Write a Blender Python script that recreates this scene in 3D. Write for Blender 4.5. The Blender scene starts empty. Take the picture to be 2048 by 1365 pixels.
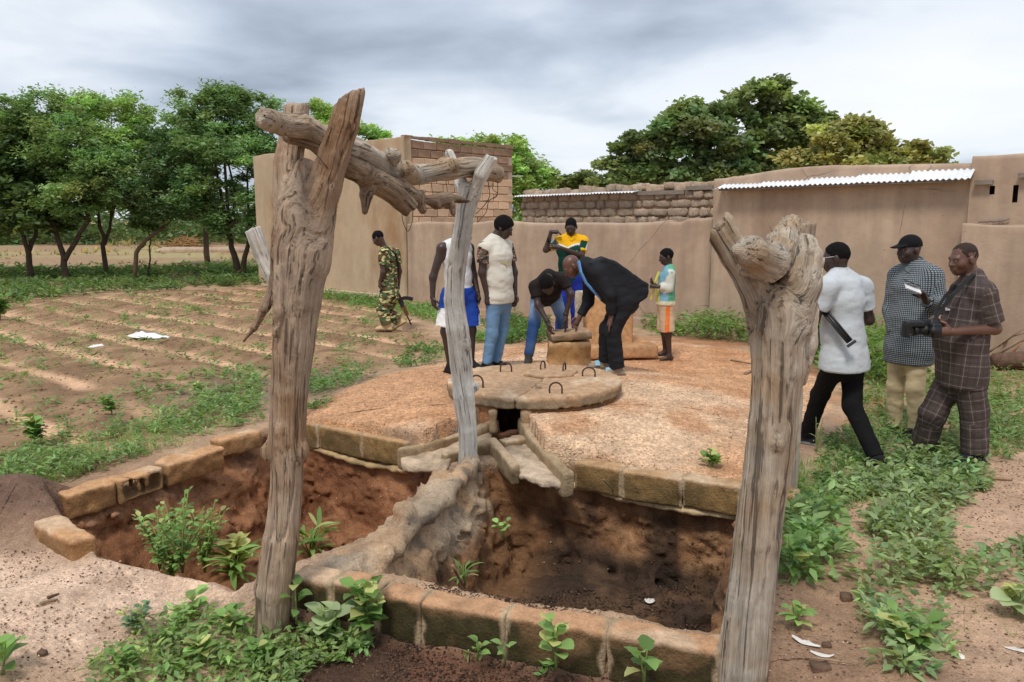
import bpy, math, random
import numpy as np
from mathutils import Vector, Matrix, Quaternion
rng = np.random.default_rng(7); random.seed(7)
SC = bpy.context.scene
COL = SC.collection
R = math.radians
# ------------------------------------------------------------ camera, sky, sun, exposure
CAM_H = 1.92; FPX = 1600.0; HOR = 437.0
PITCH = math.atan((682.5-HOR)/FPX)
cam_d = bpy.data.cameras.new('camera'); cam = bpy.data.objects.new('camera', cam_d); COL.objects.link(cam)
cam_d.sensor_width = 36; cam_d.lens = FPX/2048*36; cam_d.clip_start = .05; cam_d.clip_end = 3000
cam.location = (0, 0, CAM_H); cam.rotation_euler = (math.pi/2-PITCH, 0, 0); SC.camera = cam
SUN_EL, SUN_AZ = R(58), R(200)     # azimuth measured clockwise from +Y: behind the camera, a little left
world = bpy.data.worlds.new('World'); SC.world = world; world.use_nodes = True
SKY_OFF = (3.1, 7.3, 0)
def build_world():
    nt = world.node_tree; N = nt.nodes; L = nt.links; N.clear()
    out = N.new('ShaderNodeOutputWorld'); bg = N.new('ShaderNodeBackground'); bg.inputs[1].default_value = .1
    sky = N.new('ShaderNodeTexSky'); sky.sky_type = 'NISHITA'; sky.sun_disc = False
    sky.sun_elevation = SUN_EL; sky.sun_rotation = SUN_AZ
    tc = N.new('ShaderNodeTexCoord'); sep = N.new('ShaderNodeSeparateXYZ'); L.new(tc.outputs['Generated'], sep.inputs[0])
    def m(op, a, b=None, c=None):
        n = N.new('ShaderNodeMath'); n.operation = op
        for i, v in enumerate((a, b, c)):
            if v is None: continue
            if isinstance(v, (int, float)): n.inputs[i].default_value = v
            else: L.new(v, n.inputs[i])
        return n.outputs[0]
    z = m('ADD', m('MAXIMUM', sep.outputs[2], 0.0), .16)
    u = m('DIVIDE', sep.outputs[0], z); v = m('DIVIDE', sep.outputs[1], z)
    cmb = N.new('ShaderNodeCombineXYZ'); L.new(u, cmb.inputs[0]); L.new(v, cmb.inputs[1])
    def noise(scale, det, rough, off, dist=0.0):
        mp = N.new('ShaderNodeMapping'); mp.inputs['Location'].default_value = off; L.new(cmb.outputs[0], mp.inputs[0])
        n = N.new('ShaderNodeTexNoise'); n.inputs['Scale'].default_value = scale; n.inputs['Detail'].default_value = det
        n.inputs['Roughness'].default_value = rough; n.inputs['Distortion'].default_value = dist
        L.new(mp.outputs[0], n.inputs['Vector']); return n.outputs[0]
    a = noise(.30, 5, .45, SKY_OFF, .2); b = noise(1.1, 6, .5, (9.0, 1.2, 0), .2)
    s = m('ADD', m('MULTIPLY', a, .62), m('MULTIPLY', b, .38))
    rp = N.new('ShaderNodeValToRGB'); L.new(s, rp.inputs[0])
    e = rp.color_ramp.elements
    e[0].position = .40; e[0].color = (.33, .385, .47, 1)
    e[1].position = .67; e[1].color = (.97, .98, 1, 1)
    k = e.new(.47); k.color = (.56, .63, .735, 1)
    k = e.new(.54); k.color = (.83, .875, .94, 1)
    sc_ = N.new('ShaderNodeMix'); sc_.data_type = 'RGBA'; sc_.blend_type = 'MULTIPLY'; sc_.inputs[0].default_value = 1
    L.new(rp.outputs[0], sc_.inputs[6]); sc_.inputs[7].default_value = (7.3, 7.3, 7.3, 1)
    mx = N.new('ShaderNodeMix'); mx.data_type = 'RGBA'; mx.inputs[0].default_value = .9
    L.new(sky.outputs[0], mx.inputs[6]); L.new(sc_.outputs[2], mx.inputs[7])
    L.new(mx.outputs[2], bg.inputs[0]); L.new(bg.outputs[0], out.inputs[0])
build_world()
sun_d = bpy.data.lights.new('sun', 'SUN'); sun_d.energy = 1.5; sun_d.angle = R(12); sun_d.color = (1, .955, .88)
sun = bpy.data.objects.new('sun', sun_d); COL.objects.link(sun)
sd = Vector((math.sin(SUN_AZ)*math.cos(SUN_EL), math.cos(SUN_AZ)*math.cos(SUN_EL), math.sin(SUN_EL)))
sun.rotation_euler = sd.to_track_quat('Z', 'Y').to_euler(); sun.location = (0, -5, 20)
vs = SC.view_settings; vs.view_transform = 'Standard'; vs.look = 'None'; vs.exposure = 0.55; vs.gamma = 1; vs.use_curve_mapping = False
# ------------------------------------------------------------ pixel <-> place helpers
_cp, _sp = math.cos(PITCH), math.sin(PITCH)
def ray(px, py):
    xc = (px-1024)/FPX; yc = -(py-682.5)/FPX
    return np.array([xc, _cp+yc*_sp, -_sp+yc*_cp])
def G(px, py, z=0.0):
    d = ray(px, py); t = (z-CAM_H)/d[2]; return np.array([d[0]*t, d[1]*t, z])
def P(px, py, Y):
    d = ray(px, py); t = Y/d[1]; return np.array([d[0]*t, Y, CAM_H+d[2]*t])
def lin(r, g, b):
    def f(c):
        c /= 255.0
        return c/12.92 if c <= .04045 else ((c+.055)/1.055)**2.4
    return (f(r), f(g), f(b))
# ------------------------------------------------------------ noise (numpy)
_lat = np.random.default_rng(3).random((32, 32, 32)).astype(np.float32)
def vnoise(p, f=1.0, off=0.0):
    q = np.asarray(p, dtype=np.float32)*np.float32(f)+np.float32(off)
    i = np.floor(q).astype(np.int32); w = q-i; w = w*w*(3-2*w); i &= 31; j = (i+1) & 31
    x0, y0, z0 = i[..., 0], i[..., 1], i[..., 2]; x1, y1, z1 = j[..., 0], j[..., 1], j[..., 2]
    wx, wy, wz = w[..., 0], w[..., 1], w[..., 2]
    L_ = _lat
    c00 = L_[x0, y0, z0]*(1-wx)+L_[x1, y0, z0]*wx; c10 = L_[x0, y1, z0]*(1-wx)+L_[x1, y1, z0]*wx
    c01 = L_[x0, y0, z1]*(1-wx)+L_[x1, y0, z1]*wx; c11 = L_[x0, y1, z1]*(1-wx)+L_[x1, y1, z1]*wx
    return ((c00*(1-wy)+c10*wy)*(1-wz)+(c01*(1-wy)+c11*wy)*wz)*2-1
def fbm(p, f=1.0, octv=3, off=0.0, gain=.5):
    s = 0; a = 1.0
    for o in range(octv):
        s = s+a*vnoise(p, f*2**o, off+17.3*o); a *= gain
    return s
def sstep(a, b, x):
    t = np.clip((x-a)/(b-a), 0, 1); return t*t*(3-2*t)
# ------------------------------------------------------------ mesh helpers
def link(name, me, parent=None, loc=None):
    o = bpy.data.objects.new(name, me); COL.objects.link(o)
    if parent is not None: o.parent = parent
    if loc is not None: o.location = loc
    return o
def mesh(name, V, F, mat=None, smooth=True, col=None, attrs=None):
    """V (n,3); F list/array of faces (k verts each, or list of arrays)"""
    me = bpy.data.meshes.new(name); V = np.asarray(V, dtype=np.float32)
    Fs = F if isinstance(F, list) else [F]
    if Fs and not isinstance(Fs[0], np.ndarray):
        me.from_pydata(V.tolist(), [], [tuple(int(i) for i in f) for f in Fs])
    else:
        Fs = [f for f in Fs if len(f)]
        nl = sum(f.size for f in Fs); nf = sum(len(f) for f in Fs)
        me.vertices.add(len(V)); me.vertices.foreach_set('co', V.ravel())
        me.loops.add(nl); me.loops.foreach_set('vertex_index', np.concatenate([f.ravel() for f in Fs]).astype(np.int32))
        me.polygons.add(nf)
        tot = np.concatenate([np.full(len(f), f.shape[1]) for f in Fs]).astype(np.int32)
        st = np.concatenate([[0], np.cumsum(tot)[:-1]]).astype(np.int32)
        me.polygons.foreach_set('loop_start', st); me.polygons.foreach_set('loop_total', tot)
    if smooth and len(me.polygons): me.polygons.foreach_set('use_smooth', np.ones(len(me.polygons), dtype=bool))
    me.update(calc_edges=True); me.validate()
    if col is not None:
        c = np.ones((len(V), 4), dtype=np.float32); c[:, :3] = np.asarray(col)
        a = me.color_attributes.new('Col', 'FLOAT_COLOR', 'POINT'); a.data.foreach_set('color', c.ravel())
    for k, v in (attrs or {}).items():
        v = np.asarray(v, dtype=np.float32)
        if v.ndim == 1:
            a = me.attributes.new(k, 'FLOAT', 'POINT'); a.data.foreach_set('value', v)
        else:
            a = me.attributes.new(k, 'FLOAT_VECTOR', 'POINT'); a.data.foreach_set('vector', v.ravel())
    if mat: me.materials.append(mat)
    return me
def tag(o, label=None, cat=None, group=None, kind=None):
    if label: o['label'] = label
    if cat: o['category'] = cat
    if group: o['group'] = group
    if kind: o['kind'] = kind
    return o
def empty(name, loc, label, cat, group=None):
    o = bpy.data.objects.new(name, None); COL.objects.link(o); o.location = tuple(float(v) for v in loc); o.empty_display_size = .1
    return tag(o, label, cat, group, 'thing')
def norm(v):
    v = np.asarray(v, float); return v/(np.linalg.norm(v)+1e-12)
def frame(d, ref=(0, 0, 1)):
    d = norm(d); r = np.asarray(ref, float)
    if abs(np.dot(d, r)) > .95: r = np.array([1., 0, 0]) if abs(d[0]) < .9 else np.array([0, 1., 0])
    u = norm(np.cross(r, d)); w = np.cross(d, u); return u, w, d
def tube(pts, rad, n=8, cap=True, squash=None):
    pts = np.asarray(pts, float); m_ = len(pts)
    rad = np.broadcast_to(np.asarray(rad, float), (m_,))
    V = []; u = None
    for i in range(m_):
        d = norm(pts[min(i+1, m_-1)]-pts[max(i-1, 0)])
        if u is None: u, w, _ = frame(d)
        else:
            u = norm(u-np.dot(u, d)*d); w = np.cross(d, u)
        for k in range(n):
            a = 2*math.pi*k/n; V.append(pts[i]+rad[i]*(math.cos(a)*u+math.sin(a)*w))
    F = [(i*n+k, i*n+(k+1) % n, (i+1)*n+(k+1) % n, (i+1)*n+k) for i in range(m_-1) for k in range(n)]
    if cap: F += [tuple(range(n-1, -1, -1)), tuple((m_-1)*n+k for k in range(n))]
    return V, F
class MB:
    def __init__(s): s.V = []; s.F = []
    def add(s, V, F):
        o = len(s.V); s.V += [tuple(map(float, v)) for v in V]; s.F += [tuple(int(i)+o for i in f) for f in F]; return s
    def tube(s, pts, rad, n=8, cap=True): return s.add(*tube(pts, rad, n, cap))
    def box(s, c, size, rot=None):
        c = np.asarray(c, float); h = np.asarray(size, float)/2
        M_ = np.eye(3) if rot is None else np.asarray(rot)
        V = [c+M_@(h*np.array(q)) for q in ((-1,-1,-1),(1,-1,-1),(1,1,-1),(-1,1,-1),(-1,-1,1),(1,-1,1),(1,1,1),(-1,1,1))]
        return s.add(V, [(0,3,2,1),(4,5,6,7),(0,1,5,4),(1,2,6,5),(2,3,7,6),(3,0,4,7)])
    def obj(s, name, mat, parent=None, smooth=True, loc=(0,0,0)):
        V = np.array(s.V)-np.asarray(loc, float)
        return link(name, mesh(name, V, s.F, mat, smooth), parent)
# ------------------------------------------------------------ signed distance fields -> meshes (surface nets)
class SDF:
    def __init__(s, lo, hi, h):
        s.h = h; s.lo = np.asarray(lo, float); s.n = np.maximum(3, np.ceil((np.asarray(hi)-s.lo)/h).astype(int)+1)
        s.D = np.full(tuple(s.n), 9.0, dtype=np.float32)
        s.ax = [s.lo[i]+h*np.arange(s.n[i]) for i in range(3)]
    def sub(s, lo, hi):
        a = np.clip(np.floor((np.asarray(lo)-s.lo)/s.h).astype(int), 0, s.n); b = np.clip(np.ceil((np.asarray(hi)-s.lo)/s.h).astype(int)+1, 0, s.n)
        sl = tuple(slice(a[i], b[i]) for i in range(3))
        if any(b[i] <= a[i] for i in range(3)): return None, None
        X, Y, Z = np.meshgrid(*[s.ax[i][sl[i]] for i in range(3)], indexing='ij')
        return sl, np.stack([X, Y, Z], -1).astype(np.float32)
    def put(s, sl, d, k=0.02, op='add'):
        A = s.D[sl]
        if op == 'add':
            if k > 0:
                hh = np.clip(.5+.5*(A-d)/k, 0, 1); A = A*(1-hh)+d*hh-k*hh*(1-hh)
            else: A = np.minimum(A, d)
        elif op == 'cut': A = np.maximum(A, -d)
        s.D[sl] = A
    def cap(s, a, b, r1, r2, k=.02, lat=None, asp=1.0, cuts=(), op='add', infl=0.0):
        """tapered capsule a->b; lat/asp: lateral axis scaled by asp (elliptic); cuts: [(point, normal)] keep side n.(p-point)<0"""
        a = np.asarray(a, float); b = np.asarray(b, float); r1 += infl; r2 += infl
        m_ = max(r1, r2)*max(1, asp)+k+.02
        sl, p = s.sub(np.minimum(a, b)-m_, np.maximum(a, b)+m_)
        if sl is None: return
        ab = b-a; L2 = float(ab@ab)+1e-12
        q = p-a.astype(np.float32); t = np.clip(q@ab.astype(np.float32)/L2, 0, 1)
        v = q-t[..., None]*ab.astype(np.float32); r = r1+(r2-r1)*t
        if lat is not None:
            la = norm(lat).astype(np.float32); c = v@la
            v = v+((1/asp-1)*c)[..., None]*la
        d = np.sqrt((v*v).sum(-1))-r
        for (pt, nn) in cuts:
            d = np.maximum(d, (p-np.asarray(pt, np.float32))@norm(nn).astype(np.float32))
        s.put(sl, d, k, op)
    def ell(s, c, ax, rad, k=.02, op='add', cuts=()):
        """ellipsoid with axes rows ax (3x3) and radii"""
        c = np.asarray(c, float); rad = np.asarray(rad, float); m_ = rad.max()+k+.02
        sl, p = s.sub(c-m_, c+m_)
        if sl is None: return
        q = (p-c.astype(np.float32))@np.asarray(ax, np.float32).T
        r0 = np.sqrt(((q/rad.astype(np.float32))**2).sum(-1)); r1 = np.sqrt(((q/(rad**2).astype(np.float32))**2).sum(-1))+1e-6
        d = r0*(r0-1)/r1
        d = np.where(r0 < .05, -rad.min(), d)
        for (pt, nn) in cuts:
            d = np.maximum(d, (p-np.asarray(pt, np.float32))@norm(nn).astype(np.float32))
        s.put(sl, d.astype(np.float32), k, op)
    def box(s, c, ax, half, rnd=.01, k=.0, op='add'):
        c = np.asarray(c, float); half = np.asarray(half, float); m_ = float(np.linalg.norm(half))+k+.03
        sl, p = s.sub(c-m_, c+m_)
        if sl is None: return
        q = np.abs((p-c.astype(np.float32))@np.asarray(ax, np.float32).T)-(half-rnd).astype(np.float32)
        d = np.sqrt((np.maximum(q, 0)**2).sum(-1))+np.minimum(q.max(-1), 0)-rnd
        s.put(sl, d, k, op)
    def near(s, band):
        return np.argwhere(np.abs(s.D) < band)
    def perturb(s, fn, band=.06):
        I = s.near(band)
        if len(I) == 0: return
        p = s.lo+I*s.h; s.D[I[:, 0], I[:, 1], I[:, 2]] += fn(p).astype(np.float32)
    def extract(s, drop=()):
        D = s.D; n = s.n; neg = D < 0
        c = neg[:-1, :-1, :-1].astype(np.int8)
        for dx in (0, 1):
            for dy in (0, 1):
                for dz in (0, 1):
                    if dx+dy+dz: c = c+neg[dx:n[0]-1+dx, dy:n[1]-1+dy, dz:n[2]-1+dz]
        I = np.argwhere((c > 0) & (c < 8))
        if len(I) == 0: return np.zeros((0, 3)), np.zeros((0, 4), int)
        idx = np.full(tuple(n-1), -1, dtype=np.int32); idx[I[:, 0], I[:, 1], I[:, 2]] = np.arange(len(I))
        acc = np.zeros((len(I), 3)); cnt = np.zeros(len(I))
        cor = [(0,0,0),(1,0,0),(0,1,0),(1,1,0),(0,0,1),(1,0,1),(0,1,1),(1,1,1)]
        val = [D[I[:, 0]+a, I[:, 1]+b, I[:, 2]+e].astype(np.float64) for a, b, e in cor]
        for i in range(8):
            for j in range(i+1, 8):
                df = np.array(cor[j])-np.array(cor[i])
                if np.abs(df).sum() != 1: continue
                m_ = (val[i] < 0) != (val[j] < 0)
                t = val[i][m_]/(val[i][m_]-val[j][m_])
                acc[m_] += np.array(cor[i])+t[:, None]*df; cnt[m_] += 1
        V = s.lo+(I+acc/cnt[:, None])*s.h
        Fs = []
        for ax in range(3):
            o = [0, 0, 0]; o[ax] = 1
            A = neg[:n[0]-o[0], :n[1]-o[1], :n[2]-o[2]]; B = neg[o[0]:, o[1]:, o[2]:]
            E = np.argwhere(A != B); b_, c_ = (ax+1) % 3, (ax+2) % 3
            ok = (E[:, b_] > 0) & (E[:, c_] > 0) & (E[:, b_] < n[b_]-1) & (E[:, c_] < n[c_]-1); E = E[ok]
            q = []
            for (db, dc) in ((-1, -1), (0, -1), (0, 0), (-1, 0)):
                J = E.copy(); J[:, b_] += db; J[:, c_] += dc; q.append(idx[J[:, 0], J[:, 1], J[:, 2]])
            q = np.stack(q, 1); fl = A[E[:, 0], E[:, 1], E[:, 2]]
            q = np.where(fl[:, None], q, q[:, ::-1]); Fs.append(q)
        F = np.concatenate(Fs); F = F[(F >= 0).all(1)]
        return V, F
def vnormals(V, F):
    a = V[F[:, 0]]; n = np.cross(V[F[:, 2]]-a, V[F[:, 3]]-V[F[:, 1]])
    N = np.zeros_like(V)
    for i in range(4): np.add.at(N, F[:, i], n)
    return N/(np.linalg.norm(N, axis=1, keepdims=True)+1e-12)
# ------------------------------------------------------------ materials
def mat(name, col=(.5,.5,.5), rough=.85, var=.2, ns=6.0, bump=.2, bs=40.0, bd=.01, attr=False, spec=.3, coord='Object', stretch=(1,1,1),
        tint=None, tint_s=3.0, tint_lo=.5, tint_hi=.65, speck=None, extra=None):
    m = bpy.data.materials.new(name); m.use_nodes = True; nt = m.node_tree; N = nt.nodes; L = nt.links
    b = N['Principled BSDF']; b.inputs['Roughness'].default_value = rough; b.inputs['Specular IOR Level'].default_value = spec
    tc = N.new('ShaderNodeTexCoord'); src = tc.outputs['Object']
    if coord not in ('Object',):
        at = N.new('ShaderNodeAttribute'); at.attribute_name = coord; src = at.outputs['Vector']
    mp = N.new('ShaderNodeMapping'); mp.inputs['Scale'].default_value = stretch; L.new(src, mp.inputs[0])
    def noise(s, det=5, ro=.6):
        n = N.new('ShaderNodeTexNoise'); n.inputs['Scale'].default_value = s; n.inputs['Detail'].default_value = det; n.inputs['Roughness'].default_value = ro
        L.new(mp.outputs[0], n.inputs['Vector']); return n.outputs[0]
    def mul(c, f):
        x = N.new('ShaderNodeMix'); x.data_type = 'RGBA'; x.blend_type = 'MULTIPLY'; x.inputs[0].default_value = 1
        L.new(c, x.inputs[6]); L.new(f, x.inputs[7]); return x.outputs[2]
    def mrange(v, a, b_, c, d):
        r = N.new('ShaderNodeMapRange'); r.inputs[1].default_value = a; r.inputs[2].default_value = b_; r.inputs[3].default_value = c; r.inputs[4].default_value = d
        L.new(v, r.inputs[0]); return r.outputs[0]
    if attr:
        a = N.new('ShaderNodeAttribute'); a.attribute_name = 'Col'; c = a.outputs['Color']
    else:
        a = N.new('ShaderNodeRGB'); a.outputs[0].default_value = (*col, 1); c = a.outputs[0]
    if tint is not None:
        x = N.new('ShaderNodeMix'); x.data_type = 'RGBA'; L.new(c, x.inputs[6]); x.inputs[7].default_value = (*tint, 1)
        L.new(mrange(noise(tint_s), tint_lo, tint_hi, 0, 1), x.inputs[0]); c = x.outputs[2]
    if var:
        c = mul(c, mrange(noise(ns), .3, .7, 1-var, 1+var))
        c = mul(c, mrange(noise(ns*7, 3), .3, .7, 1-var*.6, 1+var*.6))
    if speck:
        vo = N.new('ShaderNodeTexVoronoi'); vo.inputs['Scale'].default_value = speck[0]; L.new(mp.outputs[0], vo.inputs['Vector'])
        c = mul(c, mrange(vo.outputs['Color'], 0, 1, 1-speck[1], 1+speck[1]))
    L.new(c, b.inputs['Base Color'])
    if bump:
        bn = N.new('ShaderNodeBump'); bn.inputs['Strength'].default_value = bump; bn.inputs['Distance'].default_value = bd
        L.new(noise(bs, 6, .65), bn.inputs['Height']); L.new(bn.outputs[0], b.inputs['Normal'])
    if extra: extra(m, N, L, b, c, mp, noise, mul, mrange)
    return m
def leaf_mat(name, rough=.5, trans=.38):
    m = bpy.data.materials.new(name); m.use_nodes = True; nt = m.node_tree; N = nt.nodes; L = nt.links
    b = N['Principled BSDF']; b.inputs['Roughness'].default_value = rough; b.inputs['Specular IOR Level'].default_value = .35
    a = N.new('ShaderNodeAttribute'); a.attribute_name = 'Col'
    t = N.new('ShaderNodeBsdfTranslucent'); mx = N.new('ShaderNodeMixShader'); mx.inputs[0].default_value = trans
    g = N.new('ShaderNodeMix'); g.data_type = 'RGBA'; g.blend_type = 'MULTIPLY'; g.inputs[0].default_value = 1; g.inputs[7].default_value = (1.35, 1.3, .7, 1)
    L.new(a.outputs['Color'], g.inputs[6]); L.new(a.outputs['Color'], b.inputs['Base Color']); L.new(g.outputs[2], t.inputs[0])
    L.new(b.outputs[0], mx.inputs[1]); L.new(t.outputs[0], mx.inputs[2]); L.new(mx.outputs[0], N['Material Output'].inputs[0])
    return m
# ============================================================ the ground
def poly_px(pts, z=0.0): return np.array([G(x, y, z)[:2] for x, y in pts])
def in_poly(p, poly):
    x, y = p[..., 0], p[..., 1]; r = np.zeros(x.shape, bool); n = len(poly)
    for i in range(n):
        (x1, y1), (x2, y2) = poly[i], poly[(i+1) % n]
        c = ((y1 > y) != (y2 > y)) & (x < (x2-x1)*(y-y1)/(y2-y1+1e-12)+x1); r ^= c
    return r
def sd_poly(p, poly):
    """signed distance in plan, negative inside"""
    x = p[..., :2]; d = np.full(x.shape[:-1], 1e9); n = len(poly)
    for i in range(n):
        a = poly[i]; b = poly[(i+1) % n]; e = b-a
        t = np.clip(((x-a)@e)/(e@e+1e-12), 0, 1); q = x-a-t[..., None]*e
        d = np.minimum(d, np.sqrt((q*q).sum(-1)))
    return np.where(in_poly(x, poly), -d, d)
DISC = np.array([.22, 7.8]); DISC_R = .86; DISC_Z = .335
PAD = poly_px([(600,838),(690,800),(770,768),(890,722),(1000,692),(1280,682),(1420,690),(1520,712),(1650,760),(1660,800),(1610,870),(1590,975),(1470,975),(1130,930),(900,935),(800,895),(600,858)])
CHAN = poly_px([(990,835),(1040,835),(1065,880),(1130,955),(1120,968),(880,940),(810,918),(800,905),(930,868)], .03)
WALL_A = np.array([-2.46, 18.8]); WALL_U = norm(np.array([5.33, -4.7])); WALL_N = np.array([WALL_U[1], -WALL_U[0]])  # WALL_N points to the camera side
if WALL_N[1] > 0: WALL_N = -WALL_N
FRONT_A, FRONT_B = G(583, 1160, .0)[:2], G(1440, 1310, .0)[:2]
def front_dist(p):
    u = norm(FRONT_B-FRONT_A); n = np.array([-u[1], u[0]]); return (p[..., 0]-FRONT_A[0])*n[0]+(p[..., 1]-FRONT_A[1])*n[1]
FIELD_EDGE = poly_px([(-900,612),(0,600),(300,585),(540,572),(700,598),(830,625),(900,690),(760,760),(620,815),(520,835),(330,885),(120,955),(-60,1010),(-900,1200)])
def hgt(p):
    """terrain height (plan points p[...,2])"""
    x, y = p[..., 0], p[..., 1]; p3 = np.stack([x, y, np.zeros_like(x)], -1)
    h = fbm(p3, .35, 2, 5.0)*.03+fbm(p3, 1.7, 2, 2.0)*.012
    r = np.hypot(x-DISC[0], y-DISC[1]-.3)
    mound = .20*(1-sstep(1.25, 2.9, r))
    h = h*(1-.8*(1-sstep(2.7, 3.6, r)))+mound
    # furrows run alongside the wall
    fe = sd_poly(p, FIELD_EDGE); fm = 1-sstep(-.6, .1, fe)
    s = (x-WALL_A[0])*WALL_N[0]+(y-WALL_A[1])*WALL_N[1]
    s = s+.05*fbm(p3, .5, 2, 11.0)
    w = s/.92*2*math.pi
    h = h+fm*(.038*np.sin(w)+.02*fbm(p3, 3.0, 2, 8.0))*(.6+.4*sstep(8, 13, y))
    # lower ground in front of the near kerb
    fd = front_dist(p)
    h = h-(.16*(1-sstep(-.12, .12, fd))*sstep(-2.6, -1.2, x+.0*y)+.06*(1-sstep(-.12,.12,fd)))*(1-.75*sstep(1.0, 1.7, x))
    # soil heap at the far left
    h = h+.24*np.exp(-(((x+3.35)/.40)**2+((y-5.15)/.26)**2))
    # water channel and the shaft under the lid
    ch = sd_poly(p, CHAN); h = np.where(ch < .0, np.minimum(h, -.07), h)
    h = np.where(np.hypot(x-DISC[0], y-DISC[1]) < .74, -.5, h)
    return h
def soil(p, z=None):
    """surface colour and gravel amount for plan points"""
    x, y = p[..., 0], p[..., 1]; p3 = np.stack([x, y, np.zeros_like(x)], -1)
    n1 = fbm(p3, .8, 3, 1.0); n2 = fbm(p3, 3.1, 3, 4.0)
    def mix(a, b, t): return a*(1-t[..., None])+np.asarray(b)*t[..., None]
    c = np.broadcast_to(np.array(lin(184, 153, 124)), x.shape+(3,)).copy()
    c = mix(c, lin(160, 129, 105), sstep(-.1, .5, n1))
    fe = sd_poly(p, FIELD_EDGE); fm = 1-sstep(-.5, .1, fe+.2*n2)
    s = (x-WALL_A[0])*WALL_N[0]+(y-WALL_A[1])*WALL_N[1]+.05*fbm(p3, .5, 2, 11.0)
    fur = np.sin(s/.92*2*math.pi)
    cf = mix(np.broadcast_to(np.array(lin(160, 130, 100)), c.shape), lin(138, 110, 84), sstep(-.2, .6, n2))
    cf = mix(cf, lin(222, 180, 144), (1-sstep(-.97, -.50, fur))*sstep(-1.0, .0, n1+.25*n2))
    c = mix(c, cf, fm)
    # far ground past the trees: straw and pale earth
    far = sstep(24, 28, y); cfar = mix(np.broadcast_to(np.array(lin(160, 132, 104)), c.shape), lin(164, 150, 108), sstep(-.25, .4, fbm(p3, .22, 3, 9.0)))
    c = mix(c, cfar, far)
    # wet grey soil left of the pad
    pd = sd_poly(p, PAD)
    wet = np.exp(-(((x+2.6)/1.2)**2+((y-8.9)/1.0)**2)); c = mix(c, lin(134, 118, 102), np.clip(wet*.8+.3*n2*wet, 0, 1))
    # orange gravel pad
    g = 1-sstep(-.08, .05, pd+.07*n2+.05*n1)
    cg = mix(np.broadcast_to(np.array(lin(216, 166, 126)), c.shape), lin(230, 194, 160), sstep(-.2, .6, n1))
    cg = mix(cg, lin(198, 144, 104), sstep(.15, .7, fbm(p3, 1.9, 2, 21.0))*.7)
    c = mix(c, cg, g)
    spill = sstep(.0, .5, 1-np.abs(pd-.25)/.5)*(1-g)*sstep(-.2, .4, n1+n2*.5); c = mix(c, lin(186, 132, 96), spill*.7*(x > 1.5))
    # pale sandy ledge at the front left
    ldg = np.exp(-(((x+2.3)/1.05)**4+((y-4.0)/.62)**4)); c = mix(c, lin(226, 194, 168), np.clip(ldg*(.95+.3*n2), 0, 1)); gl = ldg*.55
    c = mix(c, lin(176, 144, 120), ldg*sstep(.25, .75, n2)*.5)
    # dark peaty soil along the bottom of the near kerb
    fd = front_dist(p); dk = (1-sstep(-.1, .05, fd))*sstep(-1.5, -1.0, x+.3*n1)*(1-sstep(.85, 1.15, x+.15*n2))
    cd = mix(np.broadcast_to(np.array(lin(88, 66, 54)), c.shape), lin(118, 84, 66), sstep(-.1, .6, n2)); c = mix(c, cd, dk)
    # heap
    hp = np.exp(-(((x+3.35)/.46)**2+((y-5.12)/.32)**2)); c = mix(c, lin(116, 92, 78), np.clip(hp*1.3, 0, 1))
    # right hand bare earth, redder and greyer patches
    rt = sstep(1.6, 2.2, x)*(1-sstep(6.5, 8.0, y)); c = mix(c, lin(198, 164, 138), rt*.75*(1-g)); c = mix(c, lin(140, 116, 98), rt*sstep(.2, .7, n1)*.5*(1-g))
    chn = (sd_poly(p, CHAN) < .0); c[chn] = np.array(lin(176, 150, 126))
    return c, np.clip(g+gl+dk*.35+rt*.25*(1-g), 0, 1)
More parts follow.
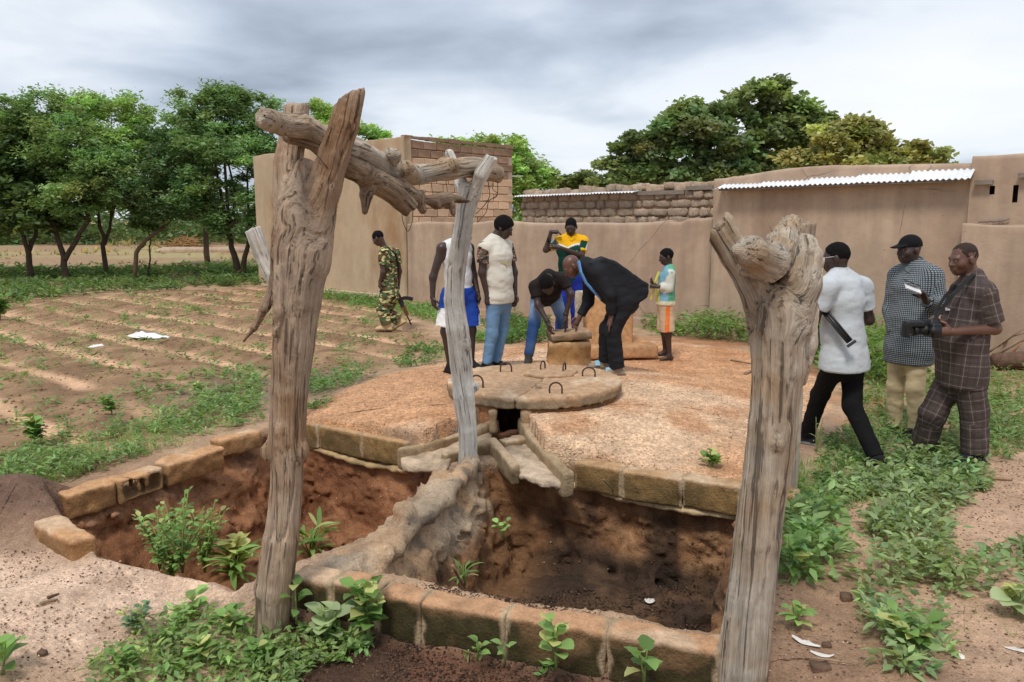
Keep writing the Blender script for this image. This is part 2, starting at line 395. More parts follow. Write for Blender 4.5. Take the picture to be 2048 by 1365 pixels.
def ground_extra(m, N, L, b, c, mp, noise, mul, mrange):
    ga = N.new('ShaderNodeAttribute'); ga.attribute_name = 'grav'
    vo = N.new('ShaderNodeTexVoronoi'); vo.inputs['Scale'].default_value = 62; L.new(mp.outputs[0], vo.inputs['Vector'])
    vd = N.new('ShaderNodeTexVoronoi'); vd.inputs['Scale'].default_value = 24; L.new(mp.outputs[0], vd.inputs['Vector'])
    sp = N.new('ShaderNodeSeparateColor'); L.new(vo.outputs['Color'], sp.inputs[0])
    f = mrange(sp.outputs[0], 0, 1, .78, 1.22); sp2 = N.new('ShaderNodeSeparateColor'); L.new(vd.outputs['Color'], sp2.inputs[0])
    f2 = mrange(sp2.outputs[1], 0, 1, .84, 1.14)
    gc = mul(mul(c, f), f2)
    x = N.new('ShaderNodeMix'); x.data_type = 'RGBA'; L.new(ga.outputs['Fac'], x.inputs[0]); L.new(c, x.inputs[6]); L.new(gc, x.inputs[7]); L.new(x.outputs[2], b.inputs['Base Color'])
    old = b.inputs['Normal'].links[0].from_node
    # grit: dark and pale crumbs on all bare earth
    g1 = noise(75, 3, .7); g2 = noise(190, 2, .6); cc_ = mul(mul(x.outputs[2], mrange(g1, .33, .67, .80, 1.2)), mrange(g2, .3, .7, .84, 1.16))
    v3 = N.new('ShaderNodeTexVoronoi'); v3.inputs['Scale'].default_value = 34; L.new(mp.outputs[0], v3.inputs['Vector'])
    s3 = N.new('ShaderNodeSeparateColor'); L.new(v3.outputs['Color'], s3.inputs[0]); k1 = mrange(s3.outputs[0], .90, .93, 0, 1); k2 = mrange(v3.outputs['Distance'], .22, .34, 1, 0)
    km = N.new('ShaderNodeMath'); km.operation = 'MULTIPLY'; L.new(k1, km.inputs[0]); L.new(k2, km.inputs[1]); cc_ = mul(cc_, mrange(km.outputs[0], 0, 1, 1.0, .45)); L.new(cc_, b.inputs['Base Color'])
    b3 = N.new('ShaderNodeBump'); b3.inputs['Strength'].default_value = .8; b3.inputs['Distance'].default_value = .012; L.new(g1, b3.inputs['Height'])
    b2 = N.new('ShaderNodeBump'); b2.inputs['Distance'].default_value = .012; b2.invert = True
    st = N.new('ShaderNodeMath'); st.operation = 'MULTIPLY'; L.new(ga.outputs['Fac'], st.inputs[0]); st.inputs[1].default_value = .8; L.new(st.outputs[0], b2.inputs['Strength'])
    L.new(vo.outputs['Distance'], b2.inputs['Height']); L.new(old.outputs[0], b3.inputs['Normal']); L.new(b3.outputs[0], b2.inputs['Normal']); L.new(b2.outputs[0], b.inputs['Normal'])
M_ground = mat('earth', attr=True, rough=.95, var=.22, ns=3.5, bump=.7, bs=22, bd=.03, spec=.15, extra=ground_extra)
# pit outlines (convex, plan), each edge with its own wall steepness
def edge_poly(pts): return [(G(a, b_, z)[:2], s) for a, b_, z, s in pts]
PIT_L = edge_poly([(112,1012,0,1.7),(520,860,0,3.6),(600,849,.0,9.0),(905,912,0,9.0),(682,1122,-.02,5.0),(585,1128,0,6.0),(500,1178,-.04,1.5),(190,1118,-.04,3.0)])
PIT_R = edge_poly([(960,905,0,9.0),(1146,921,0,9.0),(1488,975,0,6.0),(1445,1262,0,7.0),(700,1138,0,2.3)])
def pit_z(p, pit, floor):
    c = np.mean([v for v, _ in pit], axis=0); z = np.full(p.shape[:-1], floor); n = len(pit); dm = np.full(p.shape[:-1], 1e9)
    for i in range(n):
        a, s = pit[i]; b = pit[(i+1) % n][0]; e = norm(b-a); nn = np.array([-e[1], e[0]])
        if (c-a)@nn < 0: nn = -nn
        d = (p[..., 0]-a[0])*nn[0]+(p[..., 1]-a[1])*nn[1]
        z = np.maximum(z, -s*d); dm = np.minimum(dm, d)
    return z, dm
FLOOR_L, FLOOR_R = -.80, -.80
def dig(p, h=None):
    if h is None: h = hgt(p)
    p3 = np.stack([p[..., 0], p[..., 1], np.zeros(p.shape[:-1])], -1); wob = .05*fbm(p3, 2.2, 2, 31.0)
    zl, dl = pit_z(p, PIT_L, FLOOR_L); zr, dr = pit_z(p, PIT_R, FLOOR_R)
    return np.minimum(h, np.minimum(np.where(dl > -.1, zl+wob*np.minimum(1, np.maximum(0, dl*8+.8)), 9), np.where(dr > -.1, zr+wob*np.minimum(1, np.maximum(0, dr*8+.8)), 9)))
BOX_LO, BOX_HI = np.array([-3.35, 3.3, -1.05]), np.array([1.95, 7.35, .34])
def build_ground():
    def axis(lo, hi, d0, grow, far_lo, far_hi):
        a = list(np.arange(lo, hi+1e-6, d0)); d = d0; v = hi
        while v < far_hi: d *= grow; v += d; a.append(v)
        d = d0; v = lo
        while v > far_lo: d *= grow; v -= d; a.insert(0, v)
        return np.array(a)
    xs = axis(-4.2, 4.6, .055, 1.022, -700, 700); ys = axis(3.0, 9.5, .055, 1.018, -60, 1100)
    X, Y = np.meshgrid(xs, ys, indexing='ij'); p = np.stack([X, Y], -1); h = hgt(p)
    c, g = soil(p); nx, ny = X.shape
    V = np.stack([X, Y, h], -1).reshape(-1, 3)
    ii, jj = np.meshgrid(np.arange(nx-1), np.arange(ny-1), indexing='ij'); k = (ii*ny+jj).ravel()
    F = np.stack([k, k+ny, k+ny+1, k+1], 1)
    q = V[F].mean(1); m = .06
    ins = (q[:, 0] > BOX_LO[0]+m) & (q[:, 0] < BOX_HI[0]-m) & (q[:, 1] > BOX_LO[1]+m) & (q[:, 1] < BOX_HI[1]-m)
    F = F[~ins]
    far = np.hypot(V[:, 0], V[:, 1]) > 60; V[far, 2] *= .0
    o = link('ground', mesh('ground', V, F, M_ground, True, c.reshape(-1, 3), {'grav': g.ravel()})); tag(o, kind='structure')
    # the earth round and inside the pits, as one lumpy solid
    S = SDF(BOX_LO, BOX_HI, .021); X, Y = np.meshgrid(S.ax[0], S.ax[1], indexing='ij'); p = np.stack([X, Y], -1)
    H0 = hgt(p); H = dig(p, H0)
    gx, gy = np.gradient(H, S.h); sl = np.sqrt(1+np.minimum(gx**2+gy**2, 60))
    S.D = ((S.ax[2][None, None, :]-H[..., None])/sl[..., None]).astype(np.float32)
    # ridge between the pits: lumps of old cement and stone
    rid = [(940,922,.02,.08),(918,950,.02,.065),(885,990,.0,.06),(852,1020,-.01,.06),(815,1042,.0,.06),(792,1072,-.03,.07),(745,1100,-.03,.08),(700,1130,-.05,.08)]
    pr = [np.append(G(a, b_, 0)[:2], z) for a, b_, z, _ in rid]
    for i in range(len(rid)-1): S.cap(pr[i]-[0,0,.05], pr[i+1]-[0,0,.05], rid[i][3], rid[i+1][3], .05)
    S.ell(G(812, 1040, 0)+[0,0,.05], np.eye(3), (.075,.08,.085), .04)
    S.ell(G(745, 1098, 0)+[0,0,-.03], np.eye(3), (.13,.10,.07), .05)
    for a, b_, z, s in ((1235,1095,-.80,.10),(1390,1150,-.80,.10),(1100,1130,-.80,.09)):
        q = P(a, b_, 5.2); S.ell((q[0], q[1], z), np.eye(3), (s*1.3, s, s*.7), .1)
    def lumps(p):
        deep = sstep(.02, -.12, p[:, 2]) if False else (1-sstep(-.16, -.03, p[:, 2]-np.minimum(0, hgt(p[:, :2]))))
        n = fbm(p*[1, 1, 1.6], 4.2, 4, 3.0, .55)
        return n*(.010+.05*deep)+np.abs(vnoise(p, 9.0, 5.0))*.022*deep+vnoise(p, 24.0, 6.0)*(.004+.016*deep)+np.maximum(0, vnoise(p, 13.0, 9.0))*.03*deep
    S.perturb(lumps, .11)
    def crust(p):
        r2 = np.full(len(p), 9.0)
        for i in range(len(pr)-1):
            a, b_ = pr[i][:2], pr[i+1][:2]; e = b_-a; t = np.clip(((p[:, :2]-a)@e)/(e@e), 0, 1); q = p[:, :2]-a-t[:, None]*e; r2 = np.minimum(r2, np.hypot(q[:, 0], q[:, 1]))
        k = 1-sstep(.16, .30, r2); return k*(fbm(p, 9.0, 3, 71.0, .6)*.018+np.abs(vnoise(p, 18.0, 3.0))*.016)
    S.perturb(crust, .09)
    V, F = S.extract()
    ct = V[F].mean(1); ch = np.hypot(ct[:, 0]-DISC[0], ct[:, 1]-DISC[1])
    p2 = V[:, :2]; c, g = soil(p2)
    N = vnormals(V, F)
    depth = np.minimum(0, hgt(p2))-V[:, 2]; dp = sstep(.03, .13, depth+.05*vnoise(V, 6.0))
    zl, dl = pit_z(p2, PIT_L, FLOOR_L); zr, dr = pit_z(p2, PIT_R, FLOOR_R)
    n1 = fbm(V, 2.2, 3, 7.0); n2 = fbm(V, 6.0, 3, 9.0)
    def mix(a, b, t): return a*(1-t[:, None])+np.asarray(b)*t[:, None]
    left = mix(np.broadcast_to(np.array(lin(160, 114, 82)), c.shape), lin(138, 94, 66), sstep(-.1, .5, n1)); left = mix(left, lin(190, 148, 118), sstep(.1, .7, n2)*(1-sstep(.15, .45, depth)))
    left = mix(left, lin(112, 72, 48), sstep(.2, .8, n2)*.7)
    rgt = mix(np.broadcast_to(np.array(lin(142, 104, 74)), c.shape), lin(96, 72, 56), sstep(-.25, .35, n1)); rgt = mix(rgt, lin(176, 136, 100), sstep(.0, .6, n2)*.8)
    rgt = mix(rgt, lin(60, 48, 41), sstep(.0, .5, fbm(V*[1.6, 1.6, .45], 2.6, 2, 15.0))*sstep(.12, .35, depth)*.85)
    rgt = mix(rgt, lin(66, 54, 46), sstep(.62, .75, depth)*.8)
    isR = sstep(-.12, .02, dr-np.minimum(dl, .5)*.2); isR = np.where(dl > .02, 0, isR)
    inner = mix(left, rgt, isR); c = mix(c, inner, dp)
    # the old cement ridge, grey-white
    rr = np.full(len(V), 9.0)
    for i in range(len(pr)-1):
        a, b_ = pr[i][:2], pr[i+1][:2]; e = b_-a; t = np.clip(((p2-a)@e)/(e@e), 0, 1); q = p2-a-t[:, None]*e; rr = np.minimum(rr, np.hypot(q[:, 0], q[:, 1]))
    cem = (1-sstep(.13, .22, rr+.05*n2))*(1-sstep(.28, .48, depth+.06*n1)); cc = mix(np.broadcast_to(np.array(lin(202, 178, 150)), c.shape), lin(214, 176, 138), sstep(-.1, .5, n1)); cc = mix(cc, lin(150, 132, 114), sstep(.1, .6, n2))
    c = mix(c, cc, cem*.95)
    slope_r = np.exp(-((rr-.35)/.2)**2)*(1-cem)*dp*np.where(dr > 0, 1, 0); c = mix(c, lin(158, 116, 80), slope_r*.7); 
    g = np.clip(g*(1-dp)+.15*dp, 0, 1)
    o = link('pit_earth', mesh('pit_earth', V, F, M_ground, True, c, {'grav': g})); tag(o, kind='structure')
build_ground()
# ============================================================ walls and buildings
def put(name, V, F, parent, m, col=None, smooth=True, attrs=None):
    V = np.asarray(V, float)
    if parent is not None: V = V-np.array(parent_world(parent))
    return link(name, mesh(name, V, F, m, smooth, col, attrs), parent)
def parent_world(o):
    l = np.array(o.location)
    while o.parent: o = o.parent; l = l+np.array(o.location)
    return l
def W(s, n=0.0, z=0.0):
    q = WALL_A+s*WALL_U+n*WALL_N; return np.array([q[0], q[1], z])
def s_px(px, n=0.0):
    k = (px-1024)/FPX; a = WALL_A+n*WALL_N
    # pitch makes the picture column lean a little; the horizon row is close enough for the walls
    k *= 1/ _cp*_cp
    return float((k*a[1]-a[0])/(WALL_U[0]-k*WALL_U[1]))
U3 = np.array([WALL_U[0], WALL_U[1], 0]); N3 = np.array([WALL_N[0], WALL_N[1], 0]); Z3 = np.array([0, 0, 1.])
def wall_wear(m, N, L, b, c, mp, noise, mul, mrange):
    tc = [n for n in N if n.type == 'TEX_COORD'][0]; m2 = N.new('ShaderNodeMapping'); m2.inputs['Scale'].default_value = (1, 1, .12); L.new(tc.outputs['Object'], m2.inputs[0])
    n = N.new('ShaderNodeTexNoise'); n.inputs['Scale'].default_value = 4.0; n.inputs['Detail'].default_value = 5; L.new(m2.outputs[0], n.inputs['Vector']); c = mul(c, mrange(n.outputs[0], .35, .7, 1.05, .80))
    wn = N.new('ShaderNodeTexNoise'); wn.inputs['Scale'].default_value = 2.0; wn.inputs['Detail'].default_value = 4; L.new(tc.outputs['Object'], wn.inputs['Vector'])
    mv = N.new('ShaderNodeMix'); mv.data_type = 'VECTOR'; mv.inputs[0].default_value = .12; L.new(tc.outputs['Object'], mv.inputs[4]); L.new(wn.outputs['Color'], mv.inputs[5])
    vo = N.new('ShaderNodeTexVoronoi'); vo.feature = 'DISTANCE_TO_EDGE'; vo.inputs['Scale'].default_value = .9; L.new(mv.outputs[1], vo.inputs['Vector'])
    ck = mrange(vo.outputs['Distance'], .002, .008, 1, 0); mk = N.new('ShaderNodeMath'); mk.operation = 'MULTIPLY'; L.new(ck, mk.inputs[0]); L.new(mrange(noise(.8, 2), .52, .62, 0, 1), mk.inputs[1])
    c = mul(c, mrange(mk.outputs[0], 0, 1, 1, .55))
    v2 = N.new('ShaderNodeTexVoronoi'); v2.inputs['Scale'].default_value = 9; L.new(tc.outputs['Object'], v2.inputs['Vector']); s2 = N.new('ShaderNodeSeparateColor'); L.new(v2.outputs['Color'], s2.inputs[0])
    a_ = mrange(v2.outputs['Distance'], .05, .12, 1, 0); q_ = N.new('ShaderNodeMath'); q_.operation = 'MULTIPLY'; L.new(a_, q_.inputs[0]); L.new(mrange(s2.outputs[0], .8, .82, 0, 1), q_.inputs[1]); c = mul(c, mrange(q_.outputs[0], 0, 1, 1, .6))
    L.new(c, b.inputs['Base Color'])
M_mud = mat('mud_plaster', lin(186, 162, 140),   .95, .10, .9, .22, 12, .03, spec=.12, tint=lin(164, 138, 118), tint_s=.7, tint_lo=.45, tint_hi=.75, extra=wall_wear)
M_plast = mat('old_plaster', lin(188, 166, 138), .95, .10, 1.0, .3, 18, .02, spec=.12, tint=lin(158, 126, 96), tint_s=.9, tint_lo=.48, tint_hi=.72, stretch=(1, 1, .55))
def obj_random(m, N, L, b, c, mp, noise, mul, mrange):
    oi = N.new('ShaderNodeObjectInfo'); c2 = mul(c, mrange(oi.outputs['Random'], 0, 1, .80, 1.16)); L.new(c2, b.inputs['Base Color'])
M_brick = mat('clay_block', lin(214, 180, 148), .95, .14, 5, .3, 30, .01, spec=.1, extra=obj_random)
M_brickd = mat('weathered_clay_block', lin(154, 126, 104), .95, .22, 5, .3, 30, .01, spec=.1, extra=obj_random)
M_mortar = mat('mortar', lin(200, 182, 160), .95, .12, 6, .3, 40, .01, spec=.1)
M_adobe = mat('adobe_brick', lin(182, 160, 138), .95, .25, 9, .9, 30, .04, spec=.1, extra=obj_random)
M_adobej = mat('adobe_joint', lin(172, 136, 106), .95, .2, 7, .5, 24, .03, spec=.1)
M_tin = mat('galvanised_sheet', lin(226, 229, 233), .42, .08, 2.5, .05, 20, .005, spec=.5, tint=lin(140, 130, 120), tint_s=5, tint_lo=.66, tint_hi=.72)
M_oldwood = mat('grey_board', lin(136, 124, 114), .9, .2, 6, .3, 60, .01, spec=.15, stretch=(1, 1, 6))
def loft_wall(name, parent, s0, s1, top, thick, n_front=0.0, zb=-.15, m=None, ds=.12, amp=.018, holes=(), seed=0.0, round_=.06):
    """mud wall along the wall line, front face at n_front, rounded uneven top; top(s)->height"""
    ns = max(2, int((s1-s0)/ds)+1); S_ = np.linspace(s0, s1, ns); nv = 26
    V = []
    for s in S_:
        T = top(s)
        for i in range(nv): V.append((s, n_front, zb+(T-round_-zb)*i/(nv-1)))
        for a in (25, 50, 75, 90): V.append((s, n_front-round_*(1-math.cos(R(a))), T-round_+round_*math.sin(R(a))))
        for a in (75, 40, 0): V.append((s, n_front-thick+round_*(1-math.cos(R(a))), T-round_+round_*math.sin(R(a))))
        V.append((s, n_front-thick, zb))
    V = np.array(V); k = nv+8
    q = V*[1, 3, 1]+seed
    d = fbm(q, .9, 3, 3.0)*amp+vnoise(q, 6.0, 2.0)*amp*.25
    d2 = fbm(q, 1.6, 3, 13.0)*amp*1.3
    V[:, 1] += d; V[:, 2] += np.where(V[:, 2] > 1.0, d2, 0)*sstep(0, 1, np.tile(np.minimum(1, np.r_[np.linspace(0, .3, nv), np.ones(8)]), ns))
    Fq = []
    for a in range(ns-1):
        for b in range(k-1):
            if holes and b < nv-1:
                sc, zc = (S_[a]+S_[a+1])/2, (V[a*k+b, 2]+V[a*k+b+1, 2])/2
                if any(h0 < sc < h1 and z0 < zc < z1 for h0, h1, z0, z1 in holes): continue
            Fq.append((a*k+b, (a+1)*k+b, (a+1)*k+b+1, a*k+b+1))
    Fq.append(tuple(range(k-1, -1, -1))); Fq.append(tuple((ns-1)*k+i for i in range(k)))
    Vw = np.array([W(a, b, c) for a, b, c in V])
    return put(name, Vw, Fq, parent, m or M_mud)
sA, sB, sC = s_px(1421), s_px(1921), s_px(1047, -1.0)
# garden wall, plastered mud, shoulder high
gw = empty('garden_wall', W(4, 0, 0), 'low plastered mud wall running behind the people, just under the mud-brick shed', 'wall')
def gtop(s): return 1.80+.03*math.sin(s*.9)+.02*math.sin(2.7*s)+.012*s-(.05 if 7.0 < s < 7.25 else 0)
loft_wall('plastered_wall', gw, .02, sA-.01, gtop, .26, 0, seed=1.0)
V_, F_ = [], []
mb = MB(); mb.box(W(s_px(1290)+.9, .16, .06), (2.6, .34, .16), np.stack([U3, N3, Z3], 1)); mb.obj('footing', M_mud, gw, False, gw.location)
# house with raw block gable and plastered side
H_TOP = 3.80; sL = s_px(520); DEP = 3.75
bh = empty('block_house', W(-3, -1.8, 0), 'tall unfinished house with plastered left side and bare clay blocks on the right', 'house')
loft_wall('plastered_wall', bh, sL, .03, lambda s: H_TOP-.02+.022*s+.02*math.sin(3*s), .2, .03, m=M_plast, amp=.006, seed=5.0, round_=.02)
mb = MB(); mb.box(W(sL/2, -DEP/2-.1, H_TOP/2-.15), (-sL-.1, DEP-.15, H_TOP-.1), np.stack([U3, N3, Z3], 1)); mb.obj('core_wall', M_mortar, bh, False, bh.location)
mb = MB(); mb.box(W(-1.2, .1, .03), (2.6, .16, .14), np.stack([U3, N3, Z3], 1)); mb.box(W(-4.4, .1, .03), (3.6, .14, .12), np.stack([U3, N3, Z3], 1)); mb.obj('footing', M_mortar, bh, False, bh.location)
def brick_mesh(name, m, size, seed, amp=.006):
    r_ = np.random.default_rng(seed); h = np.array(size)/2; V = []
    for q in ((-1,-1,-1),(1,-1,-1),(1,1,-1),(-1,1,-1),(-1,-1,1),(1,-1,1),(1,1,1),(-1,1,1)): V.append(h*np.array(q)+r_.normal(0, amp, 3))
    V = np.array(V); b = .012
    # chamfer the outward (+y) face
    o = [V[i]-np.array([np.sign(V[i][0])*b, 0, np.sign(V[i][2])*b]) for i in (2, 3, 6, 7)]
    for i in (2, 3, 6, 7): V[i][1] -= b
    V = np.vstack([V, o]); F = [(0,1,5,4),(0,4,7,3),(1,2,6,5),(0,3,2,1),(4,5,6,7),(8,9,11,10),(2,3,9,8),(6,10,11,7),(2,8,10,6),(3,7,11,9)]
    return mesh(name, V, F, m, False)
BM = [brick_mesh('brick', M_brick, (.385, .06, .178), i) for i in range(4)]; BMD = [brick_mesh('brick', M_brickd, (.385, .06, .178), i+9) for i in range(4)]
BH = [brick_mesh('brick', M_brick, (.185, .06, .178), 20), brick_mesh('brick', M_brickd, (.185, .06, .178), 21)]
back = -N3
for row in range(9, 19):
    z = .1+row*.195; off = (row % 2)*.2; k = 0; x = -.2+off
    while x < DEP-.2:
        x0, x1 = max(x, .0), min(x+.4, DEP-.05); L_ = x1-x0
        if L_ > .12:
            dark = row >= 17 or (row == 16 and x > 1.2) or (row == 15 and x > 2.6)
            me = (BMD if dark else BM)[random.randrange(4)] if L_ > .3 else BH[1 if dark else 0]
            o = link('brick', me, bh); c = W(0, 0, z)+back*((x0+x1)/2)+U3*(.004+random.uniform(-.004, .004)-.03)
            # face points along +U
            Mx = Matrix(((back[0], U3[0], 0, 0), (back[1], U3[1], 0, 0), (0, 0, 1, 0), (0, 0, 0, 1)))
            o.matrix_local = Matrix.Translation(Vector(c-np.array(bh.location)))@Mx
        x += .4
# cap course of broken half blocks
mb = MB(); x = 0
while x < DEP-.3:
    L_ = random.uniform(.2, .42); mb.box(W(0, 0, H_TOP-.03)+back*(x+L_/2)-U3*.06, (L_*.97, .14, random.uniform(.05, .10)), np.stack([back, U3, Z3], 1)); x += L_
mb.obj('cap_course', M_brickd, bh, False, bh.location)
mb = MB(); mb.tube([W(0, -DEP+.05, 3.02), W(.14, -DEP-.25, 3.03)], .012, 6); mb.obj('spout', M_tin, bh, True, bh.location)
# mud-brick shed behind the garden wall
ds_n = -1.0; sD = s_px(1424, ds_n)+.3
sh = empty('mud_brick_shed', W((sC+sD)/2, ds_n-1, 0), 'weathered mud-brick shed with rough rounded bricks behind the low wall', 'shed')
mb = MB(); mb.box(W((sC+sD)/2, ds_n-1.05, 1.15), (sD-sC-.06, 2.10, 2.42), np.stack([U3, N3, Z3], 1)); mb.obj('core_wall', M_adobej, sh, False, sh.location)
def lump_mesh(name, m, size, seed, amp=.018):
    n = 5; V = []; ix = {}; F = []
    def vid(a, b, c):
        k = (a, b, c)
        if k not in ix:
            q = np.array([a, b, c], float)/(n-1)*2-1; q3 = np.sign(q)*np.abs(q)
            l = (np.abs(q)**9).sum()**(1/9.); q3 = q/max(l, 1e-6)*max(np.abs(q)); ix[k] = len(V); V.append(q3*np.array(size)/2)
        return ix[k]
    for ax in range(3):
        for sd_ in (0, n-1):
            for a in range(n-1):
                for b in range(n-1):
                    q = []
                    for da, db in ((0, 0), (1, 0), (1, 1), (0, 1)):
                        k = [0, 0, 0]; k[ax] = sd_; k[(ax+1) % 3] = a+da; k[(ax+2) % 3] = b+db; q.append(vid(*k))
                    F.append(tuple(q if sd_ else q[::-1]))
    V = np.array(V); V = V+np.stack([vnoise(V+seed*3.1, 13, i*5.0) for i in range(3)], 1)*amp
    return mesh(name, V, F, m, True)
AM = [lump_mesh('brick', M_adobe, (.385, .16, .166), i, .022) for i in range(9)]
z = 1.40; row = 0
while z < 2.36:
    x = sC-.02+(row % 2)*-.14
    while x < sD:
        L_ = random.uniform(.20, .42); rough = x > s_px(1262, ds_n)
        o = link('brick', random.choice(AM), sh); x0 = max(x, sC-.03); Lc = min(x+L_, sD)-x0
        c = W(x0+Lc/2, ds_n+random.uniform(-.05, .0 if rough else -.03), z)-np.array(sh.location)
        o.matrix_local = Matrix.Translation(Vector(c))@Matrix(((U3[0], N3[0], 0, 0), (U3[1], N3[1], 0, 0), (0, 0, 1, 0), (0, 0, 0, 1)))@Matrix.Diagonal((max(.35, Lc/.39), 1, random.uniform(.78, 1.04), 1))@Matrix.Rotation(random.uniform(-.04, .04) if rough else 0, 4, 'Y')
        x += L_+.012
    z += .158; row += 1
x = sC
while x < sD:
    L_ = random.uniform(.18, .4); o = link('brick', random.choice(AM), sh)
    c = W(x+L_/2, ds_n-.08+random.uniform(-.05, .05), 2.42+random.uniform(-.02, .05)+.02*(x-sC))-np.array(sh.location)
    o.matrix_local = Matrix.Translation(Vector(c))@Matrix(((U3[0], N3[0], 0, 0), (U3[1], N3[1], 0, 0), (0, 0, 1, 0), (0, 0, 0, 1)))@Matrix.Diagonal((L_/.37, 1.2, random.uniform(.7, 1.1), 1))@Matrix.Rotation(random.uniform(-.12, .12), 4, 'Y')
    x += L_*.95
def tin(name, parent, s0, s1, n_eave, z_eave, n_back, z_back, wave=.012, per=.076, zs=0.0):
    ns = int((s1-s0)/per*8); S_ = np.linspace(s0, s1, ns); V = []; nr = 6
    for s in S_:
        for i in range(nr):
            t = i/(nr-1); V.append(W(s, n_eave+(n_back-n_eave)*t, z_eave+(z_back-z_eave)*t+zs*(s-s0)+wave*math.sin(2*math.pi*s/per)))
    V += [v-np.array([0, 0, .0025]) for v in V]; n0 = ns*nr
    F = [(a*nr+b, (a+1)*nr+b, (a+1)*nr+b+1, a*nr+b+1) for a in range(ns-1) for b in range(nr-1)]
    F += [(n0+a*nr+b, n0+a*nr+b+1, n0+(a+1)*nr+b+1, n0+(a+1)*nr+b) for a in range(ns-1) for b in range(nr-1)]
    F += [(a*nr, n0+a*nr, n0+(a+1)*nr, (a+1)*nr) for a in range(ns-1)]
    return put(name, np.array(V), F, parent, M_tin, None, True)
s1 = s_px(1262, ds_n+.2); s0 = s_px(1028, ds_n+.2); n_sh = 3
for i in range(n_sh): tin('roof_sheet', sh, s0+(s1-s0)*i/n_sh, s0+(s1-s0)*(i+1)/n_sh+.05, ds_n+.25, 2.385+i*.012, ds_n-.25, 2.44+i*.012, zs=.004)
for (a, b, z) in ((1268, 1368, 2.40), (1369, 1424, 2.47)):
    mb = MB(); x0, x1 = s_px(a, ds_n), s_px(b, ds_n); mb.box(W((x0+x1)/2, ds_n+.05, z), (x1-x0-.02, .09, .075), np.stack([U3, N3, Z3], 1)); mb.obj('lintel_board', M_oldwood, sh, False, sh.location)
# long mud building with tin eave
lb = empty('mud_building', W((sA+sB)/2, -1, 0), 'long smooth mud building with a corrugated tin eave, right of the mud-brick shed', 'building')
loft_wall('facade', lb, sA, sB+.02, lambda s: 2.66+.03*sstep(sA, sA+1.5, s)+.015*math.sin(2*s)-.1*(1-sstep(sA, sA+1.0, s)), .5, .012, seed=9.0)
a0, a1 = s_px(1424, .25), s_px(1914, .25)
for i in range(5): tin('roof_sheet', lb, a0+(a1-a0)*i/5, a0+(a1-a0)*(i+1)/5+.06, .27, 2.405+i*.009, -.06, 2.49+i*.034, zs=.004)
mb = MB(); mb.box(W((sA+sB)/2, -1.4, 1.2), (sB-sA-.1, 2.0, 2.4), np.stack([U3, N3, Z3], 1)); mb.obj('core_wall', M_mud, lb, False, lb.location)
mb = MB(); mb.tube([W(sA+.2, .2, 2.38), W(sB-.1, .2, 2.42)], .02, 6); mb.obj('eave_pole', M_oldwood, lb, True, lb.location)
# taller block at the right edge, with air holes and beam ends, and the lower wall in front of it
sE = sB+4.0
rb = empty('mud_store', W(sB+2, -1, 0), 'taller mud block at the right edge with two small air holes', 'building')
holes = [(s_px(1963), s_px(1973), 2.19, 2.36), (s_px(2008), s_px(2021), 2.13, 2.33)]
loft_wall('facade', rb, sB+.025, sE, lambda s: 2.76+.015*math.sin(2*s)+.01*(s-sB), .5, .03, holes=holes, seed=14.0, ds=.03, amp=.014)
M_hole = mat('hole_mud', lin(122, 96, 76), .95, .1)
for h in holes:
    mb = MB(); a, b, c, d = h; e = .03
    q = [W(a-e, .0, c-e), W(b+e, .0, c-e), W(b+e, .0, d+e), W(a-e, .0, d+e), W(a-e, -.3, c-e), W(b+e, -.3, c-e), W(b+e, -.3, d+e), W(a-e, -.3, d+e)]
    mb.add(q, [(4,5,6,7),(0,1,5,4),(1,2,6,5),(2,3,7,6),(3,0,4,7)]); mb.obj('air_hole', M_hole, rb, False, rb.location)
for (a, b, y, dz) in ((1936, 1972, 366, .03), (2020, 2075, 352, .0)):
    q0, q1 = s_px(a), s_px(b); yy = W(q0)[1]; z0 = P(a, y, yy)[2]
    mb = MB(); mb.box(W((q0+q1)/2, .1, z0), (q1-q0, .07, .06), np.stack([U3, N3, Z3], 1)); mb.obj('beam_end', M_oldwood, rb, False, rb.location)
lw = empty('low_mud_wall', W(sB+2, .2, 0), 'lower mud wall with a cracked lip behind the photographer', 'wall')
loft_wall('plastered_wall', lw, sB+.0, sE, lambda s: 1.84+.012*math.sin(3*s), .12, .16, seed=22.0, round_=.03)
mb = MB()
for i in range(4): mb.tube([W(sB+.18+.08*i, .1, 1.87), W(sB+.38+.05*i, .06, 1.885+.01*i)], .012, 5)
mb.obj('dry_twigs', M_oldwood, lw, True, lw.location)
# ============================================================ forked posts and beams
def wood_extra(m, N, L, b, c, mp, noise, mul, mrange):
    at = N.new('ShaderNodeAttribute'); at.attribute_name = 'grain'
    def gn(s, det=6, ro=.6, dist=0.0):
        n = N.new('ShaderNodeTexNoise'); n.inputs['Scale'].default_value = s; n.inputs['Detail'].default_value = det; n.inputs['Roughness'].default_value = ro; n.inputs['Distortion'].default_value = dist
        L.new(at.outputs['Vector'], n.inputs['Vector']); return n.outputs[0]
    cr = gn(58, 3, .5, .3); st = gn(22, 5, .6); fine = gn(170, 3, .6)
    c = mul(c, mrange(st, .3, .7, .68, 1.22)); c = mul(c, mrange(fine, .3, .7, .82, 1.15))
    crk = mrange(cr, .355, .42, .40, 1.0); c = mul(c, crk)
    L.new(c, b.inputs['Base Color'])
    bn = N.new('ShaderNodeBump'); bn.inputs['Strength'].default_value = .9; bn.inputs['Distance'].default_value = .012
    h = N.new('ShaderNodeMath'); h.operation = 'ADD'; L.new(crk, h.inputs[0]); L.new(fine, h.inputs[1]); L.new(h.outputs[0], bn.inputs['Height'])
    L.new(bn.outputs[0], b.inputs['Normal'])
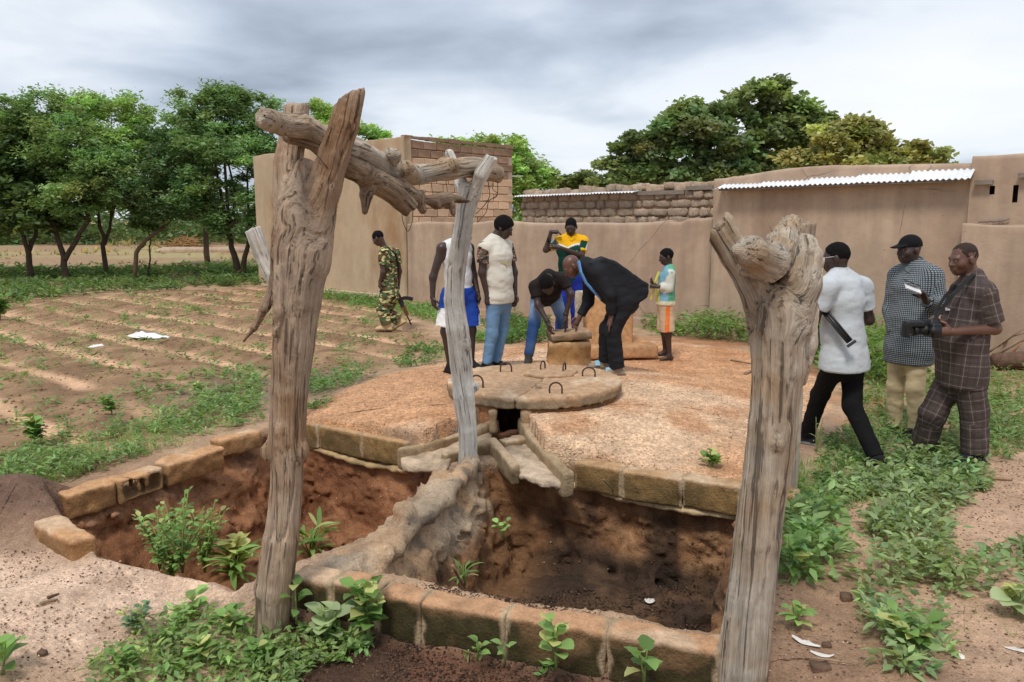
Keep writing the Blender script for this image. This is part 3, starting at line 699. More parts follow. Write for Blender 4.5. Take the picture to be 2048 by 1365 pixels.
def wood_mat(name, col, tint): return mat(name, col, .88, .14, 5, .2, 60, .006, spec=.18, tint=tint, tint_s=2.2, tint_lo=.42, tint_hi=.62, extra=wood_extra)
M_wood_b = wood_mat('weathered_brown_wood', lin(184, 162, 140), lin(152, 120, 92))
M_wood_g = wood_mat('weathered_grey_wood', lin(188, 176, 160), lin(170, 144, 116))
M_wood_p = wood_mat('bleached_wood', lin(226, 221, 212), lin(196, 186, 172))
M_wood_d = wood_mat('rotten_dark_wood', lin(156, 134, 112), lin(104, 82, 66))
def wood(name, chains, label, cat, m, h=.010, k=.035, groove=.010, lump=.02, group=None, cuts=(), knots=(), parent=None, holes=()):
    """chains: lists of (px,py,Y,r) centre lines; cuts: (px,py,Y,normal) flat sawn ends"""
    C3 = [[(P(a, b, Y), r) for a, b, Y, r in ch] for ch in chains]
    allp = np.array([p for ch in C3 for p, _ in ch]); rm = max(r for ch in C3 for _, r in ch)+.06
    S = SDF(allp.min(0)-rm, allp.max(0)+rm, h)
    bones = []
    for ch in C3:
        s = 0.0
        for i in range(len(ch)-1):
            (a, r1), (b, r2) = ch[i], ch[i+1]; S.cap(a, b, r1, r2, .012 if (i or ch is C3[0]) else k); bones.append((a, b, r1, r2, s)); s += np.linalg.norm(b-a)
    for (a, b, Y, r) in knots: S.ell(P(a, b, Y), np.eye(3), (r, r, r*1.2), .03)
    for (a, b, Y, r) in holes: S.ell(P(a, b, Y), np.eye(3), (r, r, r*1.3), .01, 'cut')
    for (a, b, Y, nn, rad) in cuts:
        q = P(a, b, Y); sl, p = S.sub(q-rad, q+rad)
        if sl is None: continue
        d = (p-q.astype(np.float32))@norm(nn).astype(np.float32)
        ins = np.linalg.norm(p-q.astype(np.float32), axis=-1) < rad
        jag = .012*vnoise(p, 40.0, 3.0)
        S.D[sl] = np.where(ins, np.maximum(S.D[sl], d+jag), S.D[sl])
    S.perturb(lambda p: fbm(p*[1, 1, .5], 4.0, 2, 2.0)*lump*.55, .07)
    V, F = S.extract(); N = vnormals(V, F)
    g = np.zeros((len(V), 3)); wt = np.zeros(len(V)); 
    for (a, b, r1, r2, s0) in bones:
        ab = b-a; L_ = np.linalg.norm(ab); t = np.clip(((V-a)@ab)/(L_*L_), 0, 1); q = V-a-t[:, None]*ab
        u, w, d = frame(ab, (0, 1, 0)); w8 = 1/(np.linalg.norm(q, axis=1)/((r1+(r2-r1)*t))+.02)**8
        g += np.stack([q@u, q@w, (s0+t*L_)*.03], 1)*w8[:, None]; wt += w8
    g /= wt[:, None]; ang = .45*g[:, 2]/.03   # spiral grain
    g = np.stack([g[:, 0]*np.cos(ang)-g[:, 1]*np.sin(ang), g[:, 0]*np.sin(ang)+g[:, 1]*np.cos(ang), g[:, 2]], 1)
    gr = -np.maximum(0, .12-np.abs(vnoise(g, 26.0, 4.0)))/.12*groove+vnoise(g, 60.0, 8.0)*groove*.35
    V = V+N*gr[:, None]
    base = allp[np.argmin(allp[:, 2])]
    if parent is None:
        o = link(name, mesh(name, V-base, F, m, True, None, {'grain': g}), None, tuple(base)); return tag(o, label, cat, group, 'thing')
    return put(name, V, F, parent, m, None, True, {'grain': g})
Yl = G(545, 1250, -.17)[1]
wood('forked_post', [[(541,1285,Yl,0.082),(549,1180,Yl,0.094),(562,1080,Yl,0.091),(572,960,Yl,0.082),(572,880,Yl,0.088),(577,780,Yl,0.086),(586,690,Yl,0.094),(594,600,Yl,0.108),(602,500,Yl,0.134),(606,440,Yl,0.134)],
      [(588,600,Yl,.075),(580,480,Yl,.078),(574,400,Yl+.04,.076),(576,330,Yl+.10,.072),(586,270,Yl+.14,.068),(592,203,Yl+.17,.066)],
      [(618,520,Yl,.10),(632,440,Yl-.02,.096),(648,375,Yl-.05,.084),(668,310,Yl-.08,.070),(688,250,Yl-.10,.062),(704,183,Yl-.10,.056)],
      [(606,460,Yl,.12),(608,395,Yl+.02,.095),(612,340,Yl+.03,.06)],
      [(560,460,Yl-.06,0.034),(552,560,Yl-.06,0.029),(530,615,Yl-.08,0.020),(508,655,Yl-.08,0.013),(487,683,Yl-.08,0.008)],
      [(566,540,Yl-.09,0.029),(560,620,Yl-.10,0.022),(550,672,Yl-.10,0.008)]],
     'tall brown forked tree-trunk post, nearest on the left, with a peeling bark splinter', 'post', M_wood_b, .009, groove=.012,
     cuts=[(705,192,Yl-.09,(-.55,0,1),.16),(592,208,Yl+.16,(0,0,1),.12)], knots=[(598,905,Yl-.02,.042),(536,905,Yl-.02,.044),(524,1175,Yl,.04),(560,860,Yl-.07,.03)])
Yr = G(1480, 1400, -.2)[1]
wood('forked_post', [[(1468,1460,Yr,0.113),(1482,1330,Yr,0.106),(1498,1200,Yr,0.101),(1514,1080,Yr,0.103),(1530,960,Yr,0.104),(1542,850,Yr,0.106),(1553,740,Yr,0.110),(1555,660,Yr,0.115),(1553,620,Yr,0.117)],
      [(1530,640,Yr,0.077),(1502,565,Yr-.02,0.067),(1474,512,Yr-.02,0.063),(1440,452,Yr-.02,0.054)],
      [(1575,640,Yr,0.099),(1600,570,Yr-.02,0.083),(1614,520,Yr,0.056),(1612,492,Yr+.02,0.036)],
      [(1600,760,Yr+.02,0.027),(1612,690,Yr+.02,0.045),(1618,620,Yr,0.045)]],
     'thick grey cracked forked post, nearest on the right, cut off by the bottom edge', 'post', M_wood_g, .0095, groove=.017, lump=.03,
     cuts=[(1432,462,Yr-.02,(-.8,0,.55),.14)], knots=[(1553,885,Yr-.10,0.027)], holes=[(1451,1255,Yr-.11,0.011)])
Yp = G(937, 915, .0)[1]
wood('forked_post', [[(937,935,Yp,.078),(936,860,Yp,.076),(929,790,Yp,.088),(922,730,Yp,.086),(913,660,Yp,.082),(908,600,Yp,.078),(912,540,Yp,.084),(922,480,Yp,.080),(932,420,Yp,.080),(940,385,Yp,.085)],
      [(945,390,Yp,.062),(962,350,Yp-.07,.058),(986,312,Yp-.09,.046)],
      [(930,390,Yp+.02,.055),(915,345,Yp+.12,.042),(900,308,Yp+.14,.04)]],
     'pale bleached forked post standing on the pit divider in front of the lid', 'post', M_wood_p, .009, groove=.005, lump=.03,
     cuts=[(987,314,Yp-.09,(.3,0,1),.1)], knots=[(952,775,Yp,.035),(930,690,Yp-.05,.03)])
Yb = G(530, 855, .0)[1]
wood('forked_post', [[(572,870,Yb,.060),(576,760,Yb,.058),(576,660,Yb,.06),(566,610,Yb,.066)],[(566,610,Yb,.06),(540,545,Yb,.068),(522,505,Yb,.074),(504,455,Yb-.02,.072)],[(568,610,Yb,.045),(560,500,Yb,.04),(556,435,Yb,.036)]],
     'shorter pale forked post half hidden behind the tall brown post', 'post', M_wood_p, .010, groove=.004, lump=.012, cuts=[(501,460,Yb-.02,(-.4,0,.9),.12)])
Yq = G(1576, 985, .0)[1]
wood('forked_post', [[(1570,1000,Yq,.085),(1578,880,Yq,.075),(1586,740,Yq,.07),(1598,600,Yq,.07),(1608,520,Yq,.065),(1613,442,Yq,.062)],[(1598,600,Yq,.06),(1560,510,Yq+.03,.055),(1545,480,Yq+.04,.05)]],
     'thinner grey post standing right behind the thick cracked post', 'post', M_wood_g, .011, groove=.006, cuts=[(1613,447,Yq,(0,0,1),.12)])
wood('log_beam', [[(515,233,Yl-.42,.046),(540,243,Yl-.34,.050),(565,250,Yl-.22,.056),(603,252,Yl-.02,.060),(633,268,Yl+.12,.056),(699,294,Yl+.5,.056),(740,313,Yl+.85,.058),(767,333,Yl+1.05,.060),(794,345,Yl+1.3,.064),(822,350,Yl+1.55,.062),(863,345,Yl+1.85,.062),(904,338,Yl+2.15,.066),(945,336,Yl+2.45,.080),(975,340,Yl+2.6,.084),(1003,351,Yl+2.8,.072)],
      [(775,328,Yl+1.05,.042),(788,312,Yl+.98,.040),(783,308,Yl+.94,.034)],[(805,335,Yl+1.3,.045),(814,336,Yl+1.18,.042)],[(905,332,Yl+2.1,.032),(908,330,Yl+2.0,.034)],[(888,330,Yl+2.1,.03),(884,328,Yl+2.02,.026)],[(625,250,Yl+.1,.03),(622,238,Yl+.1,.02)]],
     'upper knotty log laid from the brown post to the bleached post', 'log', M_wood_g, .0095, groove=.008, lump=.03,
     cuts=[(519,234,Yl-.41,(-.85,-.6,.1),.10),(1002,351,Yl+2.79,(.8,.5,-.1),.11)])
wood('log_beam', [[(580,274,Yl-.02,.040),(633,292,Yl+.16,.042),(693,330,Yl+.5,.056),(726,347,Yl+.7,.060),(753,363,Yl+.87,.062),(781,380,Yl+1.02,.058),(803,401,Yl+1.12,.052),(824,422,Yl+1.2,.048)],
      [(775,372,Yl+1.0,.046),(800,378,Yl+1.1,.046),(826,392,Yl+1.25,.040),(846,400,Yl+1.38,.042),(872,402,Yl+1.55,.036),(898,396,Yl+1.72,.034),(920,400,Yl+1.9,.024),(957,407,Yl+2.1,.008)],
      [(738,373,Yl+.8,.026),(733,392,Yl+.75,.030),(729,424,Yl+.73,.012)],[(838,402,Yl+1.3,.04),(846,421,Yl+1.3,.030)],[(890,402,Yl+1.7,.022),(905,412,Yl+1.7,.014),(907,428,Yl+1.7,.007)],[(836,394,Yl+1.3,.03),(850,382,Yl+1.3,.014)],[(870,402,Yl+1.5,.02),(880,414,Yl+1.5,.01)]],
     'lower broken log with a splintered rotten tip hanging under the upper log', 'log', M_wood_d, .0095, groove=.010, lump=.032, cuts=[(822,420,Yl+1.2,(.6,.1,-.7),.09)])
wood('log_beam', [[(1474,502,Yr-.24,.022),(1500,506,Yr-.22,.058),(1535,528,Yr-.10,.078),(1556,516,Yr+.25,.078),(1570,488,Yr+.8,.082),(1575,470,Yr+1.4,.084),(1580,462,Yq+.05,.085),(1582,455,Yq+.4,.08)],
      [(1535,545,Yr-.1,.035),(1484,548,Yr-.16,.018)]],
     'short log resting in the fork of the thick grey post, broken end towards the viewer', 'log', M_wood_g, .010, groove=.008, lump=.03)
# old wire wrapped round the beams
M_wire = mat('rusty_wire', lin(70, 52, 42), .8, .2, 20, 0, spec=.3)
def wire(pts, r, label, name='wire'):
    q = [P(*p) for p in pts]; cv = []
    for i in range(len(q)-1):
        p0, p1, p2, p3 = q[max(i-1, 0)], q[i], q[i+1], q[min(i+2, len(q)-1)]
        for t in np.linspace(0, 1, 6, endpoint=False): cv.append(.5*((2*p1)+(-p0+p2)*t+(2*p0-5*p1+4*p2-p3)*t*t+(-p0+3*p1-3*p2+p3)*t**3))
    cv.append(q[-1]); b = np.array(cv[0]); V, F = tube(np.array(cv)-b, r, 5); return tag(link(name, mesh(name, V, F, M_wire), None, tuple(b)), label, 'wire')
wire([(625,270,Yl-.14),(628,300,Yl-.14),(650,330,Yl-.14),(668,352,Yl-.1),(663,375,Yl-.12)], .0022, 'thin wire hanging down the right prong of the brown post')
wire([(805,415,Yl+1.2),(805,440,Yl+1.2),(815,463,Yl+1.2),(824,445,Yl+1.2),(826,415,Yl+1.2)], .0022, 'thin wire loop hanging below the lower log')
wire([(995,365,Yl+2.8),(994,392,Yl+2.8),(978,402,Yl+2.75),(972,425,Yl+2.7),(955,445,Yl+2.65)], .003, 'tangled wire drooping from the right end of the upper log')
wire([(976,362,Yl+2.7),(979,392,Yl+2.7),(968,412,Yl+2.7),(948,432,Yl+2.6),(944,444,Yl+2.6)], .003, 'wire strand nearest the bleached post')
wire([(985,366,Yl+2.75),(986,380,Yl+2.75),(995,388,Yl+2.75),(980,400,Yl+2.7),(955,403,Yl+2.5)], .0025, 'wire strand looping back to the rotten tip')
for i, x in enumerate((838, 862, 892)): wire([(x,362,Yl+1.6+.2*i),(x+2,378,Yl+1.6+.2*i),(x+4+i,393,Yl+1.5+.2*i)], .002, ('leftmost', 'middle', 'rightmost')[i]+' of three short wires tying the lower log to the upper one')
# ============================================================ kerb blocks, channel, lid, riser
M_block = mat('earth_cement', attr=True, rough=.95, var=.26, ns=14, bump=1.0, bs=60, bd=.015, spec=.12)
M_rod = mat('rusty_rod', lin(74, 58, 50), .75, .25, 30, 0, spec=.3)
def block_col(V, zt, style):
    n1 = fbm(V, 4.0, 3, 6.0); n2 = fbm(V, 13.0, 2, 3.0)
    def mix(a, b, t): return a*(1-t[:, None])+np.asarray(b)*t[:, None]
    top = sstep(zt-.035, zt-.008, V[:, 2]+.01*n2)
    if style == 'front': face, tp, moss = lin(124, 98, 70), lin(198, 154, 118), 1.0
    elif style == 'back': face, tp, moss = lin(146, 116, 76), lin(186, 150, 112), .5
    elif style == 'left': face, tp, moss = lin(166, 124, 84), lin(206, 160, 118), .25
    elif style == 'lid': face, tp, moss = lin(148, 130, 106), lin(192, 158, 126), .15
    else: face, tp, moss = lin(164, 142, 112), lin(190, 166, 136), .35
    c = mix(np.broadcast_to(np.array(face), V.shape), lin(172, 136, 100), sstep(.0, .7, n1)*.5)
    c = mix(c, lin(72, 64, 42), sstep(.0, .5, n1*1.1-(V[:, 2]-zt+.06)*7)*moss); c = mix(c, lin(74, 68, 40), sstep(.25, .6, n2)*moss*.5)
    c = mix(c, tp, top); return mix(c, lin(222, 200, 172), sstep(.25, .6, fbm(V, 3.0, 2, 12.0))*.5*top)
def sblock(parent, c, u, half, style='front', name='block', h=.015, rnd=.012, tilt=0.0, rough=.012, holes=None, col=None, joint=False):
    u = norm(u); w = norm(np.cross(Z3, u)); n = np.cross(u, w)
    if tilt: w2 = w*math.cos(tilt)+n*math.sin(tilt); n = np.cross(u, w2); w = w2
    ax = np.stack([u, w, n]); m_ = np.abs(ax.T)@np.array(half)+.05
    S = SDF(c-m_, c+m_, h); S.box(c, ax, half, rnd)
    for (a, ha) in (holes or ()): S.box(c+u*a[0]+w*a[1]+n*a[2], ax, ha, .008, 0, 'cut')
    S.perturb(lambda p: fbm(p, 9.0, 3, 4.0)*rough*.8, .05); V, F = S.extract()
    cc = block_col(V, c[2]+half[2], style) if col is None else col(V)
    if joint:
        e_ = half[0]-np.abs((V-c)@u)+.018*fbm(V, 12.0, 2, 5.0)+np.where((V-c)[:, 2] > half[2]-.03, -.03*np.maximum(0, fbm(V, 5.0, 2, 8.0)), 0); k_ = (1-sstep(.012, .03, e_))[:, None]; cc = cc*(1-k_)+np.array(lin(184, 160, 130))*k_
    return put(name, V, F, parent, M_block, cc)
def row(parent, ptsz, zt, H, T, style, gap=-.004, inward=None):
    """blocks end to end through pixel points lying on the kerb's top near edge"""
    q = [G(x, y, zt) for x, y in ptsz]
    for i in range(len(q)-1):
        a, b = q[i], q[i+1]; u = norm(b-a); w = np.cross(Z3, u); w = w if w@np.array([0, 1, 0]) > 0 else -w
        dz = random.uniform(-.012, .012); c = (a+b)/2+w*(T/2+random.uniform(-.01, .01))+np.array([0, 0, -H/2+dz])
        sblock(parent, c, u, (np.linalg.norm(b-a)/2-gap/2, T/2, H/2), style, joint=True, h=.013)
def mortar(parent, pts, r, col=lin(206, 182, 152), name='mortar', zs=.6, k=.03):
    q = np.array(pts); S = SDF(q.min(0)-r-.06, q.max(0)+r+.06, .016)
    for i in range(len(q)-1): S.cap(q[i], q[i+1], r, r, k, np.array([0, 0, 1.]), zs)
    S.perturb(lambda p: fbm(p, 9.0, 3, 1.0)*.02, .06); V, F = S.extract(); n = fbm(V, 6.0, 2, 2.0)
    return put(name, V, F, parent, M_block, np.array(col)*(1-.25*sstep(.0, .6, n))[:, None])
kf = empty('block_kerb', G(1000, 1200, 0), 'mossy earth-block kerb along the near edge of the pits', 'kerb')
ZK = .04; row(kf, [(583,1150),(664,1165),(752,1184),(838,1203),(1008,1232),(1212,1268),(1440,1303)], ZK, .25, .15, 'front')
kb = empty('block_kerb', G(700, 880, 0), 'earth-block kerb behind the left pit, left of the channel', 'kerb')
row(kb, [(560,838),(636,850),(722,868),(812,886)], .05, .23, .15, 'back')
q = [G(600,846,.02)+[0,-.01,-.2], G(680,860,.02)+[0,-.04,-.235], G(740,872,.02)+[0,-.05,-.25], G(812,887,.02)+[0,-.04,-.22]]; mortar(kb, q, .05, lin(196, 166, 122))
kr = empty('block_kerb', G(1300, 950, 0), 'earth-block kerb behind the right pit, right of the channel', 'kerb')
row(kr, [(1148,922),(1244,938),(1366,957),(1484,975),(1590,992)], .05, .22, .15, 'back')
q = [G(1146,922,.02)+[0,-.01,-.19], G(1244,938,.02)+[0,-.03,-.22], G(1366,957,.02)+[0,-.03,-.22], G(1480,975,.02)+[0,-.03,-.21]]; mortar(kr, q, .045, lin(206, 180, 138))
kl = empty('block_kerb', G(300, 950, 0), 'loose row of eroded blocks along the left edge of the left pit', 'kerb')
def lblock(x0, y0, x1, y1, zt, H, T, tilt=0, holes=None, style='left', back=1):
    a, b = G(x0, y0, zt), G(x1, y1, zt); u = norm(b-a); w = np.cross(Z3, u); w = w if w[0]*back < 0 else -w
    return sblock(kl, (a+b)/2+w*T/2+[0, 0, -H/2], u, (np.linalg.norm(b-a)/2-.008, T/2, H/2), style, tilt=tilt, holes=holes, rough=.016)
lblock(88, 1000, 128, 985, .05, .14, .16)
lblock(130, 992, 234, 962, .07, .18, .15, .05)
u_ = norm(G(331,930,.05)-G(238,962,.05))
lblock(238, 964, 330, 934, .07, .18, .16, -.04, holes=[((x, -.12, 0), (hw, .16, .062)) for x, hw in ((-.135, .065), (.0, .022), (.115, .060))] and [((x, s_*.12, 0), (hw, .16, .055)) for x, hw in ((-.10, .06), (.0, .022), (.095, .055)) for s_ in (-1, 1)])
lblock(333, 930, 450, 895, .08, .18, .17, .06)
lblock(440, 884, 527, 862, .07, .15, .17, -.08)
a, b = G(95, 1040, .05), G(165, 1080, .05); sblock(kl, (a+b)/2+[.0, .0, -.1], b-a, (.26, .075, .11), 'left', rough=.018)
# channel
ch = empty('water_channel', G(1000, 900, 0), 'forked cement channel leading from the opening to the two pits', 'channel')
def chwall(pts, th, H, z0, name):
    q = [np.append(G(x, y, z)[:2], z) for x, y, z in pts]; qa = np.array(q); S = SDF(qa.min(0)-th-.25, qa.max(0)+th+.1, .015)
    for i in range(len(q)-1):
        a, b = q[i]+[0, 0, -H/2], q[i+1]+[0, 0, -H/2]; u = norm(b-a); w = norm(np.cross(Z3, u)); n = np.cross(u, w)
        S.box((a+b)/2, np.stack([u, w, n]), (np.linalg.norm(b-a)/2+th*.3, th/2, H/2), .018, .015)
    S.perturb(lambda p: fbm(p, 8.0, 3, 9.0)*.010, .04); V, F = S.extract(); return put(name, V, F, ch, M_block, block_col(V, qa[:, 2].mean()+.0, 'chan'))
chwall([(990,838,.10),(952,856,.07),(870,880,.05),(803,896,.04)], .085, .19, 0, 'side_wall')
chwall([(1046,836,.12),(1062,862,.09),(1090,898,.06),(1135,944,.03)], .095, .20, 0, 'side_wall')
chwall([(978,878,.05),(940,890,.03),(890,906,.02)], .08, .17, 0, 'splitter_wall')
chwall([(985,876,.05),(1005,900,.04),(1030,930,.02)], .08, .17, 0, 'splitter_wall')
def slab(pts, z, th, name, c0):
    q = np.array([np.append(G(x, y, zz)[:2], zz) for x, y, zz in pts]); n = len(q)
    V = np.vstack([q, q-[0, 0, th]]); F = [tuple(range(n)), tuple(range(2*n-1, n-1, -1))]+[(i, i+n, (i+1) % n+n, (i+1) % n) for i in range(n)]
    S = SDF(q.min(0)-th-.04, q.max(0)+.05, .018); X, Y = np.meshgrid(S.ax[0], S.ax[1], indexing='ij'); sdp = sd_poly(np.stack([X, Y], -1), q[:, :2])
    A = np.c_[q[:, :2], np.ones(n)]; cf, *_ = np.linalg.lstsq(A, q[:, 2], rcond=None); zt = X*cf[0]+Y*cf[1]+cf[2]
    S.D = np.maximum(np.maximum(S.ax[2][None, None]-zt[..., None], zt[..., None]-th-S.ax[2][None, None]), sdp[..., None]).astype(np.float32)
    S.perturb(lambda p: fbm(p, 9.0, 3, 6.0)*.014, .04); V, F = S.extract(); nn = fbm(V, 6.0, 3, 3.0)
    return put(name, V, F, ch, M_block, np.array(c0)*(1-.3*sstep(-.1, .6, nn))[:, None])
slab([(990,858,.02),(930,872,.0),(800,906,-.03),(805,928,-.05),(895,945,-.05),(900,915,-.03),(975,885,.0)], 0, .05, 'channel_floor', lin(206, 182, 154))
slab([(1003,872,.0),(1050,868,.0),(1085,905,-.03),(1142,968,-.05),(1030,950,-.06),(1010,905,-.03)], 0, .05, 'channel_floor', lin(206, 184, 160))
a, b = G(1004, 884, .03), G(1048, 876, .03); sblock(ch, (a+b)/2+[0, .05, -.07], b-a, (.115, .06, .07), 'chan', 'step_block')
a, b = G(1000, 866, .035), G(1038, 858, .035); sblock(ch, (a+b)/2+[0, .02, -.03], b-a, (.11, .035, .022), 'chan', 'threshold', col=lambda V: np.broadcast_to(np.array(lin(120, 86, 66)), V.shape))
sblock(ch, G(938, 925, -.03)+[0, .06, -.03], (1, .1, 0), (.085, .09, .05), 'chan', 'footing')
# round shaft and its lid
sf = empty('shaft_ring', (DISC[0], DISC[1], 0), 'mud-plastered round shaft wall with a square outlet under the broken lid', 'shaft')
S = SDF((DISC[0]-.95, DISC[1]-.95, -.45), (DISC[0]+.95, DISC[1]+.95, .30), .022)
X, Y = np.meshgrid(S.ax[0], S.ax[1], indexing='ij'); rr = np.hypot(X-DISC[0], Y-DISC[1]); ring = np.abs(rr-.745)-.065
S.D = np.maximum(np.maximum(ring[..., None], S.ax[2][None, None]-.222), -.42-S.ax[2][None, None]).astype(np.float32)
oc = G(1019, 838, .13); S.box((oc[0], DISC[1]-.74, .10), np.eye(3), (.115, .3, .112), .01, 0, 'cut')
S.perturb(lambda p: fbm(p, 6.0, 3, 6.0)*.014*(p[:, 2] < .2), .05); V, F = S.extract(); n = fbm(V, 5.0, 3, 2.0)
put('ring_wall', V, F, sf, M_block, np.array(lin(190, 142, 102))*(1-sstep(0, .6, n)[:, None]*.3)+0)
mortar(sf, [(oc[0]-.15, DISC[1]-.80, .03), (oc[0]-.15, DISC[1]-.80, .2)], .045, lin(186, 158, 124), 'jamb'); mortar(sf, [(oc[0]+.15, DISC[1]-.80, .03), (oc[0]+.15, DISC[1]-.80, .2)], .045, lin(190, 160, 126), 'jamb')
lid = empty('round_lid', (DISC[0], DISC[1], DISC_Z), 'large round concrete lid, cracked across, with bent rod handles', 'lid')
crack = [G(x, y, DISC_Z)[:2] for x, y in ((1012,830),(1016,806),(1030,797),(1056,783),(1074,768),(1090,757),(1095,745),(1118,738),(1135,728),(1140,715))]
crack = np.array(crack)
SLABS = []
def lid_slab(side):
    S = SDF((DISC[0]-.93, DISC[1]-.93, DISC_Z-.16), (DISC[0]+.93, DISC[1]+.93, DISC_Z+.05), .013)
    X, Y = np.meshgrid(S.ax[0], S.ax[1], indexing='ij'); p = np.stack([X, Y], -1); rr = np.hypot(X-DISC[0], Y-DISC[1])-DISC_R
    big = 3.0; poly = np.vstack([crack, [[crack[-1][0], 12]], [[crack[-1][0]+side*big, 12]], [[crack[-1][0]+side*big, 5]], [[crack[0][0], 5]]])
    sp = sd_poly(p, poly)+.006
    tl = .012*side*(X-DISC[0])+ (.008 if side > 0 else 0)
    zt = DISC_Z+tl; zz = S.ax[2][None, None]
    S.D = np.maximum(np.maximum(np.maximum(rr, sp)[..., None], zz-zt[..., None]), zt[..., None]-.105-zz).astype(np.float32)
    S.perturb(lambda p: fbm(p, 10.0, 3, 8.0)*.005+.006*vnoise(p, 34.0, 2.0), .04); V, F = S.extract()
    SLABS.append(put('lid_slab', V, F, lid, M_block, block_col(V, DISC_Z+.0, 'lid')))
lid_slab(-1); lid_slab(1)
hp = np.array([G(x, y, DISC_Z+.025)[:2] for x, y in ((1046,748),(1066,738),(1156,742),(1142,752),(1090,754))])
S = SDF((hp[:, 0].min()-.05, hp[:, 1].min()-.05, DISC_Z-.03), (hp[:, 0].max()+.05, hp[:, 1].max()+.05, DISC_Z+.07), .015); X, Y = np.meshgrid(S.ax[0], S.ax[1], indexing='ij')
sp = sd_poly(np.stack([X, Y], -1), hp); zz = S.ax[2][None, None]; S.D = np.maximum(np.maximum(sp[..., None], zz-DISC_Z-.035), DISC_Z-.01-zz).astype(np.float32); S.perturb(lambda p: fbm(p, 12, 2)*.008, .03); V, F = S.extract()
SLABS.append(put('hatch_slab', V, F, lid, M_block, block_col(V, DISC_Z+.035, 'lid')))
def handle(parent, a, b, hgt_, r=.0085, name='handle'):
    pts = []
    for t in np.linspace(0, math.pi, 11):
        q = (a+b)/2+(a-b)/2*math.cos(t); pts.append(q+np.array([0, 0, hgt_*.45+hgt_*.55*math.sin(t)]))
    pts = [a-[0, 0, .03]]+pts+[b-[0, 0, .03]]; V, F = tube(pts, r, 6); return put(name, V, F, parent, M_rod)
for (x0, y0, x1, y1, hh, k_) in ((1001,743,1023,744,.095,0),(942,773,966,775,.11,0),(1099,787,1124,787,.10,1),(1165,754,1190,754,.095,1),(1081,744,1090,741,.105,2),(1126,747,1131,743,.10,2)):
    handle(SLABS[k_], G(x0, y0, DISC_Z+.01), G(x1, y1, DISC_Z+.01), hh)
mb = lump_mesh('stone_chip', M_adobe, (.06, .05, .03), 33); o = link('stone_chip', mb, None, tuple(G(1077, 775, DISC_Z+.02))); tag(o, 'small brown stone chip lying on the round lid', 'stone', kind='thing')
# square riser with its own small lid, being lifted by the men
RY = G(1140, 737, .16)[1]; a, b = P(1098, 735, RY), P(1182, 735, RY); rw = (b-a)[0]
ri = empty('well_riser', ((a+b)[0]/2, RY+rw/2, .16), 'square stained concrete riser box behind the round lid', 'riser')
zt = P(1140, 686, RY)[2]
sblock(ri, np.array([(a+b)[0]/2, RY+rw/2, (zt+.0)/2]), (1, 0, 0), (rw/2, rw/2, zt/2+.0), 'chan', 'riser_box', .02, .015, col=lambda V: (lambda n, n2: np.array(lin(196, 158, 116))*(1-.25*sstep(0, .6, n))[:, None]*(1-np.array([.32, .38, .5])*(sstep(.55, .72, V[:, 2]/zt+.12*n2)*sstep(.95, .85, V[:, 2]/zt) if False else sstep(.42, .62, V[:, 2]/zt+.10*n)*(1-sstep(.86, .93, V[:, 2]/zt)))[:, None]))(fbm(V, 4.0, 3, 1.0), fbm(V, 9.0, 2, 4.0)))
rl = empty('riser_lid', ((a+b)[0]/2, RY+rw/2, zt+.03), 'small square concrete lid being lifted off the riser box', 'lid')
zc = zt+.065; S = SDF((ri.location[0]-.4, ri.location[1]-.4, zc-.12), (ri.location[0]+.4, ri.location[1]+.4, zc+.12), .016)
rt = np.array(Matrix.Rotation(R(-4), 3, 'Y')@Matrix.Rotation(R(6), 3, 'Z')).T; S.box(np.array(ri.location[:2]+(zc,)) if False else np.array([ri.location[0]-.005, ri.location[1], zc]), rt, (.245, .245, .042), .01); S.perturb(lambda p: fbm(p, 14, 3)*.005, .03); V, F = S.extract()
rls = put('lid_slab', V, F, rl, M_block, block_col(V, zc+.03, 'lid')*np.array([.8, .8, .8]))
for x in (-.055, .075): handle(rls, np.array([ri.location[0]+x, ri.location[1]-.12, zc+.04]), np.array([ri.location[0]+x+.02, ri.location[1]+.02, zc+.04]), .11, .007)
# vent pedestal behind the man in the suit
PY = 11.0; pe = empty('vent_pedestal', (P(1224, 690, PY)[0], PY+.3, .1), 'tan cement pedestal with a pale stub pillar behind the man in the suit', 'pedestal')
M_tan = mat('tan_cement', lin(214, 168, 122), .9, .10, 2.5, .25, 25, .01, spec=.15)
M_pale = mat('pale_cement', lin(200, 186, 166), .9, .12, 4, .3, 25, .01, spec=.15)
x0, x1 = P(1162, 600, PY)[0], P(1268, 600, PY)[0]; zt = P(1200, 592, PY)[2]
sblock(pe, np.array([(x0+x1)/2, PY+.25, zt/2]), (1, 0, 0), ((x1-x0)/2, .25, zt/2), 'chan', 'pedestal_block', .03, .03, rough=.006, col=lambda V: np.array(lin(214, 168, 122))*(1-.12*sstep(0, .6, fbm(V, 2, 3)))[:, None])
xa, xb = P(1150, 600, PY-.05)[0], P(1166, 600, PY-.05)[0]; z2 = P(1160, 580, PY)[2]
sblock(pe, np.array([(xa+xb)/2, PY-.1, z2/2]), (1, 0, 0), (.06, .06, z2/2), 'chan', 'stub_pillar', .02, .015, col=lambda V: np.array(lin(196, 182, 160))*(1-.2*sstep(0, .6, fbm(V, 4, 3)))[:, None])
sblock(pe, np.array([(x0+x1)/2+.1, PY+.2, .12]), (1, .12, 0), ((x1-x0)/2+.16, .5, .09), 'chan', 'plinth_slab', .03, .02, rough=.008, col=lambda V: np.array(lin(196, 152, 112))*(1-.2*sstep(0, .6, fbm(V, 3, 3)))[:, None])
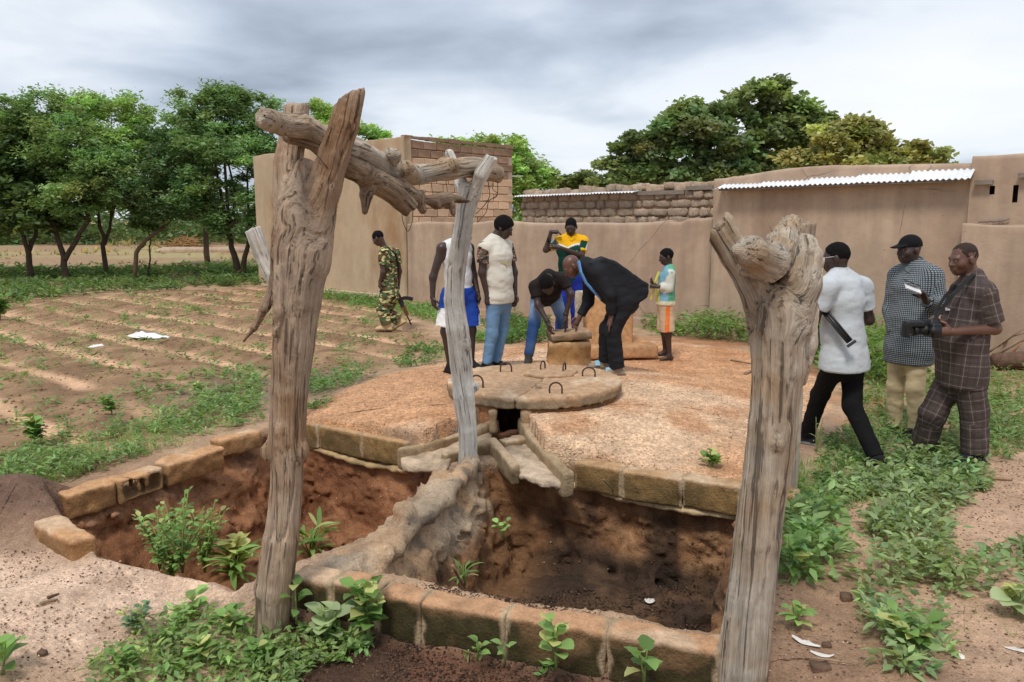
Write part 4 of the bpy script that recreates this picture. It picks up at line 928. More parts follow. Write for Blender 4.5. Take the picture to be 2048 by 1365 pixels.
# ============================================================ people
def skin_mat(name, c): return mat(name, c, .42, .12, 9, .06, 160, .002, spec=.5)
SK = [skin_mat('skin_dark', lin(76, 54, 45)), skin_mat('skin_brown', lin(100, 68, 54)), skin_mat('skin_deep', lin(64, 47, 41))]
M_hair = mat('black_hair', lin(20, 18, 18), .9, .2, 60, .5, 220, .004, spec=.15)
M_eye = mat('eye_white', lin(150, 138, 128), .3, 0, 1, 0, spec=.5)
def cloth(name, col=None, rough=.9, attr=False, bump=.32, extra=None, var=.05): return mat(name, col or (.5,.5,.5), rough, var, 3.5, bump, 10, .035, attr=attr, spec=.15, extra=extra)
def V3(*a): return np.array(a, float)
class Person:
    def __init__(s, label, Y, j, hf, skin=0, S=1.0, up=(0, 0, 1), hs=1.0, chest=.168, belly=.0, fixY=None, h=.0105):
        s.J = {}
        Ys = []
        for q in ('anL', 'anR'):
            y_ = Y
            for it in range(8):
                g_ = P(j[q][0], j[q][1], y_); zt_ = float(hgt(np.array([[g_[0], g_[1]]]))[0])+.083*S; d_ = ray(j[q][0], j[q][1]); y_ = d_[1]*(zt_-CAM_H)/d_[2]
            Ys.append(y_-j[q][2])
        s.Y = Y = min(Ys) if fixY is None else fixY
        for k, v in j.items(): s.J[k] = P(v[0], v[1], Y+v[2])
        J = s.J; s.S = S; s.skin = SK[skin]; s.h = h; s.hs = hs
        s.lat_s = norm(J['shR']-J['shL']); s.lat_h = norm(J['hiR']-J['hiL'])
        J['pel'] = (J['hiR']+J['hiL'])/2; J['che'] = (J['shR']+J['shL'])/2
        s.fwd = norm(np.cross(J['che']-J['pel'], s.lat_s)); s.hf = norm(hf)
        # make sure the body faces the same way as the head, roughly
        s.chest = chest*S; s.belly = belly
        base = np.array([J['pel'][0], J['pel'][1], 0.0]); fz = min(J['anL'][2], J['anR'][2])-.07*S
        base[2] = fz; s.root = empty('person', base, label, 'person'); s.base = base
    def torso(s, D, infl=0.0, k=.05, cuts=(), lower=True, upper=True, loose=0.0):
        J, S = s.J, s.S; pel, che = J['pel'], J['che']; up = norm(che-pel)
        w = s.chest; mid = pel+(che-pel)*.42+s.fwd*(.015*S+s.belly*.5)
        ls, lh = s.lat_s, s.lat_h; lm = norm(ls+lh)
        if upper:
            a = che-up*.10*S+s.fwd*.012; b = che+up*.005*S
            D.cap(a, b, .112*S, .085*S, k, ls, (w-.0)/(.112*S)*.98, cuts, infl=infl)
            D.cap(mid, a, (.104+loose)*S+s.belly*.6, .112*S, k, lm, 1.34, cuts, infl=infl)
            for q in ('shL', 'shR'): D.cap(J['neck'], J[q], .05*S, .058*S, .05, None, 1, cuts, infl=infl*.8)
        if lower:
            D.cap(pel+up*.04*S, mid, .112*S+loose*S+s.belly*.3, (.104+loose)*S+s.belly*.6, k, lh, 1.32, cuts, infl=infl)
            D.cap(pel-up*.03*S-s.fwd*.02, pel+up*.04*S, .108*S+loose*S, .112*S+loose*S, k, lh, 1.36, cuts, infl=infl)
    def leg(s, D, q, infl=0.0, k=.04, cuts=(), taper=None, frac=1.0, flare=0.0):
        J, S = s.J, s.S; h_, n, a = J['hi'+q], J['kn'+q], J['an'+q]
        D.cap(h_, n, .083*S, .058*S+flare, k, None, 1, cuts, infl=infl)
        if frac > .5: D.cap(n, a, .056*S+flare*1.2, .037*S+flare*1.6, k, None, 1, cuts, infl=infl)
    def arm(s, D, q, infl=0.0, k=.03, f0=0.0, f1=2.0, cuts=(), taper=0.0):
        J, S = s.J, s.S; a, b, c = J['sh'+q], J['el'+q], J['wr'+q]
        e = min(f1, 1.0); p1 = a+(b-a)*e
        D.cap(a, p1, .053*S, (.053-.012*e)*S+taper*e, k, None, 1, cuts, infl=infl)
        if f1 > 1: p2 = b+(c-b)*(f1-1); D.cap(b, p2, .041*S+taper, (.041-.014*(f1-1))*S+taper, k, None, 1, cuts, infl=infl)
    def hand(s, D, q, d, n, curl=.5, spread=.12, S=None):
        """wrist joint, pointing d, palm normal n"""
        S = (S or s.S)*.98; w = s.J['wr'+q]; d = norm(d); n = norm(n-np.dot(n, d)*d); t = np.cross(d, n)*(1 if q == 'R' else -1)
        c = w+d*.055*S; D.cap(w, w+d*.085*S, .026*S, .03*S, .012, None); 
        D.cap(w+d*.03*S, w+d*.085*S, .016*S, .016*S, .01, t, 2.2)
        for i, (x, L_) in enumerate(((.030, .072), (.010, .080), (-.011, .074), (-.031, .058))):
            p = w+d*.088*S+t*x*S; dd = norm(d+t*x*spread*20*.3); r = .0092*S
            for seg in range(3):
                a = curl*(.5+.35*seg); dd = norm(dd*math.cos(a)+n*math.sin(a)); nn = norm(n-np.dot(n, dd)*dd); n_l = nn
                e = p+dd*L_*S*(.45, .32, .25)[seg]; D.cap(p, e, r, r*.92, .004); p = e; r *= .93
        p = w+d*.03*S+t*.026*S; e = p+norm(d*.6+t*.75+n*.35)*.045*S; D.cap(p, e, .013*S, .011*S, .01); D.cap(e, e+norm(d*.85+t*.25+n*.5)*.035*S, .011*S, .009*S, .006)
        return c
    def head(s, D):
        J = s.J; k = s.S*s.hs; f = s.hf; c = J['head']; u = norm(np.array([0, 0, 1.])-np.dot(f, [0, 0, 1])*f) if abs(f[2]) < .97 else norm(c-J['neck'])
        if abs(f[2]) > .8: u = norm((c-J['neck'])-np.dot(c-J['neck'], f)*f)
        r = np.cross(f, u); ax = np.stack([r, f, u]); s.hax = ax; s.hk = k
        def at(a, b, d): return c+(r*a+f*b+u*d)*k
        D.ell(at(0, -.015, .03), ax, np.array([.074, .095, .088])*k, .02)
        D.ell(at(0, .03, -.03), ax, np.array([.060, .062, .080])*k, .03)
        D.ell(at(0, .050, -.082), ax, np.array([.036, .036, .030])*k, .025)       # chin
        D.cap(at(-.034, .078, .018), at(.034, .078, .018), .014*k, .014*k, .018)    # brow
        D.cap(at(0, .088, .006), at(0, .108, -.032), .009*k, .014*k, .012)         # nose
        D.cap(at(-.014, .092, -.034), at(.014, .092, -.034), .009*k, .009*k, .008)
        for sg in (-1, 1): D.ell(at(sg*.031, .098, .0), ax, np.array([.018, .014, .011])*k, .012, 'cut')
        D.cap(at(-.020, .086, -.058), at(.020, .086, -.058), .0095*k, .0095*k, .008); D.cap(at(-.017, .084, -.070), at(.017, .084, -.070), .010*k, .010*k, .008)
        for sg in (-1, 1):
            D.cap(at(sg*.045, .045, -.022), at(sg*.042, .055, -.03), .024*k, .024*k, .025)
            e = np.stack([norm(r*1+f*-.35*sg), norm(f+r*.35*sg), u]); D.ell(at(sg*.079, -.012, -.008), ax, np.array([.011, .022, .032])*k, .006)
        s.at = at
        b0 = at(0, -.03, -.035); D.cap(J['neck'], b0, .056*s.S, .055*k, .03)
    def body(s, hands, bare_legs=False, bare_feet=None):
        J, S = s.J, s.S; pts = np.array(list(J.values())); lo, hi = pts.min(0)-.20, pts.max(0)+.20
        D = SDF(lo, hi, s.h)
        s.torso(D); s.arm(D, 'L'); s.arm(D, 'R')
        s.leg(D, 'L'); s.leg(D, 'R')
        if bare_feet:
            for q in 'LR': s.foot(D, q, bare_feet[q], .0)
        s.head(D)
        hb = []
        for q, hd in hands.items():
            s.hand(D, q, *hd); w = J['wr'+q]; d = norm(hd[0]); hb.append(w+d*.09*S)
        V, F = D.extract()
        # finer patches for the hands and the head
        fine = []
        ct = V[F].mean(1); keep = np.ones(len(F), bool)
        def patch(c, r, h):
            E = SDF(c-r, c+r, h); s.arm(E, 'L'); s.arm(E, 'R'); return E
        Vs, Fs, off = [V], None, len(V)
        parts = []
        for (q, hd), c in zip(hands.items(), hb):
            r = .125*S; E = SDF(c-r, c+r, .0055); s.arm(E, q); s.hand(E, q, *hd); v2, f2 = E.extract(); parts.append((v2, f2)); keep &= (np.abs(ct-c) >= r-.012).any(1)
        c = J['head']; r = .17*S; E = SDF(c-r, c+r, .0065); s.torso(E, lower=False); s.head(E); v2, f2 = E.extract(); parts.append((v2, f2)); keep &= (np.abs(ct-c) >= r-.014).any(1)
        F = F[keep]; Va, Fa, off = [V], [F], len(V)
        for v2, f2 in parts:
            if len(f2): Va.append(v2); Fa.append(f2+off); off += len(v2)
        s.bo = put('body', np.vstack(Va), np.vstack(Fa), s.root, s.skin)
        for sg in (-1, 1):
            p_ = s.at(sg*.031, .086, .0); V, F = [], []
            for i in range(5):
                th = math.pi*i/4
                for k in range(6): a = 2*math.pi*k/6; V.append(p_+np.array([math.sin(th)*math.cos(a), math.sin(th)*math.sin(a), math.cos(th)])*.0058*s.hk)
            F = [(i*6+k, i*6+(k+1) % 6, (i+1)*6+(k+1) % 6, (i+1)*6+k) for i in range(4) for k in range(6)]; put('eye', V, F, s.bo, M_eye)
    def hair(s, thick=.008, front=.055, low=-.035, m=None, name='hair', rnd=1.0):
        c = s.J['head']; r = .16*s.S; D = SDF(c-r, c+r, .007); k = s.hk; r_, f, u = s.hax
        cut = [(s.at(0, front, .055), norm(f*.9-u*.55)), (s.at(0, -.02, low), norm(-u*1.0+f*.42))]
        D.ell(s.at(0, -.017, .032), s.hax, (np.array([.075, .096, .089])+thick)*k, .0, cuts=cut); D.perturb(lambda p: vnoise(p, 90.0)*.0022+vnoise(p, 35.0)*.003, .02); V, F = D.extract(); put(name, V, F, s.bo, m or M_hair)
    def foot(s, D, q, d, sole=0.0, up=.0):
        S = s.S; a = s.J['an'+q]; d = norm(d); w = norm(np.cross(Z3, d)); bot = a+np.array([0, 0, -.055*S])
        D.cap(a, bot-d*.035*S+[0, 0, .012], .036*S, .030*S, .02); D.cap(bot-d*.03*S+[0, 0, .008], bot+d*.15*S+[0, 0, -.008], .032*S, .022*S, .02, w, 1.25); D.cap(a+d*.01, bot+d*.10*S+[0, 0, .004], .034*S, .026*S, .02, w, 1.2)
    def shoe(s, q, d, col, sole=None, pitch=0.0, name='shoe', high=.0, m=None):
        S = s.S; a = s.J['an'+q]; d = norm(np.array([d[0], d[1], 0.0])); w = norm(np.cross(Z3, d)); 
        dn = norm(d*math.cos(pitch)-Z3*math.sin(pitch)); un = np.cross(dn, w); un = un if un[2] > 0 else -un
        bot = a-un*.058*S; D = SDF(a-.34, a+.34+np.array([0, 0, high]), .010)
        cuts = [(bot-un*.022*S, -un)]
        D.cap(a+un*(.02+high), bot-dn*.04*S, .045*S, .042*S, .02, cuts=cuts); D.cap(bot-dn*.045*S, bot+dn*.165*S-un*.004, .042*S, .036*S, .02, w, 1.12, cuts=cuts); D.cap(a+dn*.01, bot+dn*.11*S+un*.006, .040*S, .036*S, .02, w, 1.1, cuts=cuts)
        D.box(bot+dn*.055*S-un*.018*S, np.stack([dn, w, un]), (.155*S, .044*S, .012*S), .012, .008)
        V, F = D.extract(); hh = (V-bot)@un; c = np.broadcast_to(np.array(col), V.shape).copy()
        if sole is not None: c = c*(1-sstep(-.002, -.012, hh)[:, None])+np.array(sole)*sstep(-.002, -.012, hh)[:, None] if False else np.where((hh < -.004)[:, None], np.array(sole), c)
        put(name, V, F, s.root, M_shoe if m is None else m, c)
    def wear(s, name, m, build, colfn=None, wr=.010, h=None, wf=7.0, uv=True):
        pts = np.array(list(s.J.values())); D = SDF(pts.min(0)-.22, pts.max(0)+.22, h or s.h); build(D)
        fl = s.fwd
        D.perturb(lambda p: (np.abs(fbm(p*[1, 1, 1.5], wf, 2, 3.0))-.3)*-wr*.6+vnoise(p*[1, 1, 2.2], wf*2.3, 6.0)*wr*.2, .05)
        V, F = D.extract(); put(name, V, F, s.root, m, None if colfn is None else colfn(V), True, {'cuv': s.cuv(V)} if uv else None)
    def cuv(s, V):
        J = s.J; best = np.full(len(V), 1e9); out = np.zeros((len(V), 3))
        for a, b, r, n in (('pel', 'che', .17, 0), ('hiL', 'knL', .09, 1), ('knL', 'anL', .07, 1), ('hiR', 'knR', .09, 2), ('knR', 'anR', .07, 2), ('shL', 'elL', .06, 3), ('elL', 'wrL', .05, 3), ('shR', 'elR', .06, 4), ('elR', 'wrR', .05, 4)):
            A, B = J[a], J[b]; d = norm(B-A); off = V-A; t = off@d; L_ = np.linalg.norm(B-A); e1 = norm(V3(0, -1, 0)-d*d[1]*-1); e2 = np.cross(d, e1)
            e1 = norm(np.array([0, -1., 0])-np.dot([0, -1., 0], d)*d); e2 = np.cross(d, e1)
            tc = np.clip(t, 0, L_); q = off-tc[:, None]*d; ds = np.linalg.norm(q, axis=1)/r; m_ = ds < best; best[m_] = ds[m_]
            an = np.arctan2(q@e2, q@e1); out[m_] = np.stack([an*r*1.05+n*.37, t+(J['hiL'][2] if n in (1, 2) else 0), np.zeros(len(V))], 1)[m_]
        return out
M_shoe = mat('shoe', attr=True, rough=.7, var=.12, ns=12, bump=.2, bs=60, bd=.004, spec=.25)
def plane(p, n): return (np.asarray(p, float), np.asarray(n, float))
def jeans_extra(base, light):
    def f(m, N, L, b, c, mp, noise, mul, mrange): pass
    return f
M_jean1 = cloth('light_denim', lin(112, 146, 180), attr=False); M_jean2 = cloth('blue_denim', attr=True)
def camo_extra(cols, sc):
    def f(m, N, L, b, c, mp, noise, mul, mrange):
        mp2 = N.new('ShaderNodeMapping'); mp2.inputs['Scale'].default_value = (1, 1, 1.9); tc = [n for n in N if n.type == 'TEX_COORD'][0]; L.new(tc.outputs['Object'], mp2.inputs[0])
        cur = None
        for i, (col, off, th) in enumerate(cols):
            if cur is None:
                r = N.new('ShaderNodeRGB'); r.outputs[0].default_value = (*col, 1); cur = r.outputs[0]; continue
            n = N.new('ShaderNodeTexNoise'); n.inputs['Scale'].default_value = sc; n.inputs['Detail'].default_value = 1.5
            ad = N.new('ShaderNodeVectorMath'); ad.operation = 'ADD'; ad.inputs[1].default_value = (off, off*2, off*.7); L.new(mp2.outputs[0], ad.inputs[0]); L.new(ad.outputs[0], n.inputs['Vector'])
            x = N.new('ShaderNodeMix'); x.data_type = 'RGBA'; L.new(mrange(n.outputs[0], th, th+.015, 0, 1), x.inputs[0]); L.new(cur, x.inputs[6]); x.inputs[7].default_value = (*col, 1); cur = x.outputs[2]
        L.new(cur, b.inputs['Base Color'])
    return f
M_camo = cloth('camouflage', extra=camo_extra([(lin(84, 104, 72), 0, 0), (lin(110, 70, 48), 3.3, .54), (lin(212, 198, 140), 7.1, .575), (lin(38, 42, 34), 11.7, .60)], 13.0))
M_camo2 = cloth('rose_camouflage', extra=camo_extra([(lin(96, 88, 76), 0, 0), (lin(186, 138, 128), 3.3, .53), (lin(50, 44, 40), 9.1, .55)], 22.0))
M_white = cloth('white_cotton', lin(222, 222, 222)); M_cream = cloth('cream_cotton', attr=True); M_blue = cloth('blue_nylon', attr=True, rough=.6)
M_black = cloth('black_cotton', lin(44, 38, 38)); M_suit = cloth('black_suit', lin(36, 37, 41), rough=.75); M_team = cloth('team_shirt', attr=True); M_polo = cloth('grey_polo', attr=True)
M_kid = cloth('child_knit', attr=True); M_khaki = cloth('khaki', lin(192, 174, 138)); M_blk2 = cloth('black_trousers', lin(24, 23, 24))
def check_extra(sx, dark, light, kind):
    def f(m, N, L, b, c, mp, noise, mul, mrange):
        tc = [n for n in N if n.type == 'TEX_COORD'][0]; sp = N.new('ShaderNodeSeparateXYZ'); at = N.new('ShaderNodeAttribute'); at.attribute_name = 'cuv'; L.new(at.outputs['Vector'], sp.inputs[0])
        def mth(op, a, b_=None):
            n = N.new('ShaderNodeMath'); n.operation = op
            for i, v in enumerate((a, b_)):
                if v is None: continue
                if isinstance(v, (int, float)): n.inputs[i].default_value = v
                else: L.new(v, n.inputs[i])
            return n.outputs[0]
        h = sp.outputs[0]
        def line(v, per, th): return mth('LESS_THAN', mth('FRACT', mth('DIVIDE', v, per)), th)
        if kind == 'check': k = mth('MULTIPLY', line(h, sx, .62), line(sp.outputs[1], sx, .62))
        else: k = mth('MAXIMUM', line(h, sx, .06), line(sp.outputs[1], sx, .06)); 
        x = N.new('ShaderNodeMix'); x.data_type = 'RGBA'; L.new(k, x.inputs[0]); x.inputs[6].default_value = (*dark, 1); x.inputs[7].default_value = (*light, 1); out = x.outputs[2]
        if kind == 'plaid':
            k2 = mth('MAXIMUM', line(mth('ADD', h, .02), sx*.5, .22), line(mth('ADD', sp.outputs[1], .02), sx*.5, .22)); out = mul(out, mrange(k2, 0, 1, 1.0, .80))
        L.new(mul(out, mrange(noise(4), .3, .7, .9, 1.1)), b.inputs['Base Color'])
    return f
M_check = cloth('small_check', extra=check_extra(.017, lin(52, 58, 64), lin(150, 158, 162), 'check')); M_plaid = cloth('brown_plaid', extra=check_extra(.085, lin(82, 71, 68), lin(122, 111, 104), 'plaid'))
def shirt(p, m, hem, sl=.55, infl=.016, sleeve=.012, colfn=None, name='shirt', axis=False, neck=True, wr=.011, loose=0.0, open_=False, sl_b=None, flare=0.0):
    J = p.J; ax = norm(J['che']-J['pel']) if axis else Z3
    hp = J['pel']+ax*hem
    def b(D):
        p.torso(D, infl, cuts=[plane(hp, -ax)], loose=loose)
        if flare: D.cap(hp-ax*.05, hp+ax*.2, .112*p.S+flare, .106*p.S, .06, p.lat_h, 1.33, [plane(hp, -ax)], infl=infl)
        for q in 'LR':
            f = sl if sl_b is None else sl_b[q]
            a, e = J['sh'+q], J['el'+q]; wv = J['wr'+q]
            if f <= 1: pt, dr = a+(e-a)*f, e-a
            else: pt, dr = e+(wv-e)*(f-1), wv-e
            def cutarm(D, q=q, pt=pt, dr=dr, f=f):
                if f <= 1: p.arm(D, q, infl*.6+sleeve, .04, f1=1.0, cuts=[plane(pt, dr)])
                else:
                    p.arm(D, q, infl*.6+sleeve, .04, f1=1.0); S = p.S
                    D.cap(e, wv, .041*S, .030*S, .03, None, 1, [plane(pt, dr)], infl=infl*.5+sleeve)
            cutarm(D)
    p.wear(name, m, b, colfn, wr)
def trousers(p, m, waist=.10, infl=.014, flare=.006, end=1.0, colfn=None, name='trousers', wr=.012, wl=0.0, axis=False):
    J = p.J; ax = norm(J['che']-J['pel']) if axis else Z3
    def b(D):
        p.torso(D, infl, cuts=[plane(J['pel']+ax*waist, ax)], upper=False)
        for q in 'LR':
            k, a = J['kn'+q], J['an'+q]; d = a-k; S = p.S
            if end > .5:
                e = k+d*(end-.5)*2; D.cap(J['hi'+q], k, .083*S+wl, .060*S+flare, .04, infl=infl)
                D.cap(k, a+d*.05, .058*S+flare, .042*S+flare*2.2, .03, None, 1, [plane(e, d)], infl=infl)
            else:
                h_ = J['hi'+q]; e = h_+(k-h_)*end*2; D.cap(h_, k+(k-h_)*.15, .088*S+wl, .080*S+flare, .035, None, 1, [plane(e, k-h_)], infl=infl)
    p.wear(name, m, b, colfn, wr)
def along(p, V, a, b):
    ab = p.J[b]-p.J[a]; return ((V-p.J[a])@ab)/(ab@ab)
def V3(*a): return np.array(a, float)
DN = V3(0, 0, -1)
# --- soldier walking off to the left
Y = G(783, 664, .0)[1]
pr = Person('soldier in camouflage and tan boots walking left by the plastered house', Y, dict(head=(756,477,0), neck=(770,499,.02), shL=(766,509,-.17), shR=(791,507,.16), elL=(766,545,-.2), wrL=(760,563,-.2), elR=(799,543,.2), wrR=(797,568,.16),
     hiL=(772,590,-.08), hiR=(786,590,.09), knL=(765,620,-.08), anL=(774,651,-.08), knR=(774,624,.06), anR=(799,642,.07)), (-.8, .25, -.55), 0, .98, h=.012)
Y = pr.Y
pr.body({'L': ((-.05, 0, -1), (1, .4, 0), .5), 'R': ((-.1, 0, -1), (-1, -.3, 0), .9)}); pr.hair(.006, .07, -.02)
shirt(pr, M_camo, -.05, .6, .018); trousers(pr, M_camo, .06, .018, .016, .97)
for q, d, pt in (('L', (-1, .1, 0), 0.0), ('R', (-1, .1, 0), .55)): pr.shoe(q, d, lin(206, 176, 132), lin(150, 120, 88), pt, 'boot', .10)
def strap(name, parent, pts, w, th, m, nrm=None):
    """flat band through world points"""
    pts = np.array(pts); V = []; n = len(pts)
    for i in range(n):
        d = norm(pts[min(i+1, n-1)]-pts[max(i-1, 0)]); nn = norm(np.asarray(nrm[i] if isinstance(nrm, list) else nrm, float)); b = norm(np.cross(d, nn)); nn = np.cross(b, d)
        for a, c in ((-1, -1), (1, -1), (1, 1), (-1, 1)): V.append(pts[i]+b*a*w/2+nn*c*th/2)
    F = [(i*4+k, i*4+(k+1) % 4, (i+1)*4+(k+1) % 4, (i+1)*4+k) for i in range(n-1) for k in range(4)]+[(3, 2, 1, 0), tuple((n-1)*4+k for k in range(4))]
    return put(name, V, F, parent, m, None, False)
M_strap = mat('black_webbing', lin(30, 30, 30), .8, .1, 30, .1, 90, .002); M_gun = mat('gun_metal', lin(34, 34, 37), .45, .1, 20, 0, spec=.5); M_stock = mat('gun_wood', lin(112, 66, 40), .5, .2, 20, .1, 60, .002, spec=.4)
strap('sling', pr.root, [P(769,497,Y-.22), P(777,496,Y-.2), P(790,508,Y-.14), P(794,520,Y-.06), P(797,540,Y+.02)], .03, .006, M_strap, [V3(-.3,-.5,.8), V3(0,-.6,.8), V3(.2,-.9,.2), V3(.3,-.9,.1), V3(.5,-.8,0)])
rf = empty('rifle', P(800, 600, Y+.1), 'slung assault rifle with a curved magazine hanging at the soldier\'s right hand', 'rifle')
ra, rb_ = P(789, 578, Y+.06), P(821, 647, Y+.12); rd = norm(rb_-ra); rl_ = np.linalg.norm(rb_-ra); ru = norm(V3(1, 0, .45)-np.dot(V3(1, 0, .45), rd)*rd); rw_ = np.cross(rd, ru); RM = np.stack([rd, rw_, ru], 1)
rcv = MB().box(ra+rd*.18, (.30, .045, .06), RM).box(ra+rd*.17-ru*-.035, (.24, .03, .02), RM).obj('receiver', M_gun, rf, False, rf.location)
MB().tube([ra+rd*.3, rb_], .011, 8).tube([ra+rd*.33+ru*.03, ra+rd*.48+ru*.03], .009, 6).box(rb_-rd*.05+ru*.02, (.015, .01, .05), RM).tube([rb_-rd*.03, rb_+rd*.02], .015, 8).obj('barrel', M_gun, rf, True, rf.location)
MB().box(ra+rd*.40+ru*.008, (.17, .045, .055), RM).obj('hand_guard', M_stock, rf, False, rf.location)
mg = [ra+rd*.20+ru*.03, ra+rd*.205+ru*.08, ra+rd*.225+ru*.13, ra+rd*.26+ru*.18, ra+rd*.285+ru*.205]
strap('magazine', rcv, mg, .028, .06, M_gun, rd)
MB().box(ra-rd*.02, (.2, .035, .05), RM).obj('grip', M_stock, rf, False, rf.location)
# --- man in the white vest
Y = G(920, 741, .19)[1]
pr = Person('man in a white sleeveless vest and blue shorts behind the bleached post', Y, dict(head=(926,464,-.03), neck=(913,487,0), shR=(884,497,-.10), shL=(938,497,.14), elR=(866,555,-.12), wrR=(865,594,-.15), elL=(947,551,.12), wrL=(955,584,.05),
     hiR=(902,595,-.06), hiL=(932,594,.07), knR=(892,664,-.10), anR=(901,732,-.05), knL=(942,660,.06), anL=(942,727,.05)), (.85, -.15, -.4), 2, 1.0)
Y = pr.Y
pr.body({'R': ((.2, -.05, -1), (1, .5, 0), .45), 'L': ((.15, 0, -1), (-1, -.5, 0), .5)}); pr.hair(.008, .07, -.03)
def vest(D):
    J = pr.J; pr.torso(D, .012, cuts=[plane(J['pel']+Z3*.06, -Z3)])
    for q in 'LR': # arm holes
        o = J['sh'+q]+(J['sh'+q]-J['che'])*.30; D.ell(o+V3(0, 0, -.02), np.eye(3), (.095, .095, .17), .0, 'cut')
    D.ell(J['neck']+pr.fwd*.07+V3(0, 0, .02), np.eye(3), (.075, .075, .12), .0, 'cut'); D.ell(J['neck']-pr.fwd*.05+V3(0, 0, .03), np.eye(3), (.075, .07, .09), .0, 'cut')
pr.wear('vest', M_white, vest, None, .006)
def sh_col(V):
    c = np.broadcast_to(np.array(lin(36, 70, 160)), V.shape).copy(); t = along(pr, V, 'hiR', 'knR'); side = (V-pr.J['pel'])@pr.lat_h
    c[(np.abs(side) > .155+.05*(1-t)) & (t > .35)] = lin(235, 235, 232); return c
trousers(pr, M_blue, .10, .020, .028, .44, sh_col, 'shorts', .016, .012)
for q, d in (('R', (.5, -.6, 0)), ('L', (.9, -.3, 0))): pr.shoe(q, d, lin(34, 28, 27), lin(20, 18, 18), 0, 'slipper')
# --- man in the cream T-shirt
Y = G(985, 740, .19)[1]
pr = Person('man in a cream T-shirt with patterned sleeves and light jeans', Y, dict(head=(1008,456,.02), neck=(988,480,.02), shR=(969,496,-.13), shL=(1014,493,.14), elR=(964,546,-.16), wrR=(974,590,-.16), elL=(1028,545,.16), wrL=(1030,588,.10),
     hiR=(988,604,-.09), hiL=(1008,603,.09), knR=(984,666,-.10), anR=(973,728,-.10), knL=(1004,664,.08), anL=(992,724,.06)), (.80, -.22, -.42), 2, 1.0)
Y = pr.Y
pr.body({'R': ((.05, 0, -1), (.6, .8, 0), .7), 'L': ((0, 0, -1), (-.6, -.8, 0), .6)}); pr.hair(.020, .078, -.045)
def cream(V): return np.broadcast_to(np.array(lin(212, 206, 192)), V.shape).copy()
J = pr.J; pmat = M_cream
def tee(D): pr.torso(D, .022, cuts=[plane(J['pel']+Z3*-.0, -Z3)], loose=.012)
pr.wear('shirt', M_cream, tee, cream, .013)
def slv(D, q):
    if 1:
        a, e = J['sh'+q], J['el'+q]; out = norm(a-J['che'])
        D.cap(a-out*.0, e, .060*pr.S, .056*pr.S, .02, None, 1, [plane(a+(e-a)*.62, e-a), plane(a-out*.055, -out)], infl=.016)
for q_ in 'LR': pr.wear('sleeve', M_camo2, lambda D: slv(D, q_), None, .006)
trousers(pr, M_jean1, .08, .008, .002, 1.0, None, 'trousers', .014)
for q, d in (('R', (.8, -.5, 0)), ('L', (.9, -.3, 0))): pr.shoe(q, d, lin(30, 30, 34), lin(40, 40, 44))
M_print = mat('gold_print', lin(196, 178, 120), .8, .1, 40, 0); M_print2 = mat('grey_print', lin(188, 182, 168), .8, .1, 40, 0)
def on_torso(p, lx, z, infl=.026):
    """point on the front of the torso at lateral offset lx (towards own left) and height z below the neck, pushed just off the cloth"""
    c = p.J['che']+(p.J['pel']-p.J['che'])*(z/np.linalg.norm(p.J['pel']-p.J['che'])); r = .112*p.S+infl+.012; w = p.chest+infl
    dpt = r*math.sqrt(max(0, 1-(lx/w)**2)); return c-p.lat_s*lx+p.fwd*(dpt+.006)
def print_poly(p, name, pts, m, infl=.026):
    V = [on_torso(p, a, b, infl) for a, b in pts]; n = len(V); f = p.fwd*.003
    return put(name, V+[v-f for v in V], [tuple(range(n))]+[(i, (i+1) % n, (i+1) % n+n, i+n) for i in range(n)], p.root, m, None, False)
for i in range(7):
    x = -.075+i*.022; print_poly(pr, 'print_letter', [(x, .135), (x+.004, .135), (x+.004, .155), (x+.012, .155), (x+.012, .159), (x, .159)], M_print2)
print_poly(pr, 'print_wing', [(-.085, .172), (-.03, .172), (.0, .182), (.03, .172), (.085, .172), (.03, .192), (.01, .205), (.0, .225), (-.01, .205), (-.03, .192)], M_print)
# --- man bending in the black T-shirt
Y = 9.62
pr = Person('man in a black T-shirt and blue jeans bending over the riser box', Y, dict(head=(1094,570,-.18), neck=(1096,550,.0), shR=(1070,574,.06), shL=(1126,558,.06), elR=(1076,611,-.02), wrR=(1096,646,-.12), elL=(1142,590,.0), wrL=(1131,632,-.02),
     hiR=(1076,597,.42), hiL=(1108,592,.42), knR=(1068,648,.22), anR=(1057,712,.05), knL=(1124,636,.32), anL=(1130,706,.42)), (.08, -.45, -.85), 2, .98)
Y = pr.Y
pr.body({'R': ((.25, -.1, -1), (1, .2, 0), .55), 'L': ((.0, -.1, -1), (-1, 0, 0), .6)}); pr.hair(.010, .07, -.05)
shirt(pr, M_black, .02, .60, .016, axis=True)
def jean_c(V):
    t = np.maximum(along(pr, V, 'hiR', 'knR'), along(pr, V, 'hiL', 'knL')); n = fbm(V, 5.0, 2, 3.0); f = np.exp(-((t-.55)/.35)**2)*.8+.15*n
    f = np.clip(f, 0, 1)[:, None]; return np.array(lin(58, 88, 140))*(1-f)+np.array(lin(140, 162, 190))*f
trousers(pr, M_jean2, .08, .010, .003, 1.0, jean_c, axis=True)
for q, d in (('R', (-.1, -1, 0)), ('L', (.3, -1, 0))): pr.shoe(q, d, lin(70, 66, 62), lin(150, 128, 104))
def band(p, q, f, r, w, m, name):
    e, wv = p.J['el'+q], p.J['wr'+q]; c = e+(wv-e)*f; d = norm(wv-e); V, F = tube([c-d*w/2, c+d*w/2], r, 12); put(name, V, F, p.root, m)
band(pr, 'R', .93, .034, .022, M_gun, 'wristwatch'); band(pr, 'L', .93, .034, .022, M_gun, 'wristwatch')
